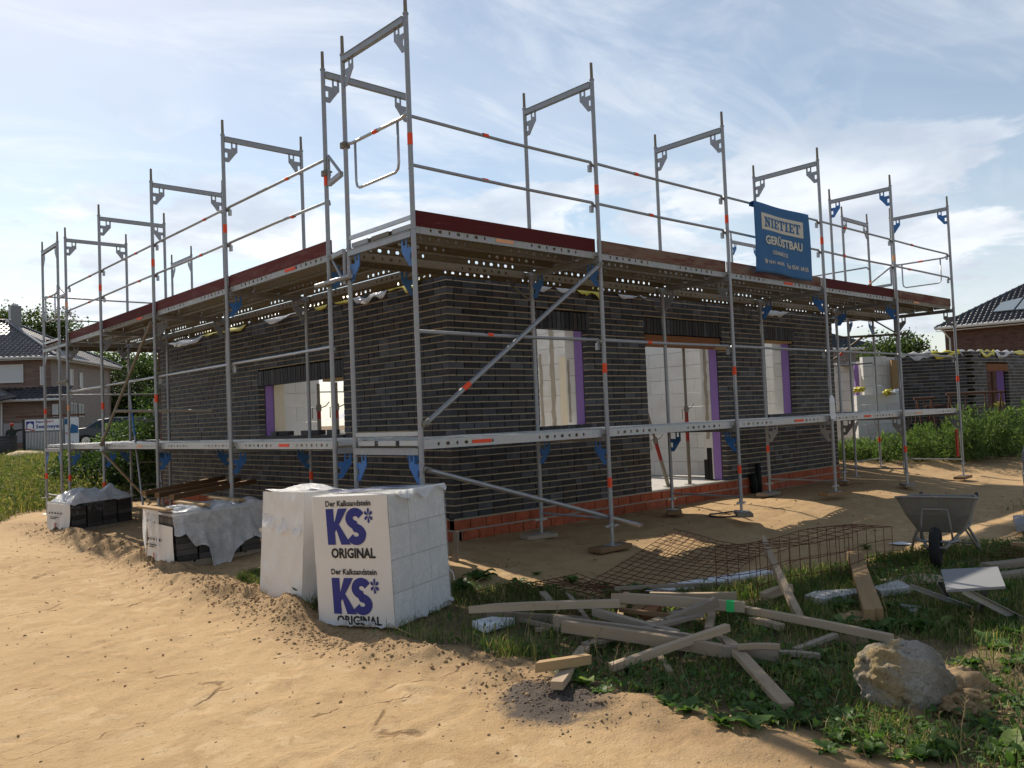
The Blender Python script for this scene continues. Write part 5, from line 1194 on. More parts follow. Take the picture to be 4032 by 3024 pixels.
Bt('grey plank end at the right edge in front of the barrow', (3880, 2230, .05), (4080, 2206, .06), 0.12, 0.05, 'timber_grey')
Bt('second grey plank at the right edge below the first', (3845, 2276, .04), (4080, 2250, .04), 0.12, 0.05, 'timber_grey')
Bt('sawn timber end at the right edge beyond the barrow', (3985, 2146, .04), (4090, 2152, .04), 0.10, 0.06, 'timber_fresh')
Bt('weathered stake standing in the ground right of the printed stack', Vector((-0.78, -0.98, g1(-.78, -.98) - 0.1)), Vector((-0.74, -0.96, 0.02)), 0.05, 0.05, 'timber_grey', name='stake', group='stakes', cat='stake', raw=True)
sp_ = gp(3966, 2082, 0); Bt('short stake with a battered head near the right edge', sp_ - Vector((0, 0, .08)), sp_ + Vector((0, 0, .27)), 0.06, 0.06, 'timber_fresh', name='stake', group='stakes', cat='stake', raw=True)
st = thing('red_stake', 'red painted marker stake in front of the tall weeds at the right', 'stake', at(3772, 1792, 17.2), 'stakes'); q = at(3772, 1792, 17.2)
MB().box(q + Vector((0, 0, .25)), (0.09, 0.03, 0.56)).build('stake_body', M['red_prop'], st)
def slab(label, px, dz, th, mat, name, cat, group=None):
    top = [gp(u, v, dz + th) for u, v in px]; c = sum(top, Vector())/len(top); z = c.z; top = [Vector((p.x, p.y, z + 0.15*(p.z - z))) for p in top]
    mb = MB(); n = len(top); mb.add([p for p in top] + [p - Vector((0, 0, th)) for p in top], [tuple(range(n)), tuple(range(n, 2*n))[::-1]] + [(i, n + i, n + (i+1) % n, (i+1) % n) for i in range(n)])
    return tag(mb.build(name, M[mat], None), label, cat, group)
slab('white foam slab in the grass left of the timber heap', [(1860, 2446), (1933, 2426), (2026, 2432), (1908, 2466)], .02, .05, 'styro', 'foam_slab', 'foam board')
slab('long white foam strip lying under the rusty mesh', [(2500, 2328), (2563, 2312), (2997, 2240), (3046, 2246), (2852, 2285), (2626, 2328)], .01, .025, 'styro', 'foam_slab', 'foam board')
slab('pale slab left of the tied pair of beams', [(3168, 2344), (3208, 2326), (3384, 2314), (3376, 2336), (3240, 2358)], .02, .05, 'pale_slab', 'pale_slab', 'slab')
slab('pale slab right of the tied pair of beams', [(3430, 2308), (3540, 2288), (3592, 2310), (3468, 2326)], .02, .05, 'pale_slab', 'pale_slab', 'slab')
slab('sandy plywood sheet in front of the wheelbarrow', [(3452, 2282), (3614, 2258), (3740, 2264), (3716, 2288), (3511, 2294)], .02, .02, 'timber', 'plywood_sheet', 'plywood')
slab('broken grey shard in the grass below the plywood sheet', [(3540, 2378), (3628, 2383), (3599, 2416)], .04, .012, 'grey_board', 'board_shard', 'board')
slab('white stone slab at the right edge beside the battered stake', [(3988, 2030), (4070, 2022), (4085, 2056), (4000, 2066)], .06, .08, 'grey_board', 'stone_slab', 'slab')
slab('white paper scrap on the sand left of the wheelbarrow', [(3498, 2138), (3550, 2130), (3604, 2142), (3540, 2146)], .01, .004, 'styro', 'paper_scrap', 'paper')
# grey board on a low metal stand
ps = thing('work_stand', 'grey board resting on a low folded metal stand at the right', 'work stand', gp(3856, 2425, 0)); cs = [onz(u, v, -0.11) for u, v in ((3705, 2242), (3929, 2231), (3959, 2308), (3727, 2322))]
MB().add(cs + [p - Vector((0, 0, .018)) for p in cs], [(0, 1, 2, 3), (7, 6, 5, 4), (0, 4, 5, 1), (1, 5, 6, 2), (2, 6, 7, 3), (3, 7, 4, 0)]).build('board_top', M['grey_board'], ps)
def ang(a, b, w=0.035, mat='steel_new'): 
    d = (b - a).normalized(); s = Vector((0, 0, 1)).cross(d).normalized(); u = d.cross(s); R_ = frame_m((0, 0, 0), d, s).to_3x3()
    mb = MB(); mb.box((a + b)/2, ((b - a).length, w, 0.004), R_); mb.box((a + b)/2 + s*(w/2) - u*(w/2), ((b - a).length, 0.004, w), R_); return mb.build('leg', M[mat], ps)
ang(onz(3586, 2300, -.20), gp(3846, 2394, .03)); ang(onz(3806, 2316, -.14), gp(4050, 2440, .04), 0.05); ang(onz(3880, 2312, -.135), gp(3856, 2424, .0), 0.04, 'steel'); ang(onz(3700, 2290, -.15), gp(3745, 2370, .0), 0.03, 'steel')
ang(onz(3740, 2270, -.135), onz(3930, 2262, -.135), 0.03, 'steel')
# ------------------------------------------------------------------ rusty reinforcement
def mat_mesh(label, o, a, b, na, nb, lift=0.02, sag=0.03, seed=0):
    t = thing('rebar_mesh', label, 'rebar mesh', o, 'reinforcement mesh'); o, a, b = V(o), V(a), V(b); r = random.Random(seed)
    def P_(s, q):
        p = o + (a - o)*s + (b - o)*q; return Vector((p.x, p.y, g1(p.x, p.y) + lift + sag*(0.5 + 0.5*math.sin(s*5 + q*7 + seed))))
    for i in range(na + 1): MB().path([P_(i/na, k/6) for k in range(7)], 0.0038, 5).build('rod', M['rust'], t, fix=False)
    for i in range(nb + 1): MB().path([P_(k/6, i/nb) + Vector((0, 0, .0072)) for k in range(7)], 0.0038, 5).build('rod', M['rust'], t, fix=False)
mat_mesh('flat rusty reinforcement mesh on the sand left of the leaning stake', gp(2655, 2092, .02), gp(3010, 2168, .02), gp(2250, 2330, .02), 12, 20, 0.02, 0.015, 1)
mat_mesh('flat rusty reinforcement mesh in the grass behind the timber heap', gp(2270, 2270, .03), gp(2760, 2360, .03), gp(1830, 2352, .03), 11, 13, 0.035, 0.03, 3)
mat_mesh('flat rusty reinforcement mesh at the right edge beside the wheelbarrow', gp(3860, 2190, .03), gp(4150, 2230, .03), gp(4100, 2120, .03), 8, 10, 0.03, 0.04, 5)
cg = thing('rebar_cage', 'box-shaped rusty reinforcement cage lying left of the wheelbarrow', 'rebar cage', gp(3200, 2300, 0), 'reinforcement mesh'); a0, a1 = gp(2985, 2372, .02), gp(3520, 2232, .02); dl = (a1 - a0); wd = Vector((-dl.y, dl.x, 0)).normalized()
if wd.dot(V(CF)) < 0: wd = -wd
hh = 0.40; ww = 0.42; ns = 14
cor = [Vector((0, 0, 0)), Vector((0, 0, hh)), wd*ww + Vector((0, 0, hh)), wd*ww]
def cp(t, k, q=0.0):
    c = cor[k % 4].lerp(cor[(k + 1) % 4], q); return a0 + dl*t + c + Vector((0, 0, 0.02*math.sin(t*9 + k)))
for k in range(3):
    for q in (0, .33, .66): MB().path([cp(i/5, k, q) for i in range(6)], 0.0036, 5).build('long_bar', M['rust'], cg, fix=False)
MB().path([cp(i/5, 3, 0) for i in range(6)], 0.0036, 5).build('long_bar', M['rust'], cg, fix=False)
for i in range(ns + 1): MB().path([cp(i/ns, k, 0) for k in range(4)], 0.0036, 5).build('stirrup', M['rust'], cg, fix=False)
# ------------------------------------------------------------------ wheelbarrow
wb0 = gp(3690, 2236, 0.0); tc_ = (V(CAM) - wb0); yaw_ = math.atan2(tc_.y, tc_.x) - 0.10; WM = T(wb0) @ RZ(yaw_) @ T(-0.60, 0, 0)
wb = thing('wheelbarrow', 'cement-stained wheelbarrow standing on its legs with its wheel towards the viewer', 'wheelbarrow', M=T(wb0))
rim = [(-.42, .30, .60), (-.42, -.30, .60), (.05, -.35, .62), (.46, -.355, .665), (.50, -.30, .675), (.50, .30, .675), (.46, .355, .665), (.05, .35, .62)]
bot = [(-.26, .20, .33), (-.26, -.20, .33), (.02, -.215, .29), (.18, -.19, .285), (.21, -.16, .29), (.21, .16, .29), (.18, .19, .285), (.02, .215, .29)]
mb = MB(); n = len(rim); mid = [tuple(.5*(a + b) + (0.015 if i < 0 else 0) for a, b in zip(r_, b_)) for i, (r_, b_) in enumerate(zip(rim, bot))]
mid = [(m_[0]*1.06, m_[1]*1.05, m_[2]) for m_ in mid]
mb.add(rim + mid + bot, [(i, (i+1) % n, n + (i+1) % n, n + i) for i in range(n)] + [(n + i, n + (i+1) % n, 2*n + (i+1) % n, 2*n + i) for i in range(n)] + [tuple(range(2*n, 3*n))])
tr = mb.build('tray', M['barrow'], wb, WM); md = tr.modifiers.new('s', 'SOLIDIFY'); md.thickness = 0.006
MB().path(rim + [rim[0]], 0.011, 8).build('rim', M['barrow'], tr, WM, smooth=True)
for s in (-1, 1):
    MB().path([(.60, s*.075, .19), (.40, s*.13, .235), (.18, s*.17, .27), (-.30, s*.24, .31), (-.62, s*.27, .50), (-.98, s*.28, .56)], 0.0165, 8).build('frame_tube', M['barrow'], wb, WM, smooth=True)
    MB().path([(-.20, s*.23, .30), (-.30, s*.30, .14), (-.33, s*.335, .008), (-.26, s*.335, .006)], 0.015, 8).build('leg', M['barrow'], wb, WM, smooth=True)
    MB().path([(-.04, s*.22, .29), (-.16, s*.29, .14), (-.30, s*.33, .02)], 0.012, 8).build('leg_stay', M['barrow'], wb, WM, smooth=True)
    MB().tube((-.88, s*.28, .545), (-1.0, s*.28, .565), 0.020, 8).build('grip', M['tyre'], wb, WM)
MB().path([(.47, -.14, .26), (.505, -.125, .45), (.500, -.11, .555), (.500, .11, .555), (.505, .125, .45), (.47, .14, .26)], 0.010, 8).build('front_hoop', M['barrow'], wb, WM, smooth=True)
MB().path([(.44, -.19, .26), (.47, -.14, .235), (.47, .14, .235), (.44, .19, .26)], 0.015, 8).build('cross_bar', M['steel'], wb, WM, smooth=True)
MB().tube((-.31, -.32, .12), (-.31, .32, .12), 0.011, 8).build('leg_bar', M['barrow'], wb, WM)
wm = MB(); R_, r_ = 0.155, 0.042
ring = [[(0.60 + (R_ + r_*math.cos(b))*math.cos(a), 0.046*math.sin(b)*1.05, 0.197 + (R_ + r_*math.cos(b))*math.sin(a)) for b in [2*math.pi*j/10 for j in range(10)]] for a in [2*math.pi*i/28 for i in range(28)]]
wm.add([p for q in ring for p in q], [(i*10 + j, i*10 + (j+1) % 10, ((i+1) % 28)*10 + (j+1) % 10, ((i+1) % 28)*10 + j) for i in range(28) for j in range(10)])
wh = wm.build('wheel', M['tyre'], wb, WM, smooth=True); MB().tube((.60, -.022, .197), (.60, .022, .197), 0.118, 16).tube((.60, -.085, .197), (.60, .085, .197), 0.014, 8).build('rim_disc', M['barrow'], wh, WM)
# ------------------------------------------------------------------ boulder and clumps of sand
def lump(name, c, sx, sy, sz, seed, mat, label, cat, sub=4, amp=0.22, fr=2.2, group=None, rotz=0.0):
    bm = bmesh.new(); bmesh.ops.create_icosphere(bm, subdivisions=sub, radius=1.0)
    for v in bm.verts:
        p = v.co.copy(); q = 1 + amp*(float(fbm(p.x*fr + seed + p.z*1.7, p.y*fr + seed*2 - p.z*1.3, 4)) - .5)*2 + 0.22*amp*(float(fbm(p.x*7 + seed - p.z*5, p.y*7 + p.z*4, 4)) - .5)*2
        v.co = Vector((p.x*sx*q, p.y*sy*q, max(p.z, -0.75)*sz*q))
    me = bpy.data.meshes.new(name); bm.to_mesh(me); bm.free(); me.materials.append(M[mat]); me.polygons.foreach_set('use_smooth', [True]*len(me.polygons))
    o = inst(name, me, None, T(c) @ RZ(rotz)); return tag(o, label, cat, group)
bc = gp(3625, 2838, 0.0) + V(CF)*0.19; lump('boulder', (bc.x, bc.y, g1(bc.x, bc.y) + 0.125), 0.18, 0.235, 0.215, 3.4, 'boulder', 'large pale sandy boulder in the weeds at the lower right', 'boulder', 6, 0.26, 1.6, rotz=0.5)
hp = bc + V(CR)*0.20 + V(CF)*0.10; tag(lump('soil_heap', (hp.x, hp.y, g1(hp.x, hp.y) - 0.02), 0.36, 0.30, 0.13, 8.1, 'clod', 'mound of loose sand piled against the boulder', 'sand heap', 6, 0.55, 4.5), kind=None)
hp = gp(3370, 2450, 0); lump('soil_heap', (hp.x, hp.y, hp.z), 0.20, 0.17, 0.06, 2.1, 'clod', 'small crumbly sand heap behind the long batten', 'sand heap', 4, 0.35, 3.0)
# grey drum cut by the right edge
dm = thing('grey_drum', 'tall grey plastic drum cut off by the right edge of the picture', 'drum', gp(4128, 2010, 0)); dc = gp(4128, 2010, 0)
MB().path([dc + Vector((0, 0, z)) for z in (0.0, .03, .28, .30, .55, .57, .82, .86, .88)], [.25, .28, .29, .275, .29, .275, .28, .26, .24], 24).build('drum_body', M['grey_tank'], dm, smooth=True)
MB().tube(dc + Vector((0, 0, .875)), dc + Vector((0, 0, .90)), 0.255, 24).build('drum_lid', M['grey_tank'], dm)
# ------------------------------------------------------------------ ground
def axis(fine0, fine1, step, far, grow=1.16):
    c = list(np.arange(fine0, fine1 + 1e-6, step)); s = step; x = fine1
    while x < far: s = min(s*grow, 60); x += s; c.append(x)
    s = step; x = fine0; pre = []
    while x > -far: s = min(s*grow, 60); x -= s; pre.append(x)
    return np.array(pre[::-1] + c)
def np_mesh(name, v, tris, mat, attr=None):
    me = bpy.data.meshes.new(name); v = np.asarray(v, np.float32); tris = np.asarray(tris, np.int32)
    me.vertices.add(len(v)); me.vertices.foreach_set('co', v.ravel()); k = tris.shape[1]
    me.loops.add(tris.size); me.loops.foreach_set('vertex_index', tris.ravel()); me.polygons.add(len(tris)); me.polygons.foreach_set('loop_start', np.arange(len(tris), dtype=np.int32)*k)
    me.materials.append(mat); me.update(calc_edges=True); me.validate(); return me
gx = axis(-6.2, 3.0, 0.045, 700); gx = np.unique(np.concatenate([gx[(gx < -3.55) | (gx > -2.15)], np.arange(-3.55, -2.15, 0.022)])); gy = axis(-8.2, 6.0, 0.04, 700)
XX, YY = np.meshgrid(gx, gy); ZZ = gh(XX, YY)
fr_ = np.random.RandomState(77)
for k in range(260):      # footprints and scuffs pressed into the road and the sand yard
    if k < 200: fy = fr_.uniform(-7.6, 5.0); fx = float(edge_x(fy)) - abs(fr_.normal())*1.5 - .15
    else: fx, fy = fr_.uniform(-0.8, 6), fr_.uniform(-3.2, -0.4)
    fa = fr_.uniform(0, 6.28) if fr_.rand() < .35 else 1.35 + fr_.normal()*.3; sel = (np.abs(XX - fx) < .4) & (np.abs(YY - fy) < .4); lx = (XX[sel] - fx)*np.cos(fa) + (YY[sel] - fy)*np.sin(fa); ly = -(XX[sel] - fx)*np.sin(fa) + (YY[sel] - fy)*np.cos(fa)
    q = np.sqrt((lx/.15)**2 + (ly/.06)**2); ZZ[sel] += fr_.uniform(.5, 1.2)*(-.011*np.exp(-q**3) + .007*np.exp(-((q - 1.45)/.35)**2))
ZZ = np.where((XX > 0.1) & (XX < HX - .1) & (YY > 0.1) & (YY < HY - .1), -0.45, ZZ)
nxg, nyg = len(gx), len(gy); vv = np.stack([XX.ravel(), YY.ravel(), ZZ.ravel()], 1)
ii = np.arange((nyg - 1)*(nxg - 1)); r_ = ii//(nxg - 1); c_ = ii % (nxg - 1); a_ = r_*nxg + c_
gme = np_mesh('ground', vv, np.stack([a_, a_ + 1, a_ + nxg + 1, a_ + nxg], 1), M['ground']); gme.polygons.foreach_set('use_smooth', np.ones(len(gme.polygons), bool))
vg = veg_mask(XX, YY); e_ = XX - edge_x(YY); lo = np.exp(-((e_ - 0.12)/0.33)**2)*(1 - sstep(9, 11, YY))
lo = np.maximum(lo, sstep(0.0, 0.4, e_)*(1 - sstep(1.6, 2.4, e_))*sstep(1.0, 2.0, YY)*(1 - sstep(9, 10, YY))*0.85)
lo = np.maximum(lo, 0.35*sstep(-3.2, -2.0, YY)*sstep(-1.0, 0.5, XX)); lo = np.maximum(lo, sstep(12.5, 14, XX)*0.8)
dk = np.zeros_like(vg)
for (u, v, r, w) in ((2190, 2780, 0.34, 1.0), (2290, 2735, 0.26, 1.0), (2060, 2760, 0.22, .8), (420, 2290, .2, .2)):
    p = onz(u, v, -.41); dk = np.maximum(dk, w*np.exp(-(((XX - p.x)**2 + (YY - p.y)**2)/r**2)))
ca = gme.color_attributes.new('zones', 'FLOAT_COLOR', 'POINT'); ca.data.foreach_set('color', np.stack([vg.ravel(), np.clip(lo, 0, 1).ravel(), np.clip(dk*1.3, 0, 1).ravel(), np.ones(vg.size)], 1).astype(np.float32).ravel())
tag(inst('ground', gme), kind='structure')
# ------------------------------------------------------------------ grass and weeds
def project(p):
    d = np.asarray(p) - CAM; z = d @ CF; z = np.where(z < 0.2, 0.2, z); return W0/2 + FPX*(d @ CR)/z, H0/2 - FPX*(d @ CU)/z, z
def scatter(x0, x1, y0, y1, n, seed, mask, mu=120):
    r = np.random.RandomState(seed); x = r.uniform(x0, x1, n); y = r.uniform(y0, y1, n); keep = r.rand(n) < mask(x, y); x, y = x[keep], y[keep]
    u, v, z = project(np.stack([x, y, gh(x, y, False)], 1)); k = (u > -mu) & (u < W0 + mu) & (v > 900) & (v < H0 + 260) & (z > 0.5); return x[k], y[k]
def blades(x, y, hmin, hmax, wid, seed, lean=0.6, z=None, hmul=None):
    r = np.random.RandomState(seed); n = len(x); z0 = gh(x, y) - 0.006 if z is None else z; h = r.uniform(hmin, hmax, n)*(1 if hmul is None else hmul); a = r.uniform(0, 2*np.pi, n); l = r.uniform(0.1, lean, n)*h
    dx, dy = np.cos(a), np.sin(a); b = r.uniform(0, 2*np.pi, n); wx, wy = np.cos(b)*wid*r.uniform(.6, 1.3, n), np.sin(b)*wid*r.uniform(.6, 1.3, n)
    B = np.stack([x, y, z0], 1); Wv = np.stack([wx, wy, np.zeros(n)], 1); mid = B + np.stack([dx*l*.35, dy*l*.35, h*.58], 1); tip = B + np.stack([dx*l, dy*l, h*np.clip(1 - l/h*.35, .3, 1)], 1)
    V_ = np.stack([B - Wv, B + Wv, mid - Wv*.8, mid + Wv*.8, tip], 1).reshape(-1, 3); o = np.arange(n)[:, None]*5
    return V_, np.concatenate([o + np.array([[0, 1, 3]]), o + np.array([[0, 3, 2]]), o + np.array([[2, 3, 4]])], 0)
def leaves(P, size, seed, aspect=0.55, up=0.3, fold=True):
    """rhombic leaf faces at points P"""
    r = np.random.RandomState(seed); n = len(P); s = size*r.uniform(.55, 1.35, n); d = r.normal(size=(n, 3)); d[:, 2] += up; d /= np.linalg.norm(d, axis=1)[:, None]
    q = np.cross(d, r.normal(size=(n, 3))); q /= np.linalg.norm(q, axis=1)[:, None] + 1e-9; nr = np.cross(d, q)
    a = P; b = P + d*(s*.5)[:, None] + q*(s*aspect*.5)[:, None] + nr*(s*.08)[:, None]; c = P + d*s[:, None]; e = P + d*(s*.5)[:, None] - q*(s*aspect*.5)[:, None] + nr*(s*.08)[:, None]
    V_ = np.stack([a, b, c, e], 1).reshape(-1, 3); o = np.arange(n)[:, None]*4; return V_, np.concatenate([o + np.array([[0, 1, 2]]), o + np.array([[0, 2, 3]])], 0)
def leaves6(P, size, seed, aspect=0.6, up=0.5):
    r = np.random.RandomState(seed); n = len(P); s = size*r.uniform(.4, 1.3, n); d = r.normal(size=(n, 3)); d[:, 2] = np.abs(d[:, 2])*.6 + up*.3; d /= np.linalg.norm(d, axis=1)[:, None]
    q = np.cross(d, r.normal(size=(n, 3))*.35 + np.array([0, 0, 1.0])); q /= np.linalg.norm(q, axis=1)[:, None] + 1e-9; nr = np.cross(q, d); w = s*aspect*r.uniform(.6, 1.1, n)*.5; c = r.uniform(-.25, .1, n)*s
    at_ = lambda t, k: P + d*(s*t)[:, None] + q*(w*k)[:, None] + nr*((c*t*t) + np.abs(k)*w*.3)[:, None]
    V_ = np.stack([at_(0, 0), at_(.30, .85), at_(.30, -.85), at_(.66, .9), at_(.66, -.9), at_(1.0, 0)], 1).reshape(-1, 3); o = np.arange(n)[:, None]*6
    return V_, np.concatenate([o + np.array([t]) for t in ([0, 1, 2], [1, 3, 4], [1, 4, 2], [3, 5, 4])], 0)
def join(parts):
    vs, fs, b = [], [], 0
    for v, f in parts: vs.append(v); fs.append(f + b); b += len(v)
    return np.concatenate(vs), np.concatenate(fs)
def stuff(name, parts, mat, label=None, cat=None, parent=None):
    v, f = join(parts); o = inst(name, np_mesh(name, v, f, M[mat]), parent)
    return tag(o, label, cat, None, 'stuff')
vm_front = lambda x, y: veg_mask(x, y)*(y < -0.3)
dens = lambda x, y: vm_front(x, y)**1.5*np.clip(2.6*(fbm(x*1.6 + 2, y*1.6, 4) - 0.33), 0.06, 1)*(1 - .30*sstep(-4.2, -5.2, y))
x, y = scatter(-3.2, 9.5, -9.5, -0.5, 700000, 3, dens)
hm = 0.45 + 1.5*fbm(x*1.3 + 8, y*1.3, 4)
pile = np.exp(-(((x + 1.5)/.9)**2 + ((y + 4.4)/.9)**2)); hm = hm*(1 - .45*pile)
tall = np.exp(-(((x + 2.15)/0.8)**2 + ((y + 3.6)/0.9)**2)); hm = hm*(1 + 0.6*tall)
stuff('grass', [blades(x, y, 0.035, 0.125, 0.0032, 5, 0.95, hmul=hm)], 'grass', 'grass and weeds between the road and the house', 'grass')
x, y = scatter(-3.1, 9.0, -9.5, -0.5, 120000, 13, lambda x, y: vm_front(x, y)*np.clip(3.0*(fbm(x*1.1 + 12, y*1.1 + 4, 3) - 0.36), 0, 1))
r_ = np.random.RandomState(4); Pn = np.stack([x, y, gh(x, y) + r_.uniform(0.0, 0.055, len(x))], 1)
stuff('ground_cover', [leaves6(Pn[::3], 0.026, 6, 0.8), leaves6(Pn[1::3], 0.038, 7, 0.7), leaves6(Pn[2::3], 0.055, 8, 0.55)], 'weed', 'low broad-leaved ground cover among the grass', 'ground cover')
x, y = scatter(-3.1, 8.0, -9.0, -0.5, 26000, 23, lambda x, y: np.clip(vm_front(x, y) + 0.02, 0, 1)*np.clip(2*(fbm(x*1.5 + 1, y*1.5 + 9, 3) - 0.35), .05, 1))
stuff('dry_straw', [blades(x, y, 0.04, 0.20, 0.0016, 8, 2.6)], 'straw', 'dry straw lying in the grass', 'straw')
# grass patch by the pallets, tufts by the ridge
x, y = scatter(-3.1, -1.6, -1.2, 1.6, 60000, 31, lambda x, y: veg_mask(x, y)*(y > -0.9)*(fbm(x*3, y*3, 2) > .42)); stuff('grass', [blades(x, y, 0.03, 0.13, 0.003, 9, 1.2)], 'grass', 'tuft of grass between the draped pallet and the white stacks', 'grass')
# broad-leaved weeds, a plant each
def weed_mesh(seed, nl, size, upr):
    r = random.Random(seed); mb = MB()
    for k in range(nl):
        a = k*2.4 + r.uniform(-.4, .4); L_ = size*r.uniform(.6, 1.15); w = L_*r.uniform(.20, .30); tilt = r.uniform(.25, 1.0)*upr; n = 6; vs = []
        d = Vector((math.cos(a), math.sin(a), 0)); s_ = Vector((-d.y, d.x, 0)); wav = r.uniform(0, 6)
        for i in range(n + 1):
            t = i/n; rad = L_*(t*math.cos(tilt*(1 - .5*t))); z = L_*math.sin(tilt)*t*(1.35 - .8*t) + 0.01
            ww = w*math.sin(math.pi*min(1, .08 + .92*t)**.8)*(1 if t < 1 else 0)*(1 + .18*math.sin(t*14 + wav)) + (.004 if t < .15 else 0)
            c = d*rad + Vector((0, 0, z)); vs += [c - s_*ww + Vector((0, 0, ww*.35 + .012*math.sin(t*11 + wav))), c, c + s_*ww + Vector((0, 0, ww*.35 + .012*math.sin(t*9 + wav)))]
        mb.add(vs, [(i*3 + j, i*3 + j + 1, (i+1)*3 + j + 1, (i+1)*3 + j) for i in range(n) for j in range(2)])
    return mb.mesh('broad_weed', M['weed'], True)
WV = [weed_mesh(s, n_, z, u) for s, n_, z, u in ((1, 9, .17, .9), (2, 11, .15, 1.1), (3, 7, .20, .7), (4, 12, .12, 1.2), (5, 8, .14, .8), (6, 13, .19, 1.0))]
spots = [(2300, 2690), (2360, 2730), (2470, 2640), (2640, 2760), (2720, 2800), (2760, 2745), (2830, 2860), (2905, 2840), (2985, 2905), (3080, 2930), (3160, 2860), (3260, 2960), (3330, 2900), (3420, 2960), (3540, 2920), (3620, 2990), (3720, 2950), (3120, 2640), (3180, 2680), (3060, 2660), (3230, 2600), (3250, 2720), (3300, 2560), (3330, 2480),
 (3190, 2300), (3290, 2300), (3260, 2260), (3420, 2400), (3600, 2450), (3700, 2480), (3780, 2420), (3860, 2480), (3900, 2560), (3960, 2500), (4000, 2620), (3820, 2620), (3900, 2700), (3980, 2780), (3860, 2860), (3960, 2940), (3760, 2760), (2690, 2330), (2560, 2330), (2800, 2300), (2110, 2270), (1850, 2330), (1900, 2290), (2050, 2300), (2420, 2560), (2700, 2560), (2600, 2700), (3420, 2170), (3640, 2150), (3940, 2400), (3980, 2330), (3440, 2560), (1800, 2330), (2520, 2790), (2880, 2760), (3020, 2810)]
wr = random.Random(5)
def weed_zone(u, v):
    if v < 2370 and u < 2560: z = ('low broad-leaved weed behind the timber heap near the printed stack', 'weeds behind the timber heap')
    elif v < 2370: z = ('broad-leaved weed growing round the rusty cage and the tied beams', 'weeds round the rusty cage')
    elif u < 2560: z = ('broad-leaved weed at the road edge left of the heap front', 'weeds at the road edge')
    elif u < 3200 and v > 2640: z = ('broad-leaved weed along the road edge below the timber heap', 'weeds below the timber heap')
    elif u < 3330: z = ('broad-leaved weed between the timber heap and the boulder', 'weeds between heap and boulder')
    elif v < 2600: z = ('broad-leaved weed between the boulder and the grey board stand', 'weeds behind the boulder')
    else: z = ('broad-leaved weed in the lower right corner in front of the boulder', 'weeds in the lower right corner')
    return z[0], 'weed', z[1]
spots += [(wr.uniform(2500, 4000), wr.uniform(2640, 3010)) for _ in range(44)] + [(wr.uniform(3250, 4000), wr.uniform(2350, 2640)) for _ in range(24)] + [(wr.uniform(1820, 2700), wr.uniform(2260, 2360)) for _ in range(14)]
spots = [q for q in spots if not (3300 < q[0] < 3780 and 2560 < q[1] < 2800)]
for (u, v) in spots:
    p = gp(u + wr.uniform(-12, 12), v + wr.uniform(-8, 8), 0.0)
    if p.x - float(edge_x(p.y)) < .12: continue
    s_ = wr.uniform(.45, 1.0)*(1.0 if v < 2700 else .8)
    tag(inst('broad_weed', wr.choice(WV), None, T(p.x, p.y, p.z - .006) @ RZ(wr.uniform(0, 6.28)) @ Matrix.Rotation(wr.uniform(-.15, .15), 4, 'X') @ Matrix.Scale(s_, 4)), *weed_zone(u, v))
# tall dry seed stalks
def stalks(name, pts, label, seed, hh=(.25, .5), mat='straw'):
    r = random.Random(seed); mb = MB()
    for (u, v) in pts:
        p = gp(u, v, 0); h = r.uniform(*hh); l = Vector((r.uniform(-.12, .12), r.uniform(-.12, .12), 0)); mb.path([p, p + l*.3 + Vector((0, 0, h*.5)), p + l + Vector((0, 0, h))], [.0025, .002, .0012], 4)
        for k in range(9):
            q = p + l*(.6 + .04*k) + Vector((0, 0, h*(.62 + .042*k))); d = Vector((r.uniform(-1, 1), r.uniform(-1, 1), .8))*0.018; mb.path([q, q + d], [.003, .001], 4)
    return tag(mb.build(name, M[mat], None, fix=False), label, 'dry stalks', None, 'stuff')
stalks('dry_stalks', [(2330, 2640), (2360, 2660), (2410, 2680), (2300, 2610), (2450, 2690), (1900, 2400), (1960, 2430), (2200, 2560), (2060, 2540)], 'tall dry grass stalks standing in front of the timber heap', 4, (.14, .30))
stalks('dry_stalks', [(3900, 2700), (3940, 2760), (3990, 2700), (4010, 2800), (3870, 2840), (3960, 2880), (3700, 2940), (3560, 2980), (3420, 3010), (4000, 2960), (3830, 2600), (3650, 2420), (3500, 2470), (3780, 3000)], 'tall dry stalks at the lower right corner', 7, (.15, .34))
# clods along the ridge and crumbs on the road
def clods(name, n, seed, fx, mat, smin, smax, label, power=2.5):
    r = np.random.RandomState(seed); base = bmesh.new(); bmesh.ops.create_icosphere(base, subdivisions=1, radius=1.0); bv = np.array([tuple(v.co) for v in base.verts]); bf = np.array([[v.index for v in f.verts] for f in base.faces]); base.free()
    x, y = fx(r, n); s = smin + (smax - smin)*r.rand(n)**power; V_ = bv[None]*(1 + .8*(r.rand(n, len(bv), 1) - .5))*s[:, None, None]*np.array([1.1, .95, .75]); V_ = V_ + np.stack([x, y, gh(x, y) + s*.12], 1)[:, None, :]
    f = (bf[None] + (np.arange(n)*len(bv))[:, None, None]).reshape(-1, 3); o = inst(name, np_mesh(name, V_.reshape(-1, 3), f, M[mat])); o.data.polygons.foreach_set('use_smooth', np.ones(len(o.data.polygons), bool)); return tag(o, label, 'soil', None, 'stuff')
def ridge(r, n):
    y = r.uniform(-4.6, 8.0, n); y = np.where(r.rand(n) < .35, r.uniform(-3.4, 0.5, n), y); return edge_x(y) + 0.08 + r.normal(size=n)*0.17, y
clods('sand_clods', 9000, 41, ridge, 'clod', .002, .015, 'loose crumbly sand ridge along the road edge', 4.5)
def roadbits(r, n):
    y = r.uniform(-8, 7, n); return edge_x(y) - np.abs(r.normal(size=n))*1.4, y
clods('road_crumbs', 3500, 42, roadbits, 'clod', .0015, .013, 'scattered sand crumbs on the road', 8)
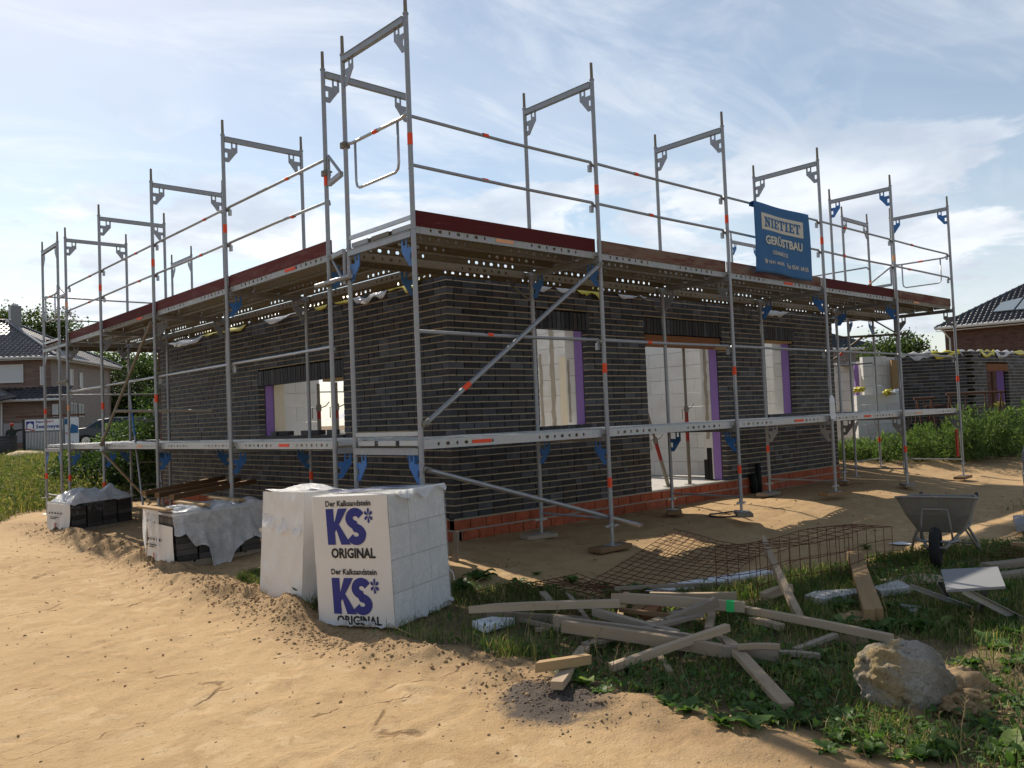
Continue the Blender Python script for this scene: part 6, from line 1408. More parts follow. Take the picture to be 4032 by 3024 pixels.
def darkbits(r, n):
    p = onz(2200, 2765, -.41); return p.x + r.normal(size=n)*.17, p.y + r.normal(size=n)*.26
clods('dark_clods', 1100, 43, darkbits, 'clod_dark', .002, .009, 'dark damp soil crumbs in front of the timber heap', 2.5)
def moundbits(r, n):
    return bc.x + V(CR).x*.22 + r.normal(size=n)*.24, bc.y + V(CR).y*.22 + r.normal(size=n)*.20
clods('sand_clods', 700, 44, moundbits, 'clod', .004, .022, 'sand crumbs round the boulder', 2.5)
def padbits(r, n): return r.uniform(-1.5, 9, n), r.uniform(-4, -0.1, n)
clods('sand_clods', 900, 45, padbits, 'clod', .004, .022, 'sand crumbs in front of the house', 4)
def palbits(r, n): return r.uniform(-2.9, -1.2, n), r.uniform(1, 9.5, n)
clods('sand_clods', 1500, 46, palbits, 'clod', .002, .018, 'churned sand crumbs round the brick pallets', 4)
# ------------------------------------------------------------------ meadow and far weeds
mm_ = lambda x, y: veg_mask(x, y)*(x < 14)
x, y = scatter(-3, 12, 10.2, 42, 150000, 51, mm_, 60); x2, y2 = x, y
rc_ = np.hypot(x - CAM[0], y - CAM[1])
stuff('meadow_grass', [blades(x, y, .12, .55, .008, 52, .6, hmul=.15 + 1.9*fbm(x*.8, y*.8, 4)**1.5)], 'meadow', 'wild meadow of grass and weeds at the far left', 'meadow')
k = np.random.RandomState(53).rand(len(x)) < .5; Pm = np.stack([x[k], y[k], gh(x[k], y[k]) + np.random.RandomState(54).uniform(0, .35, k.sum())], 1)
stuff('meadow_weeds', [leaves(Pm, .075, 55, .6, .5)], 'meadow', 'leafy weeds in the meadow at the far left', 'weeds')
def tall_weed_pts(r, px, py, pz, h, n):
    t = r.rand(n)**.8; a = r.uniform(0, 6.28, n); sp = (.05 + .30*h*(1 - t)*(.4 + .6*r.rand(n))); l = r.normal(size=2)*.10
    return np.stack([px + np.cos(a)*sp + l[0]*t, py + np.sin(a)*sp + l[1]*t, pz + h*t], 1)
r_ = np.random.RandomState(61); pts = []; stems = MB()
for k in range(240):
    u = r_.uniform(3280, 4090); d = r_.uniform(18.1, 20.6)
    topv = np.interp(u, [3280, 3400, 3560, 3700, 3800, 3900, 4032], [1745, 1725, 1700, 1660, 1610, 1625, 1600]); p = at(u, 1780, d); gz = g1(p.x, p.y); v_h = H0/2 + FPX*math.tan(PIT) + (2016 - u)*math.tan(-ROL)*1.0
    zt = CAM[2] - (topv - v_h)*d/FPX; h = max(.25, (zt - gz)*(.35 + .75*r_.rand()**1.5)); pts.append(tall_weed_pts(r_, p.x, p.y, gz, h, int(60 + 90*h)))
    stems.path([(p.x, p.y, gz), (p.x + r_.normal()*.04, p.y + r_.normal()*.04, gz + h)], [.010, .003], 4)
stuff('tall_weeds', [leaves(np.concatenate(pts), .12, 62, .17, 1.0)], 'tall_weed', 'thicket of tall feathery weeds in front of the second shell at the right', 'weeds')
tag(stems.build('weed_stems', M['tall_weed'], None, fix=False), 'stems of the tall weeds at the right', 'weeds', None, 'stuff')
pts = []
for k in range(260):
    u = r_.uniform(-40, 520); d = r_.uniform(17, 30); p = at(u, 1850, d); gz = g1(p.x, p.y)
    if veg_mask(p.x, p.y) < .5: continue
    pts.append(tall_weed_pts(r_, p.x, p.y, gz, r_.uniform(.35, .95), 46))
stuff('tall_weeds', [leaves(np.concatenate(pts), .075, 63, .30, .7)], 'meadow', 'tall weed stems standing in the meadow at the far left', 'weeds')
# shrubs and trees ---------------------------------------------------------
def crown_pts(seed, c, rx, ry, rz, ncl, per, cl):
    r = np.random.RandomState(seed); q = r.normal(size=(ncl, 3)); q /= np.linalg.norm(q, axis=1)[:, None]; q *= (r.rand(ncl, 1)**.4); q *= np.array([rx, ry, rz])
    q = q*(1 + .25*r.normal(size=(ncl, 1))); s = cl*r.uniform(.5, 1.4, ncl); P_ = q[:, None, :] + r.normal(size=(ncl, per, 3))*s[:, None, None]*np.array([1, 1, .7]); return P_.reshape(-1, 3) + np.array(c)
def tree(name, label, base, h, c, rx, ry, rz, ncl, per, cl, ls, mat, seed, cat='tree', group='trees beyond the site', blossom=0, trunk=.14):
    base, c = V(base), V(c); t = thing(name, label, cat, base, group); r = random.Random(seed); mb = MB()
    mb.path([base, base.lerp(c, .5) + Vector((r.uniform(-.1, .1)*rx, 0, 0)), c + Vector((0, 0, rz*.5))], [trunk, trunk*.7, trunk*.2], 7)
    for k in range(7):
        a = k*.9 + r.random(); s_ = base.lerp(c, r.uniform(.4, .95)); e_ = c + Vector((math.cos(a)*rx*.75, math.sin(a)*ry*.75, r.uniform(-.4, .7)*rz)); mb.path([s_, s_.lerp(e_, .5) + Vector((0, 0, .08*rz)), e_], [trunk*.4, trunk*.25, trunk*.06], 5)
    mb.build('trunk', M['bark'], t, fix=False); pp = crown_pts(seed, c, rx, ry, rz, ncl, per, cl)
    v, f = leaves(pp, ls, seed + 1, .62, .1); inst('crown', np_mesh('crown', v, f, M[mat]), t)
    if blossom:
        rr = np.random.RandomState(seed + 9); q = pp[rr.choice(len(pp), blossom)]; v, f = leaves(q + rr.normal(size=q.shape)*.05, ls*.75, seed + 3, .9, .4); inst('blossom', np_mesh('blossom', v, f, M['blossom']), t)
def shrub(u, d, topv, w, label, seed, mat='shrub', bl=0):
    v_h = H0/2 + FPX*math.tan(PIT) + (2016 - u)*math.tan(-ROL); zt = CAM[2] - (topv - v_h)*d/FPX; p = at(u, 1800, d); gz = g1(p.x, p.y); h = zt - gz
    tree('shrub', label, (p.x, p.y, gz), h, (p.x, p.y, gz + h*.52), w, w, h*.46, int(70 + 80*w), 80, .16, .08, mat, seed, 'shrub', 'shrubs beyond the left scaffold', bl, .03)
shrub(655, 19.6, 1560, .55, 'tall slim shrub directly beyond the far end of the left wall', 71)
shrub(600, 20.5, 1640, .75, 'dense shrub beyond the left scaffold next to the slim one', 72, bl=60)
shrub(520, 21.5, 1690, .85, 'broad shrub with a few white blossoms beyond the left scaffold', 73, bl=160)
shrub(425, 22.5, 1750, .85, 'lower white-flowering shrub behind the film-topped brick pallet', 74, bl=220)
shrub(330, 23.5, 1785, .80, 'low shrub left of the white-flowering one', 75, bl=120)
shrub(460, 26.0, 1700, .6, 'thin shrub in front of the parked car', 76, 'tall_weed')
def far_tree(name, label, u, v, d, rx, rz, n, mat, seed, ls=.34, cl=.5):
    c = at(u, v, d); tree(name, label, (c.x, c.y, g1(c.x, c.y)), 5, c, rx, rx, rz, n, 90, cl, ls*.68, mat, seed)
far_tree('deciduous_tree', 'leafy treetop behind the chimney at the far left edge', 25, 1285, 74, 1.9, 1.6, 46, 'tree', 81)
far_tree('deciduous_tree', 'loose treetop right of the chimney behind the left house', 205, 1315, 76, 2.5, 1.9, 70, 'tree', 82)
far_tree('deciduous_tree', 'large light green tree right of the left house', 520, 1500, 72, 2.9, 2.6, 150, 'tree', 83)
far_tree('deciduous_tree', 'light green tree reaching to the brick wall edge', 610, 1530, 70, 1.9, 2.4, 90, 'tree', 84)
far_tree('conifer', 'dark drooping conifer standing right of the left house', 420, 1590, 64, 1.7, 2.3, 130, 'tree_dark', 85, .26, .42)
far_tree('conifer', 'dark conifer behind the parked car', 520, 1610, 62, 1.9, 2.1, 140, 'tree_dark', 86, .26, .42)
far_tree('deciduous_tree', 'pale green small tree between the conifers and the brick wall', 640, 1620, 50, 1.1, 2.0, 80, 'shrub', 87, .24, .35)
far_tree('deciduous_tree', 'bushy tree rising behind the second shell at the right', 3535, 1400, 40, 1.35, 0.95, 70, 'tree', 88, .22, .30)
far_tree('deciduous_tree', 'thin twiggy treetop above the conifers', 385, 1440, 80, 1.3, 1.1, 22, 'tree', 89)
# ------------------------------------------------------------------ far road and left background
RH = Vector((CR[0], CR[1], 0)).normalized(); FH = Vector((CF[0], CF[1], 0)).normalized()
def onplane(u, v, p0, n):
    d = V(ray(u, v)); c = V(CAM); return c + d*((V(p0) - c).dot(n)/d.dot(n))
rd = MB(); vs = []
for k in range(12):
    u = -420 + 700*k/11
    for v in (1848 - 0.030*u, 1812 - 0.02*u):
        z = 0.0
        for _ in range(8):
            p = onz(u, v, z); z = g1(p.x, p.y) + 0.05
        vs.append(p)
rd.add(vs, [(2*i, 2*i + 2, 2*i + 3, 2*i + 1) for i in range(11)]); tag(rd.build('road', M['asphalt']), kind='structure')
def tile_mesh(d, mat='tile'):
    w, l, t = d; mb = MB(); n = 6; vs = []
    for y in (-l/2, l/2):
        for i in range(n + 1):
            a = i/n; vs.append(((a - .5)*w, y, t*.5*math.sin(a*2*math.pi) + (t*.55 if y < 0 else 0)))
    fr = [((i/n - .5)*w, -l/2, t*.5*math.sin(i/n*2*math.pi) - t*.2) for i in range(n + 1)]
    mb.add(vs + fr, [(i, i+1, n + 2 + i, n + 1 + i) for i in range(n)] + [(i, 2*n + 2 + i, 2*n + 3 + i, i + 1) for i in range(n)]); return mb.mesh('roof_tile', M[mat], True)
def roof_face(poly, tw, tl, th):
    """tiles covering a planar polygon given eave first: poly[0]->poly[1] is the eave"""
    p = [V(q) for q in poly]; ex = (p[1] - p[0]).normalized(); nz = (p[1] - p[0]).cross(p[2] - p[0]).normalized()
    if nz.z < 0: nz = -nz
    ey = nz.cross(ex)
    if ey.z < 0: ey = -ey; ex = -ex
    R_ = Matrix(((ex.x, ey.x, nz.x), (ex.y, ey.y, nz.y), (ex.z, ey.z, nz.z))); q2 = [((a - p[0]).dot(ex), (a - p[0]).dot(ey)) for a in p]
    x0, x1 = min(a[0] for a in q2), max(a[0] for a in q2); y1 = max(a[1] for a in q2); out = []
    def inside(x, y):
        c = False; n = len(q2)
        for i in range(n):
            a, b = q2[i], q2[(i+1) % n]
            if (a[1] > y) != (b[1] > y) and x < (b[0]-a[0])*(y-a[1])/(b[1]-a[1]) + a[0]: c = not c
        return c
    y = tl*.5; 
    while y < y1:
        x = x0 + tw*.5
        while x < x1:
            if inside(x, y): out.append((p[0] + ex*x + ey*y + nz*.05, R_, (tw, tl*1.12, th)))
            x += tw
        y += tl
    return out
def flatpoly(name, pts, th, mat, parent):
    pts = [V(p) for p in pts]; n = (pts[1] - pts[0]).cross(pts[2] - pts[0]).normalized(); k = len(pts)
    return MB().add(pts + [p - n*th for p in pts], [tuple(range(k)), tuple(range(k, 2*k))[::-1]] + [(i, k + i, k + (i+1) % k, (i+1) % k) for i in range(k)]).build(name, M[mat], parent)
# two-storey house at the far left -----------------------------------------
C0 = at(200, 1418, 50.0); eb = (FH*.993 - RH*.10).normalized(); el = (-RH*.993 - FH*.10).normalized(); GZ = 0.05; EZ = 5.85; HL, HD = 13.0, 9.4
hs = thing('brick_house', 'two-storey mottled brick house with a gleaming tiled hip roof at the far left', 'house', (C0.x, C0.y, GZ))
C0 = Vector((C0.x, C0.y, 0)); c = lambda a, b, z: C0 + el*a + eb*b + Vector((0, 0, z))
def quadwall(name, a, b, mat, z0=GZ - .4, z1=EZ): 
    return flatpoly(name, [a + Vector((0, 0, z0)), b + Vector((0, 0, z0)), b + Vector((0, 0, z1)), a + Vector((0, 0, z1))], .3, mat, hs)
quadwall('front_wall', c(HL, 0, 0), c(0, 0, 0), 'house_brick'); quadwall('side_wall', c(0, 0.004, 0), c(0, HD, 0), 'house_brick_grey')
quadwall('rear_wall', c(0, HD, 0), c(HL, HD, 0), 'house_brick'); quadwall('far_wall', c(HL, HD, 0), c(HL, 0, 0), 'house_brick')
ov = .55; ri = 2.80; e0, e1, e2, e3 = c(-ov, -ov, EZ), c(-ov, HD + ov, EZ), c(HL + ov, HD + ov, EZ), c(HL + ov, -ov, EZ); r0, r1 = c(HD/2, HD/2, EZ + ri), c(HL - HD/2, HD/2, EZ + ri)
rf = flatpoly('roof', [e3, e0, r0, r1], .06, 'tile', hs); flatpoly('roof_plane', [e0, e1, r0], .06, 'tile', rf); flatpoly('roof_plane', [e1, e2, r1, r0], .06, 'tile', rf); flatpoly('roof_plane', [e2, e3, r1], .06, 'tile', rf)
pieces('roof_tile', 'roof_tiles', rf, roof_face([e3, e0, r0, r1], .30, .36, .05) + roof_face([e0, e1, r0], .30, .36, .05), M['tile_red'], 300, lambda d: tile_mesh(d, 'tile_red'))
for a, b in ((e0, r0), (r0, r1), (e1, r0)): MB().tube(a + Vector((0, 0, .08)), b + Vector((0, 0, .10)), .11, 8).build('ridge_cap', M['tile'], rf)
for a, b in ((e3, e0), (e0, e1)): MB().tube(a, b, .08, 8).build('gutter', M['gutter'], hs)
flatpoly('soffit', [e3 - Vector((0, 0, .10)), e0 - Vector((0, 0, .10)), c(0, 0, EZ - .10), c(HL, 0, EZ - .10)], .03, 'gutter', hs); flatpoly('soffit', [e0 - Vector((0, 0, .12)), e1 - Vector((0, 0, .12)), c(0, HD, EZ - .12), c(0, 0, EZ - .12)], .03, 'gutter', hs)
ch = onplane(60, 1300, r0, eb); MB().box((ch.x, ch.y, EZ + ri + .25), (.62, .62, 1.5)).build('chimney', M['chimney'], rf); MB().box((ch.x, ch.y, EZ + ri + 1.05), (.34, .34, .14)).build('chimney_cap', M['gutter'], rf)
fn, sn = -eb, -el
def win(u0, v0, u1, v1, plane, n, mat, name='window', fr=True, prot=.05):
    a, b = onplane(u0, v1, plane, n), onplane(u1, v1, plane, n); t = onplane(u0, v0, plane, n); h = t.z - a.z; d = (b - a); d.z = 0; m_ = (a + b)/2; m_.z = a.z + h/2; R_ = frame_m((0, 0, 0), d.normalized(), n).to_3x3()
    o = MB().box(m_ + n*(prot/2), (d.length, prot, h), R_).build(name, M[mat], hs_cur)
    if fr:
        mb = MB()
        for s in (-1, 1): mb.box(m_ + n*(prot + .02) + d.normalized()*(s*d.length/2), (.07, .05, h + .07), R_)
        for s in (-1, 1): mb.box(m_ + n*(prot + .02) + Vector((0, 0, s*h/2)), (d.length - .07, .05, .07), R_)
        mb.build('window_frame', M['gutter'], o)
    return o
hs_cur = hs
win(-30, 1441, 92, 1508, c(0, 0, 0), fn, 'shutter'); win(163, 1446, 176, 1514, c(0, 0, 0), fn, 'shutter'); win(212, 1594, 229, 1640, c(0, 0, 0), fn, 'shutter', 'door', True) if False else None
for (u0, v0, u1, v1) in ((274, 1456, 284, 1514), (312, 1470, 322, 1524), (277, 1588, 283, 1645), (290, 1590, 296, 1645), (309, 1592, 314, 1640), (320, 1594, 325, 1640)): win(u0, v0, u1, v1, c(0, 0, 0), sn, 'glass' if v0 > 1550 else 'shutter', prot=.03)
la, lb = onplane(-60, 1520, c(0, 0, 0), eb), onplane(258, 1518, c(0, 0, 0), eb); lz = la.z; le = 1.6
q0, q1 = c(HL, -le, 4.05 - .75), c(-1.2, -le, 4.05 - .75); q2, q3 = c(-1.2, -.003, 4.05), c(HL, -.003, 4.05)
pr = flatpoly('porch_roof', [q0, q1, q2, q3], .06, 'tile', hs); pieces('roof_tile', 'porch_tiles', pr, roof_face([q0, q1, q2, q3], .34, .36, .05), M['tile'], 60, tile_mesh); MB().tube(q0, q1, .08, 8).build('gutter', M['gutter'], hs)
quadwall('porch_wall', c(HL, -le + .5, 0), c(-.9, -le + .5, 0), 'house_brick', GZ - .4, 3.25); quadwall('porch_side', c(-.9, -le + .5, 0), c(-.9, 0, 0), 'house_brick', GZ - .4, 3.25)
win(212, 1594, 229, 1640, c(0, -le + .5, 0), fn, 'shutter', 'door')
MB().tube(onplane(6, 1580, c(0, -1.3, 0), eb), onplane(6, 1760, c(0, -1.3, 0), eb), .05, 8).build('downpipe', M['gutter'], hs)
an = flatpoly('annex_roof', [onplane(-80, 1590, c(0, -3, 0), eb), onplane(68, 1561, c(0, -3, 0), eb), onplane(-10, 1525, c(0, -1, 0), eb), onplane(-80, 1515, c(0, -1, 0), eb)], .08, 'tile', hs)
g0 = thing('garage', 'low gabled brick garage behind the left house next to the conifers', 'garage', at(352, 1760, 61)); hs_cur = g0
ga, gb_, gc, gd, ge = (at(u, v, 61) for u, v in ((340, 1780), (376, 1780), (376, 1590), (352, 1535), (340, 1548))); flatpoly('gable_wall', [ga, gb_, gc, gd, ge], 3.0, 'house_brick_grey', g0); MB().tube(at(352, 1530, 60.6), at(392, 1610, 60.6), .18, 6).build('verge_board', M['gutter'], g0); win(357, 1612, 368, 1640, ga, -FH, 'shutter', prot=.05)
# site container with the merchant's sign ----------------------------------
def panelpt(u, v, d): return at(u, v, d)
ct = thing('site_container', 'grey ribbed site container with a white sign reading bauexpert Seelmeyer at the far left', 'container', at(170, 1782, 42.0)); D_ = 42.0
A = at(97, 1782, D_); Bp = at(250, 1780, D_ + .4); up = Vector((0, 0, 1)); dx_ = Bp - A; dx_.z = 0; Lc = dx_.length; ux = dx_.normalized(); nv = Vector((ux.y, -ux.x, 0)); nv = nv if nv.dot(FH) < 0 else -nv; Hc = (at(97, 1652, D_) - A).z; A.z -= .15; Hc += .15
RC = frame_m((0, 0, 0), ux, nv).to_3x3()
MB().box(A + ux*(Lc/2) + up*(Hc/2) - nv*.9, (Lc, 1.8, Hc), RC).build('container_body', M['grey_board'], ct)
for k in range(26): MB().box(A + ux*((k + .5)*Lc/26) + up*(Hc*.32) + nv*.02, (Lc/26*.5, .04, Hc*.62), RC).build('wall_rib', M['steel_new'], ct)
MB().box(A + ux*(Lc*.5) + up*(Hc*.83) + nv*.055, (Lc*1.0, .03, Hc*.31), RC).build('sign_board', M['sheet_white'], ct); MB().box(A + ux*.0 + up*(Hc/2) + nv*.05, (.10, .12, Hc), RC).build('corner_post', M['black'], ct)
sp2 = lambda a, b: A + ux*a + up*b + nv*.076
letter('lettering', text_data('bau', .02), Lc*.31, Hc*.885, Lc*.17, Hc*.085, sp2, 'print_blue', ct); letter('lettering', text_data('expert', .02), Lc*.49, Hc*.872, Lc*.28, Hc*.085, sp2, 'print_red', ct); letter('lettering', text_data('Seelmeyer', .03), Lc*.31, Hc*.705, Lc*.66, Hc*.145, sp2, 'print_blue', ct)
hx, hz = Lc*.065, Hc*.735; MB().add([sp2(hx, hz), sp2(hx + Lc*.20, hz), sp2(hx + Lc*.20, hz + Hc*.21), sp2(hx, hz + Hc*.21)], [(0, 1, 2, 3)]).build('sign_emblem', M['print_blue'], ct, fix=False)
sp3 = lambda a, b: A + ux*a + up*b + nv*.082
MB().add([sp3(hx + Lc*.03, hz), sp3(hx + Lc*.17, hz), sp3(hx + Lc*.17, hz + Hc*.11), sp3(hx + Lc*.10, hz + Hc*.17), sp3(hx + Lc*.03, hz + Hc*.11)], [(0, 1, 2, 3, 4)]).build('emblem_house', M['sheet_white'], ct, fix=False)
vs = [sp3(hx - Lc*.03 + Lc*.26*i/10, hz - Hc*.025 + Hc*.018*math.sin(i/10*6.28) + s*Hc*.014) for i in range(11) for s in (-1, 1)]; MB().add(vs, [(2*i, 2*i + 2, 2*i + 3, 2*i + 1) for i in range(10)]).build('emblem_wave', M['print_red'], ct, fix=False)
MB().box(at(200, 1637, 43), (3.2, .05, .10), RC).build('lamp_rail', M['rust_dark'], ct)
b2 = thing('fence_banner', 'pale fence banner with a blurred blue and red print right of the container', 'banner', at(285, 1780, 42.6)); pa, pb = at(257, 1768, 42.6), at(312, 1766, 43.0); ph_ = (at(257, 1644, 42.6) - pa).z; w_ = pb - pa; w_.z = 0
flatpoly('banner_sheet', [pa, pa + w_, pa + w_ + up*ph_, pa + up*ph_], .02, 'sheet_white', b2); q_ = lambda a, b: pa + w_*a + up*(ph_*b) + nv*.03
MB().add([q_(.0, .78), q_(.22, .78), q_(.22, .97), q_(0, .97)], [(0, 1, 2, 3)]).build('print_patch', M['cloth_blue'], b2, fix=False); MB().add([q_(.3, .5), q_(.95, .5), q_(.95, .72), q_(.5, .8)], [(0, 1, 2, 3)]).build('print_patch', M['cloth_blue'], b2, fix=False); MB().add([q_(.0, .46), q_(.14, .54), q_(.3, .44), q_(.14, .50)], [(0, 1, 2, 3)]).build('print_patch', M['print_red'], b2, fix=False)
b3 = thing('fence_banner', 'grey fence banner with red and black italic lettering behind the worker', 'banner', at(55, 1780, 46)); pa3, pb3 = at(14, 1745, 46), at(96, 1742, 46); w3 = pb3 - pa3; w3.z = 0; h3 = (at(14, 1668, 46) - pa3).z
flatpoly('banner_sheet', [pa3, pa3 + w3, pa3 + w3 + up*h3, pa3 + up*h3], .02, 'grey_board', b3); letter('lettering', text_data('roo', .04), .25, h3*.58, .36, .22, lambda a, b: pa3 + ux*a + up*b + nv*.03, 'print_red', b3, .3); letter('lettering', text_data('ma', .04), .68, h3*.58, .32, .20, lambda a, b: pa3 + ux*a + up*b + nv*.03, 'print_black', b3, .3)
# goods in front of the container
for k, (u, v, w, h, m_, lab) in enumerate(((128, 1778, .62, .40, 'sheet_white', 'white box with a red stripe in front of the container'), (130, 1790, .45, .30, 'print_blue', 'blue pail in front of the container, leftmost'), (205, 1786, .45, .26, 'print_blue', 'blue pail in front of the container, middle'), (228, 1788, .35, .30, 'grey_board', 'grey sack in front of the container'), (176, 1786, .70, .40, 'grey_board', 'grey crate in front of the container'))):
    p = at(u, v, 40.6); z = g1(p.x, p.y); t_ = thing('site_goods', lab, 'container goods', (p.x, p.y, z)); 
    if 'pail' in lab: MB().path([(p.x, p.y, z), (p.x, p.y, z + h*.8), (p.x, p.y, z + h)], [w*.36, w*.42, w*.42], 12).build('pail_body', M[m_], t_)
    else: MB().box((p.x, p.y, z + h/2), (w, .4, h), RC).build('box_body', M[m_], t_)
    if 'stripe' in lab: MB().box(Vector((p.x, p.y, z + h*.45)) + nv*.205, (w*.98, .01, h*.28), RC).build('stripe', M['print_red'], t_)
sh = at(105, 1800, 39.0); tag(lump('sand_heap', (sh.x, sh.y, g1(sh.x, sh.y) - .02), 1.15, .8, .52, 4.4, 'sandheap', 'pale sand heap beside the far road', 'sand heap', 4, .25, 2.0), kind=None)
bp = at(12, 1800, 41.5); bs_ = thing('brick_pile', 'dark brick pile at the far left edge next to the worker', 'brick pile', (bp.x, bp.y, g1(bp.x, bp.y)))
for k in range(8): MB().box((bp.x, bp.y, g1(bp.x, bp.y) + .07 + k*.145), (1.0, .9, .135), RC).build('brick_layer', M['brick'], bs_)
# worker -------------------------------------------------------------------
def skin_body(name, joints, edges, radii, root, mats, parent, Mx, matfn, sub=2):
    me = bpy.data.meshes.new(name); me.from_pydata(joints, edges, []); o = bpy.data.objects.new(name, me); COL.objects.link(o); md = o.modifiers.new('s', 'SKIN'); md.use_smooth_shade = True
    for i, r in enumerate(radii): me.skin_vertices[0].data[i].radius = (r if isinstance(r, tuple) else (r, r))
    for i in range(len(radii)): me.skin_vertices[0].data[i].use_root = (i == root)
    ms = o.modifiers.new('u', 'SUBSURF'); ms.levels = sub; ms.render_levels = sub
    dg = bpy.context.evaluated_depsgraph_get(); m2 = bpy.data.meshes.new_from_object(o.evaluated_get(dg)); bpy.data.objects.remove(o)
    for m_ in mats: m2.materials.append(m_)
    for p in m2.polygons: p.material_index = matfn(p.center); p.use_smooth = True
    return inst(name, m2, parent, Mx)
pw = at(48, 1797, 44.0); pz = g1(pw.x, pw.y); PMx = T(pw.x, pw.y, pz) @ frame_m((0, 0, 0), ux, -nv)   # local x: picture right, y: away from the viewer
wk = thing('person', 'worker in red cap, dark green jumper and khaki trousers seen from behind, pointing right', 'person', (pw.x, pw.y, pz))
J = [(0, 0, .96), (0, 0, 1.15), (0, .02, 1.38), (0, .02, 1.50), (0, .01, 1.60), (0, .01, 1.72), (-.20, .02, 1.42), (-.27, .0, 1.14), (-.22, .14, .93), (.20, .02, 1.42), (.44, .06, 1.46), (.68, .10, 1.52), (-.10, 0, .90), (-.13, .03, .50), (-.14, -.02, .08), (-.15, .12, .03), (.10, 0, .90), (.14, .02, .50), (.15, -.02, .08), (.17, .12, .03), (.75, .11, 1.54), (-.21, .19, .88)]
E_ = [(0, 1), (1, 2), (2, 3), (3, 4), (4, 5), (2, 6), (6, 7), (7, 8), (2, 9), (9, 10), (10, 11), (0, 12), (12, 13), (13, 14), (14, 15), (0, 16), (16, 17), (17, 18), (18, 19), (11, 20), (8, 21)]
Rr = [(.165, .12), (.155, .115), (.17, .11), .065, .085, .09, .075, .055, .04, .075, .055, .04, .095, .07, .05, .045, .095, .07, .05, .045, .034, .034]
for s, (b_, dirv) in enumerate(((20, (1, .12, .05)), (21, (.05, .4, -.9)))):
    bx_ = Vector(J[b_]); dv = Vector(dirv).normalized(); sd = dv.cross(Vector((0, 1, 0) if s == 0 else (1, 0, 0))).normalized()
    for k in range(5):
        off = sd*(.030 - .015*k); L_ = (.050, .078, .085, .078, .060)[k]; i0 = len(J)
        if k == 0: d2 = (dv*.5 + sd*.85).normalized()
        else: d2 = dv
        J.append(tuple(bx_ + off + d2*L_*.5)); J.append(tuple(bx_ + off + d2*L_ - Vector((0, 0, .012 if s == 0 else -.005)))); E_ += [(b_, i0), (i0, i0 + 1)]; Rr += [.010, .008]
def wmat(p):
    if p.z > 1.545 and abs(p.x) < .2: return 2
    if p.x > .70 or (p.z < .96 and p.y > .12 and p.x < -.15): return 2
    if p.z < .09: return 3
    if p.z < .99 and abs(p.x) < .27 and p.y < .14: return 1
    return 0
skin_body('body', J, E_, Rr, 0, [M['jacket'], M['trousers'], M['skin'], M['black']], wk, PMx, wmat)
mb = MB(); mb.path([(0, .01, 1.69), (0, .01, 1.74), (0, .01, 1.79), (0, .01, 1.815)], [.105, .108, .08, .03], 14); mb.box((0, .14, 1.70), (.16, .12, .015)); mb.build('cap', M['cap'], wk, PMx, smooth=True)
mb = MB()
for s in (-1, 1): mb.tube((s*.092, .01, 1.64), (s*.108, .0, 1.64), .026, 8)
mb.tube((0, .095, 1.63), (0, .125, 1.61), .016, 6); mb.build('ears_and_nose', M['skin'], wk, PMx, smooth=True)
MB().path([(0, -.06, 1.66), (0, -.075, 1.61), (0, -.06, 1.56)], [.06, .055, .03], 10).build('hair', M['bark'], wk, PMx, smooth=True)
# parked car ---------------------------------------------------------------
cp_ = at(440, 1706, 45.0); cz = g1(cp_.x, cp_.y) + .40; CMx = T(cp_.x, cp_.y, cz) @ frame_m((0, 0, 0), (ux*.92 + FH*.39), (FH*.92 - ux*.39)); car = thing('parked_car', 'dark blue estate car parked beyond the weeds left of the brick wall', 'car', (cp_.x, cp_.y, cz))
prof = [(-2.2, .42), (-2.25, .70), (-2.15, .92), (-1.35, 1.02), (-.75, 1.40), (.1, 1.52), (1.2, 1.50), (1.95, 1.32), (2.25, .95), (2.28, .55), (2.2, .38)]
def sect(k, y): return [(x*(1 - .03*k), y*(1 - (.16*max(0, z - .95)/.55)), z) for x, z in prof]
mb = MB(); ys = (-.88, -.82, .82, .88); rings = [[(x*(.985 if i in (0, 3) else 1), y*(1 - .18*max(0, z - .95)/.55), z - (.01 if i in (0, 3) else 0)) for x, z in prof] for i, y in enumerate(ys)]; n = len(prof)
mb.add([p for r in rings for p in r], [(i*n + j, i*n + (j+1) % n, (i+1)*n + (j+1) % n, (i+1)*n + j) for i in range(3) for j in range(n)] + [tuple(range(n)), tuple(range(3*n, 4*n))[::-1]]); body = mb.build('car_body', M['car_paint'], car, CMx)
for s in (-1, 1):
    for poly in ([(-1.22, 1.04), (-.70, 1.36), (-.02, 1.44), (-.02, 1.02)], [(.04, 1.02), (.04, 1.44), (1.0, 1.43), (1.0, 1.02)], [(1.06, 1.02), (1.06, 1.42), (1.55, 1.33), (1.72, 1.02)]):
        yy = lambda z: s*(.885*(1 - .18*max(0, z - .95)/.55) + .004)
        MB().prism(poly, lambda a, b: (a, yy(b), b), lambda a, b: (a, yy(b) - s*.01, b)).build('side_window', M['glass'], car, CMx)
    for x in (-1.35, 1.40):
        w_o = MB().tube((x, s*.70, .33), (x, s*.90, .33), .33, 20).build('wheel', M['tyre'], car, CMx); MB().tube((x, s*.895, .33), (x, s*.908, .33), .21, 14).build('rim', M['chrome'], w_o, CMx)
    MB().tube((-.55, s*.72, 1.50), (1.6, s*.70, 1.47), .025, 6).build('roof_rail', M['chrome'], car, CMx)
    MB().box((2.20, s*.66, .98), (.10, .30, .22)).build('tail_lamp', M['red_glass'], car, CMx); MB().box((-2.17, s*.62, .78), (.12, .34, .14)).build('headlight', M['chrome'], car, CMx)
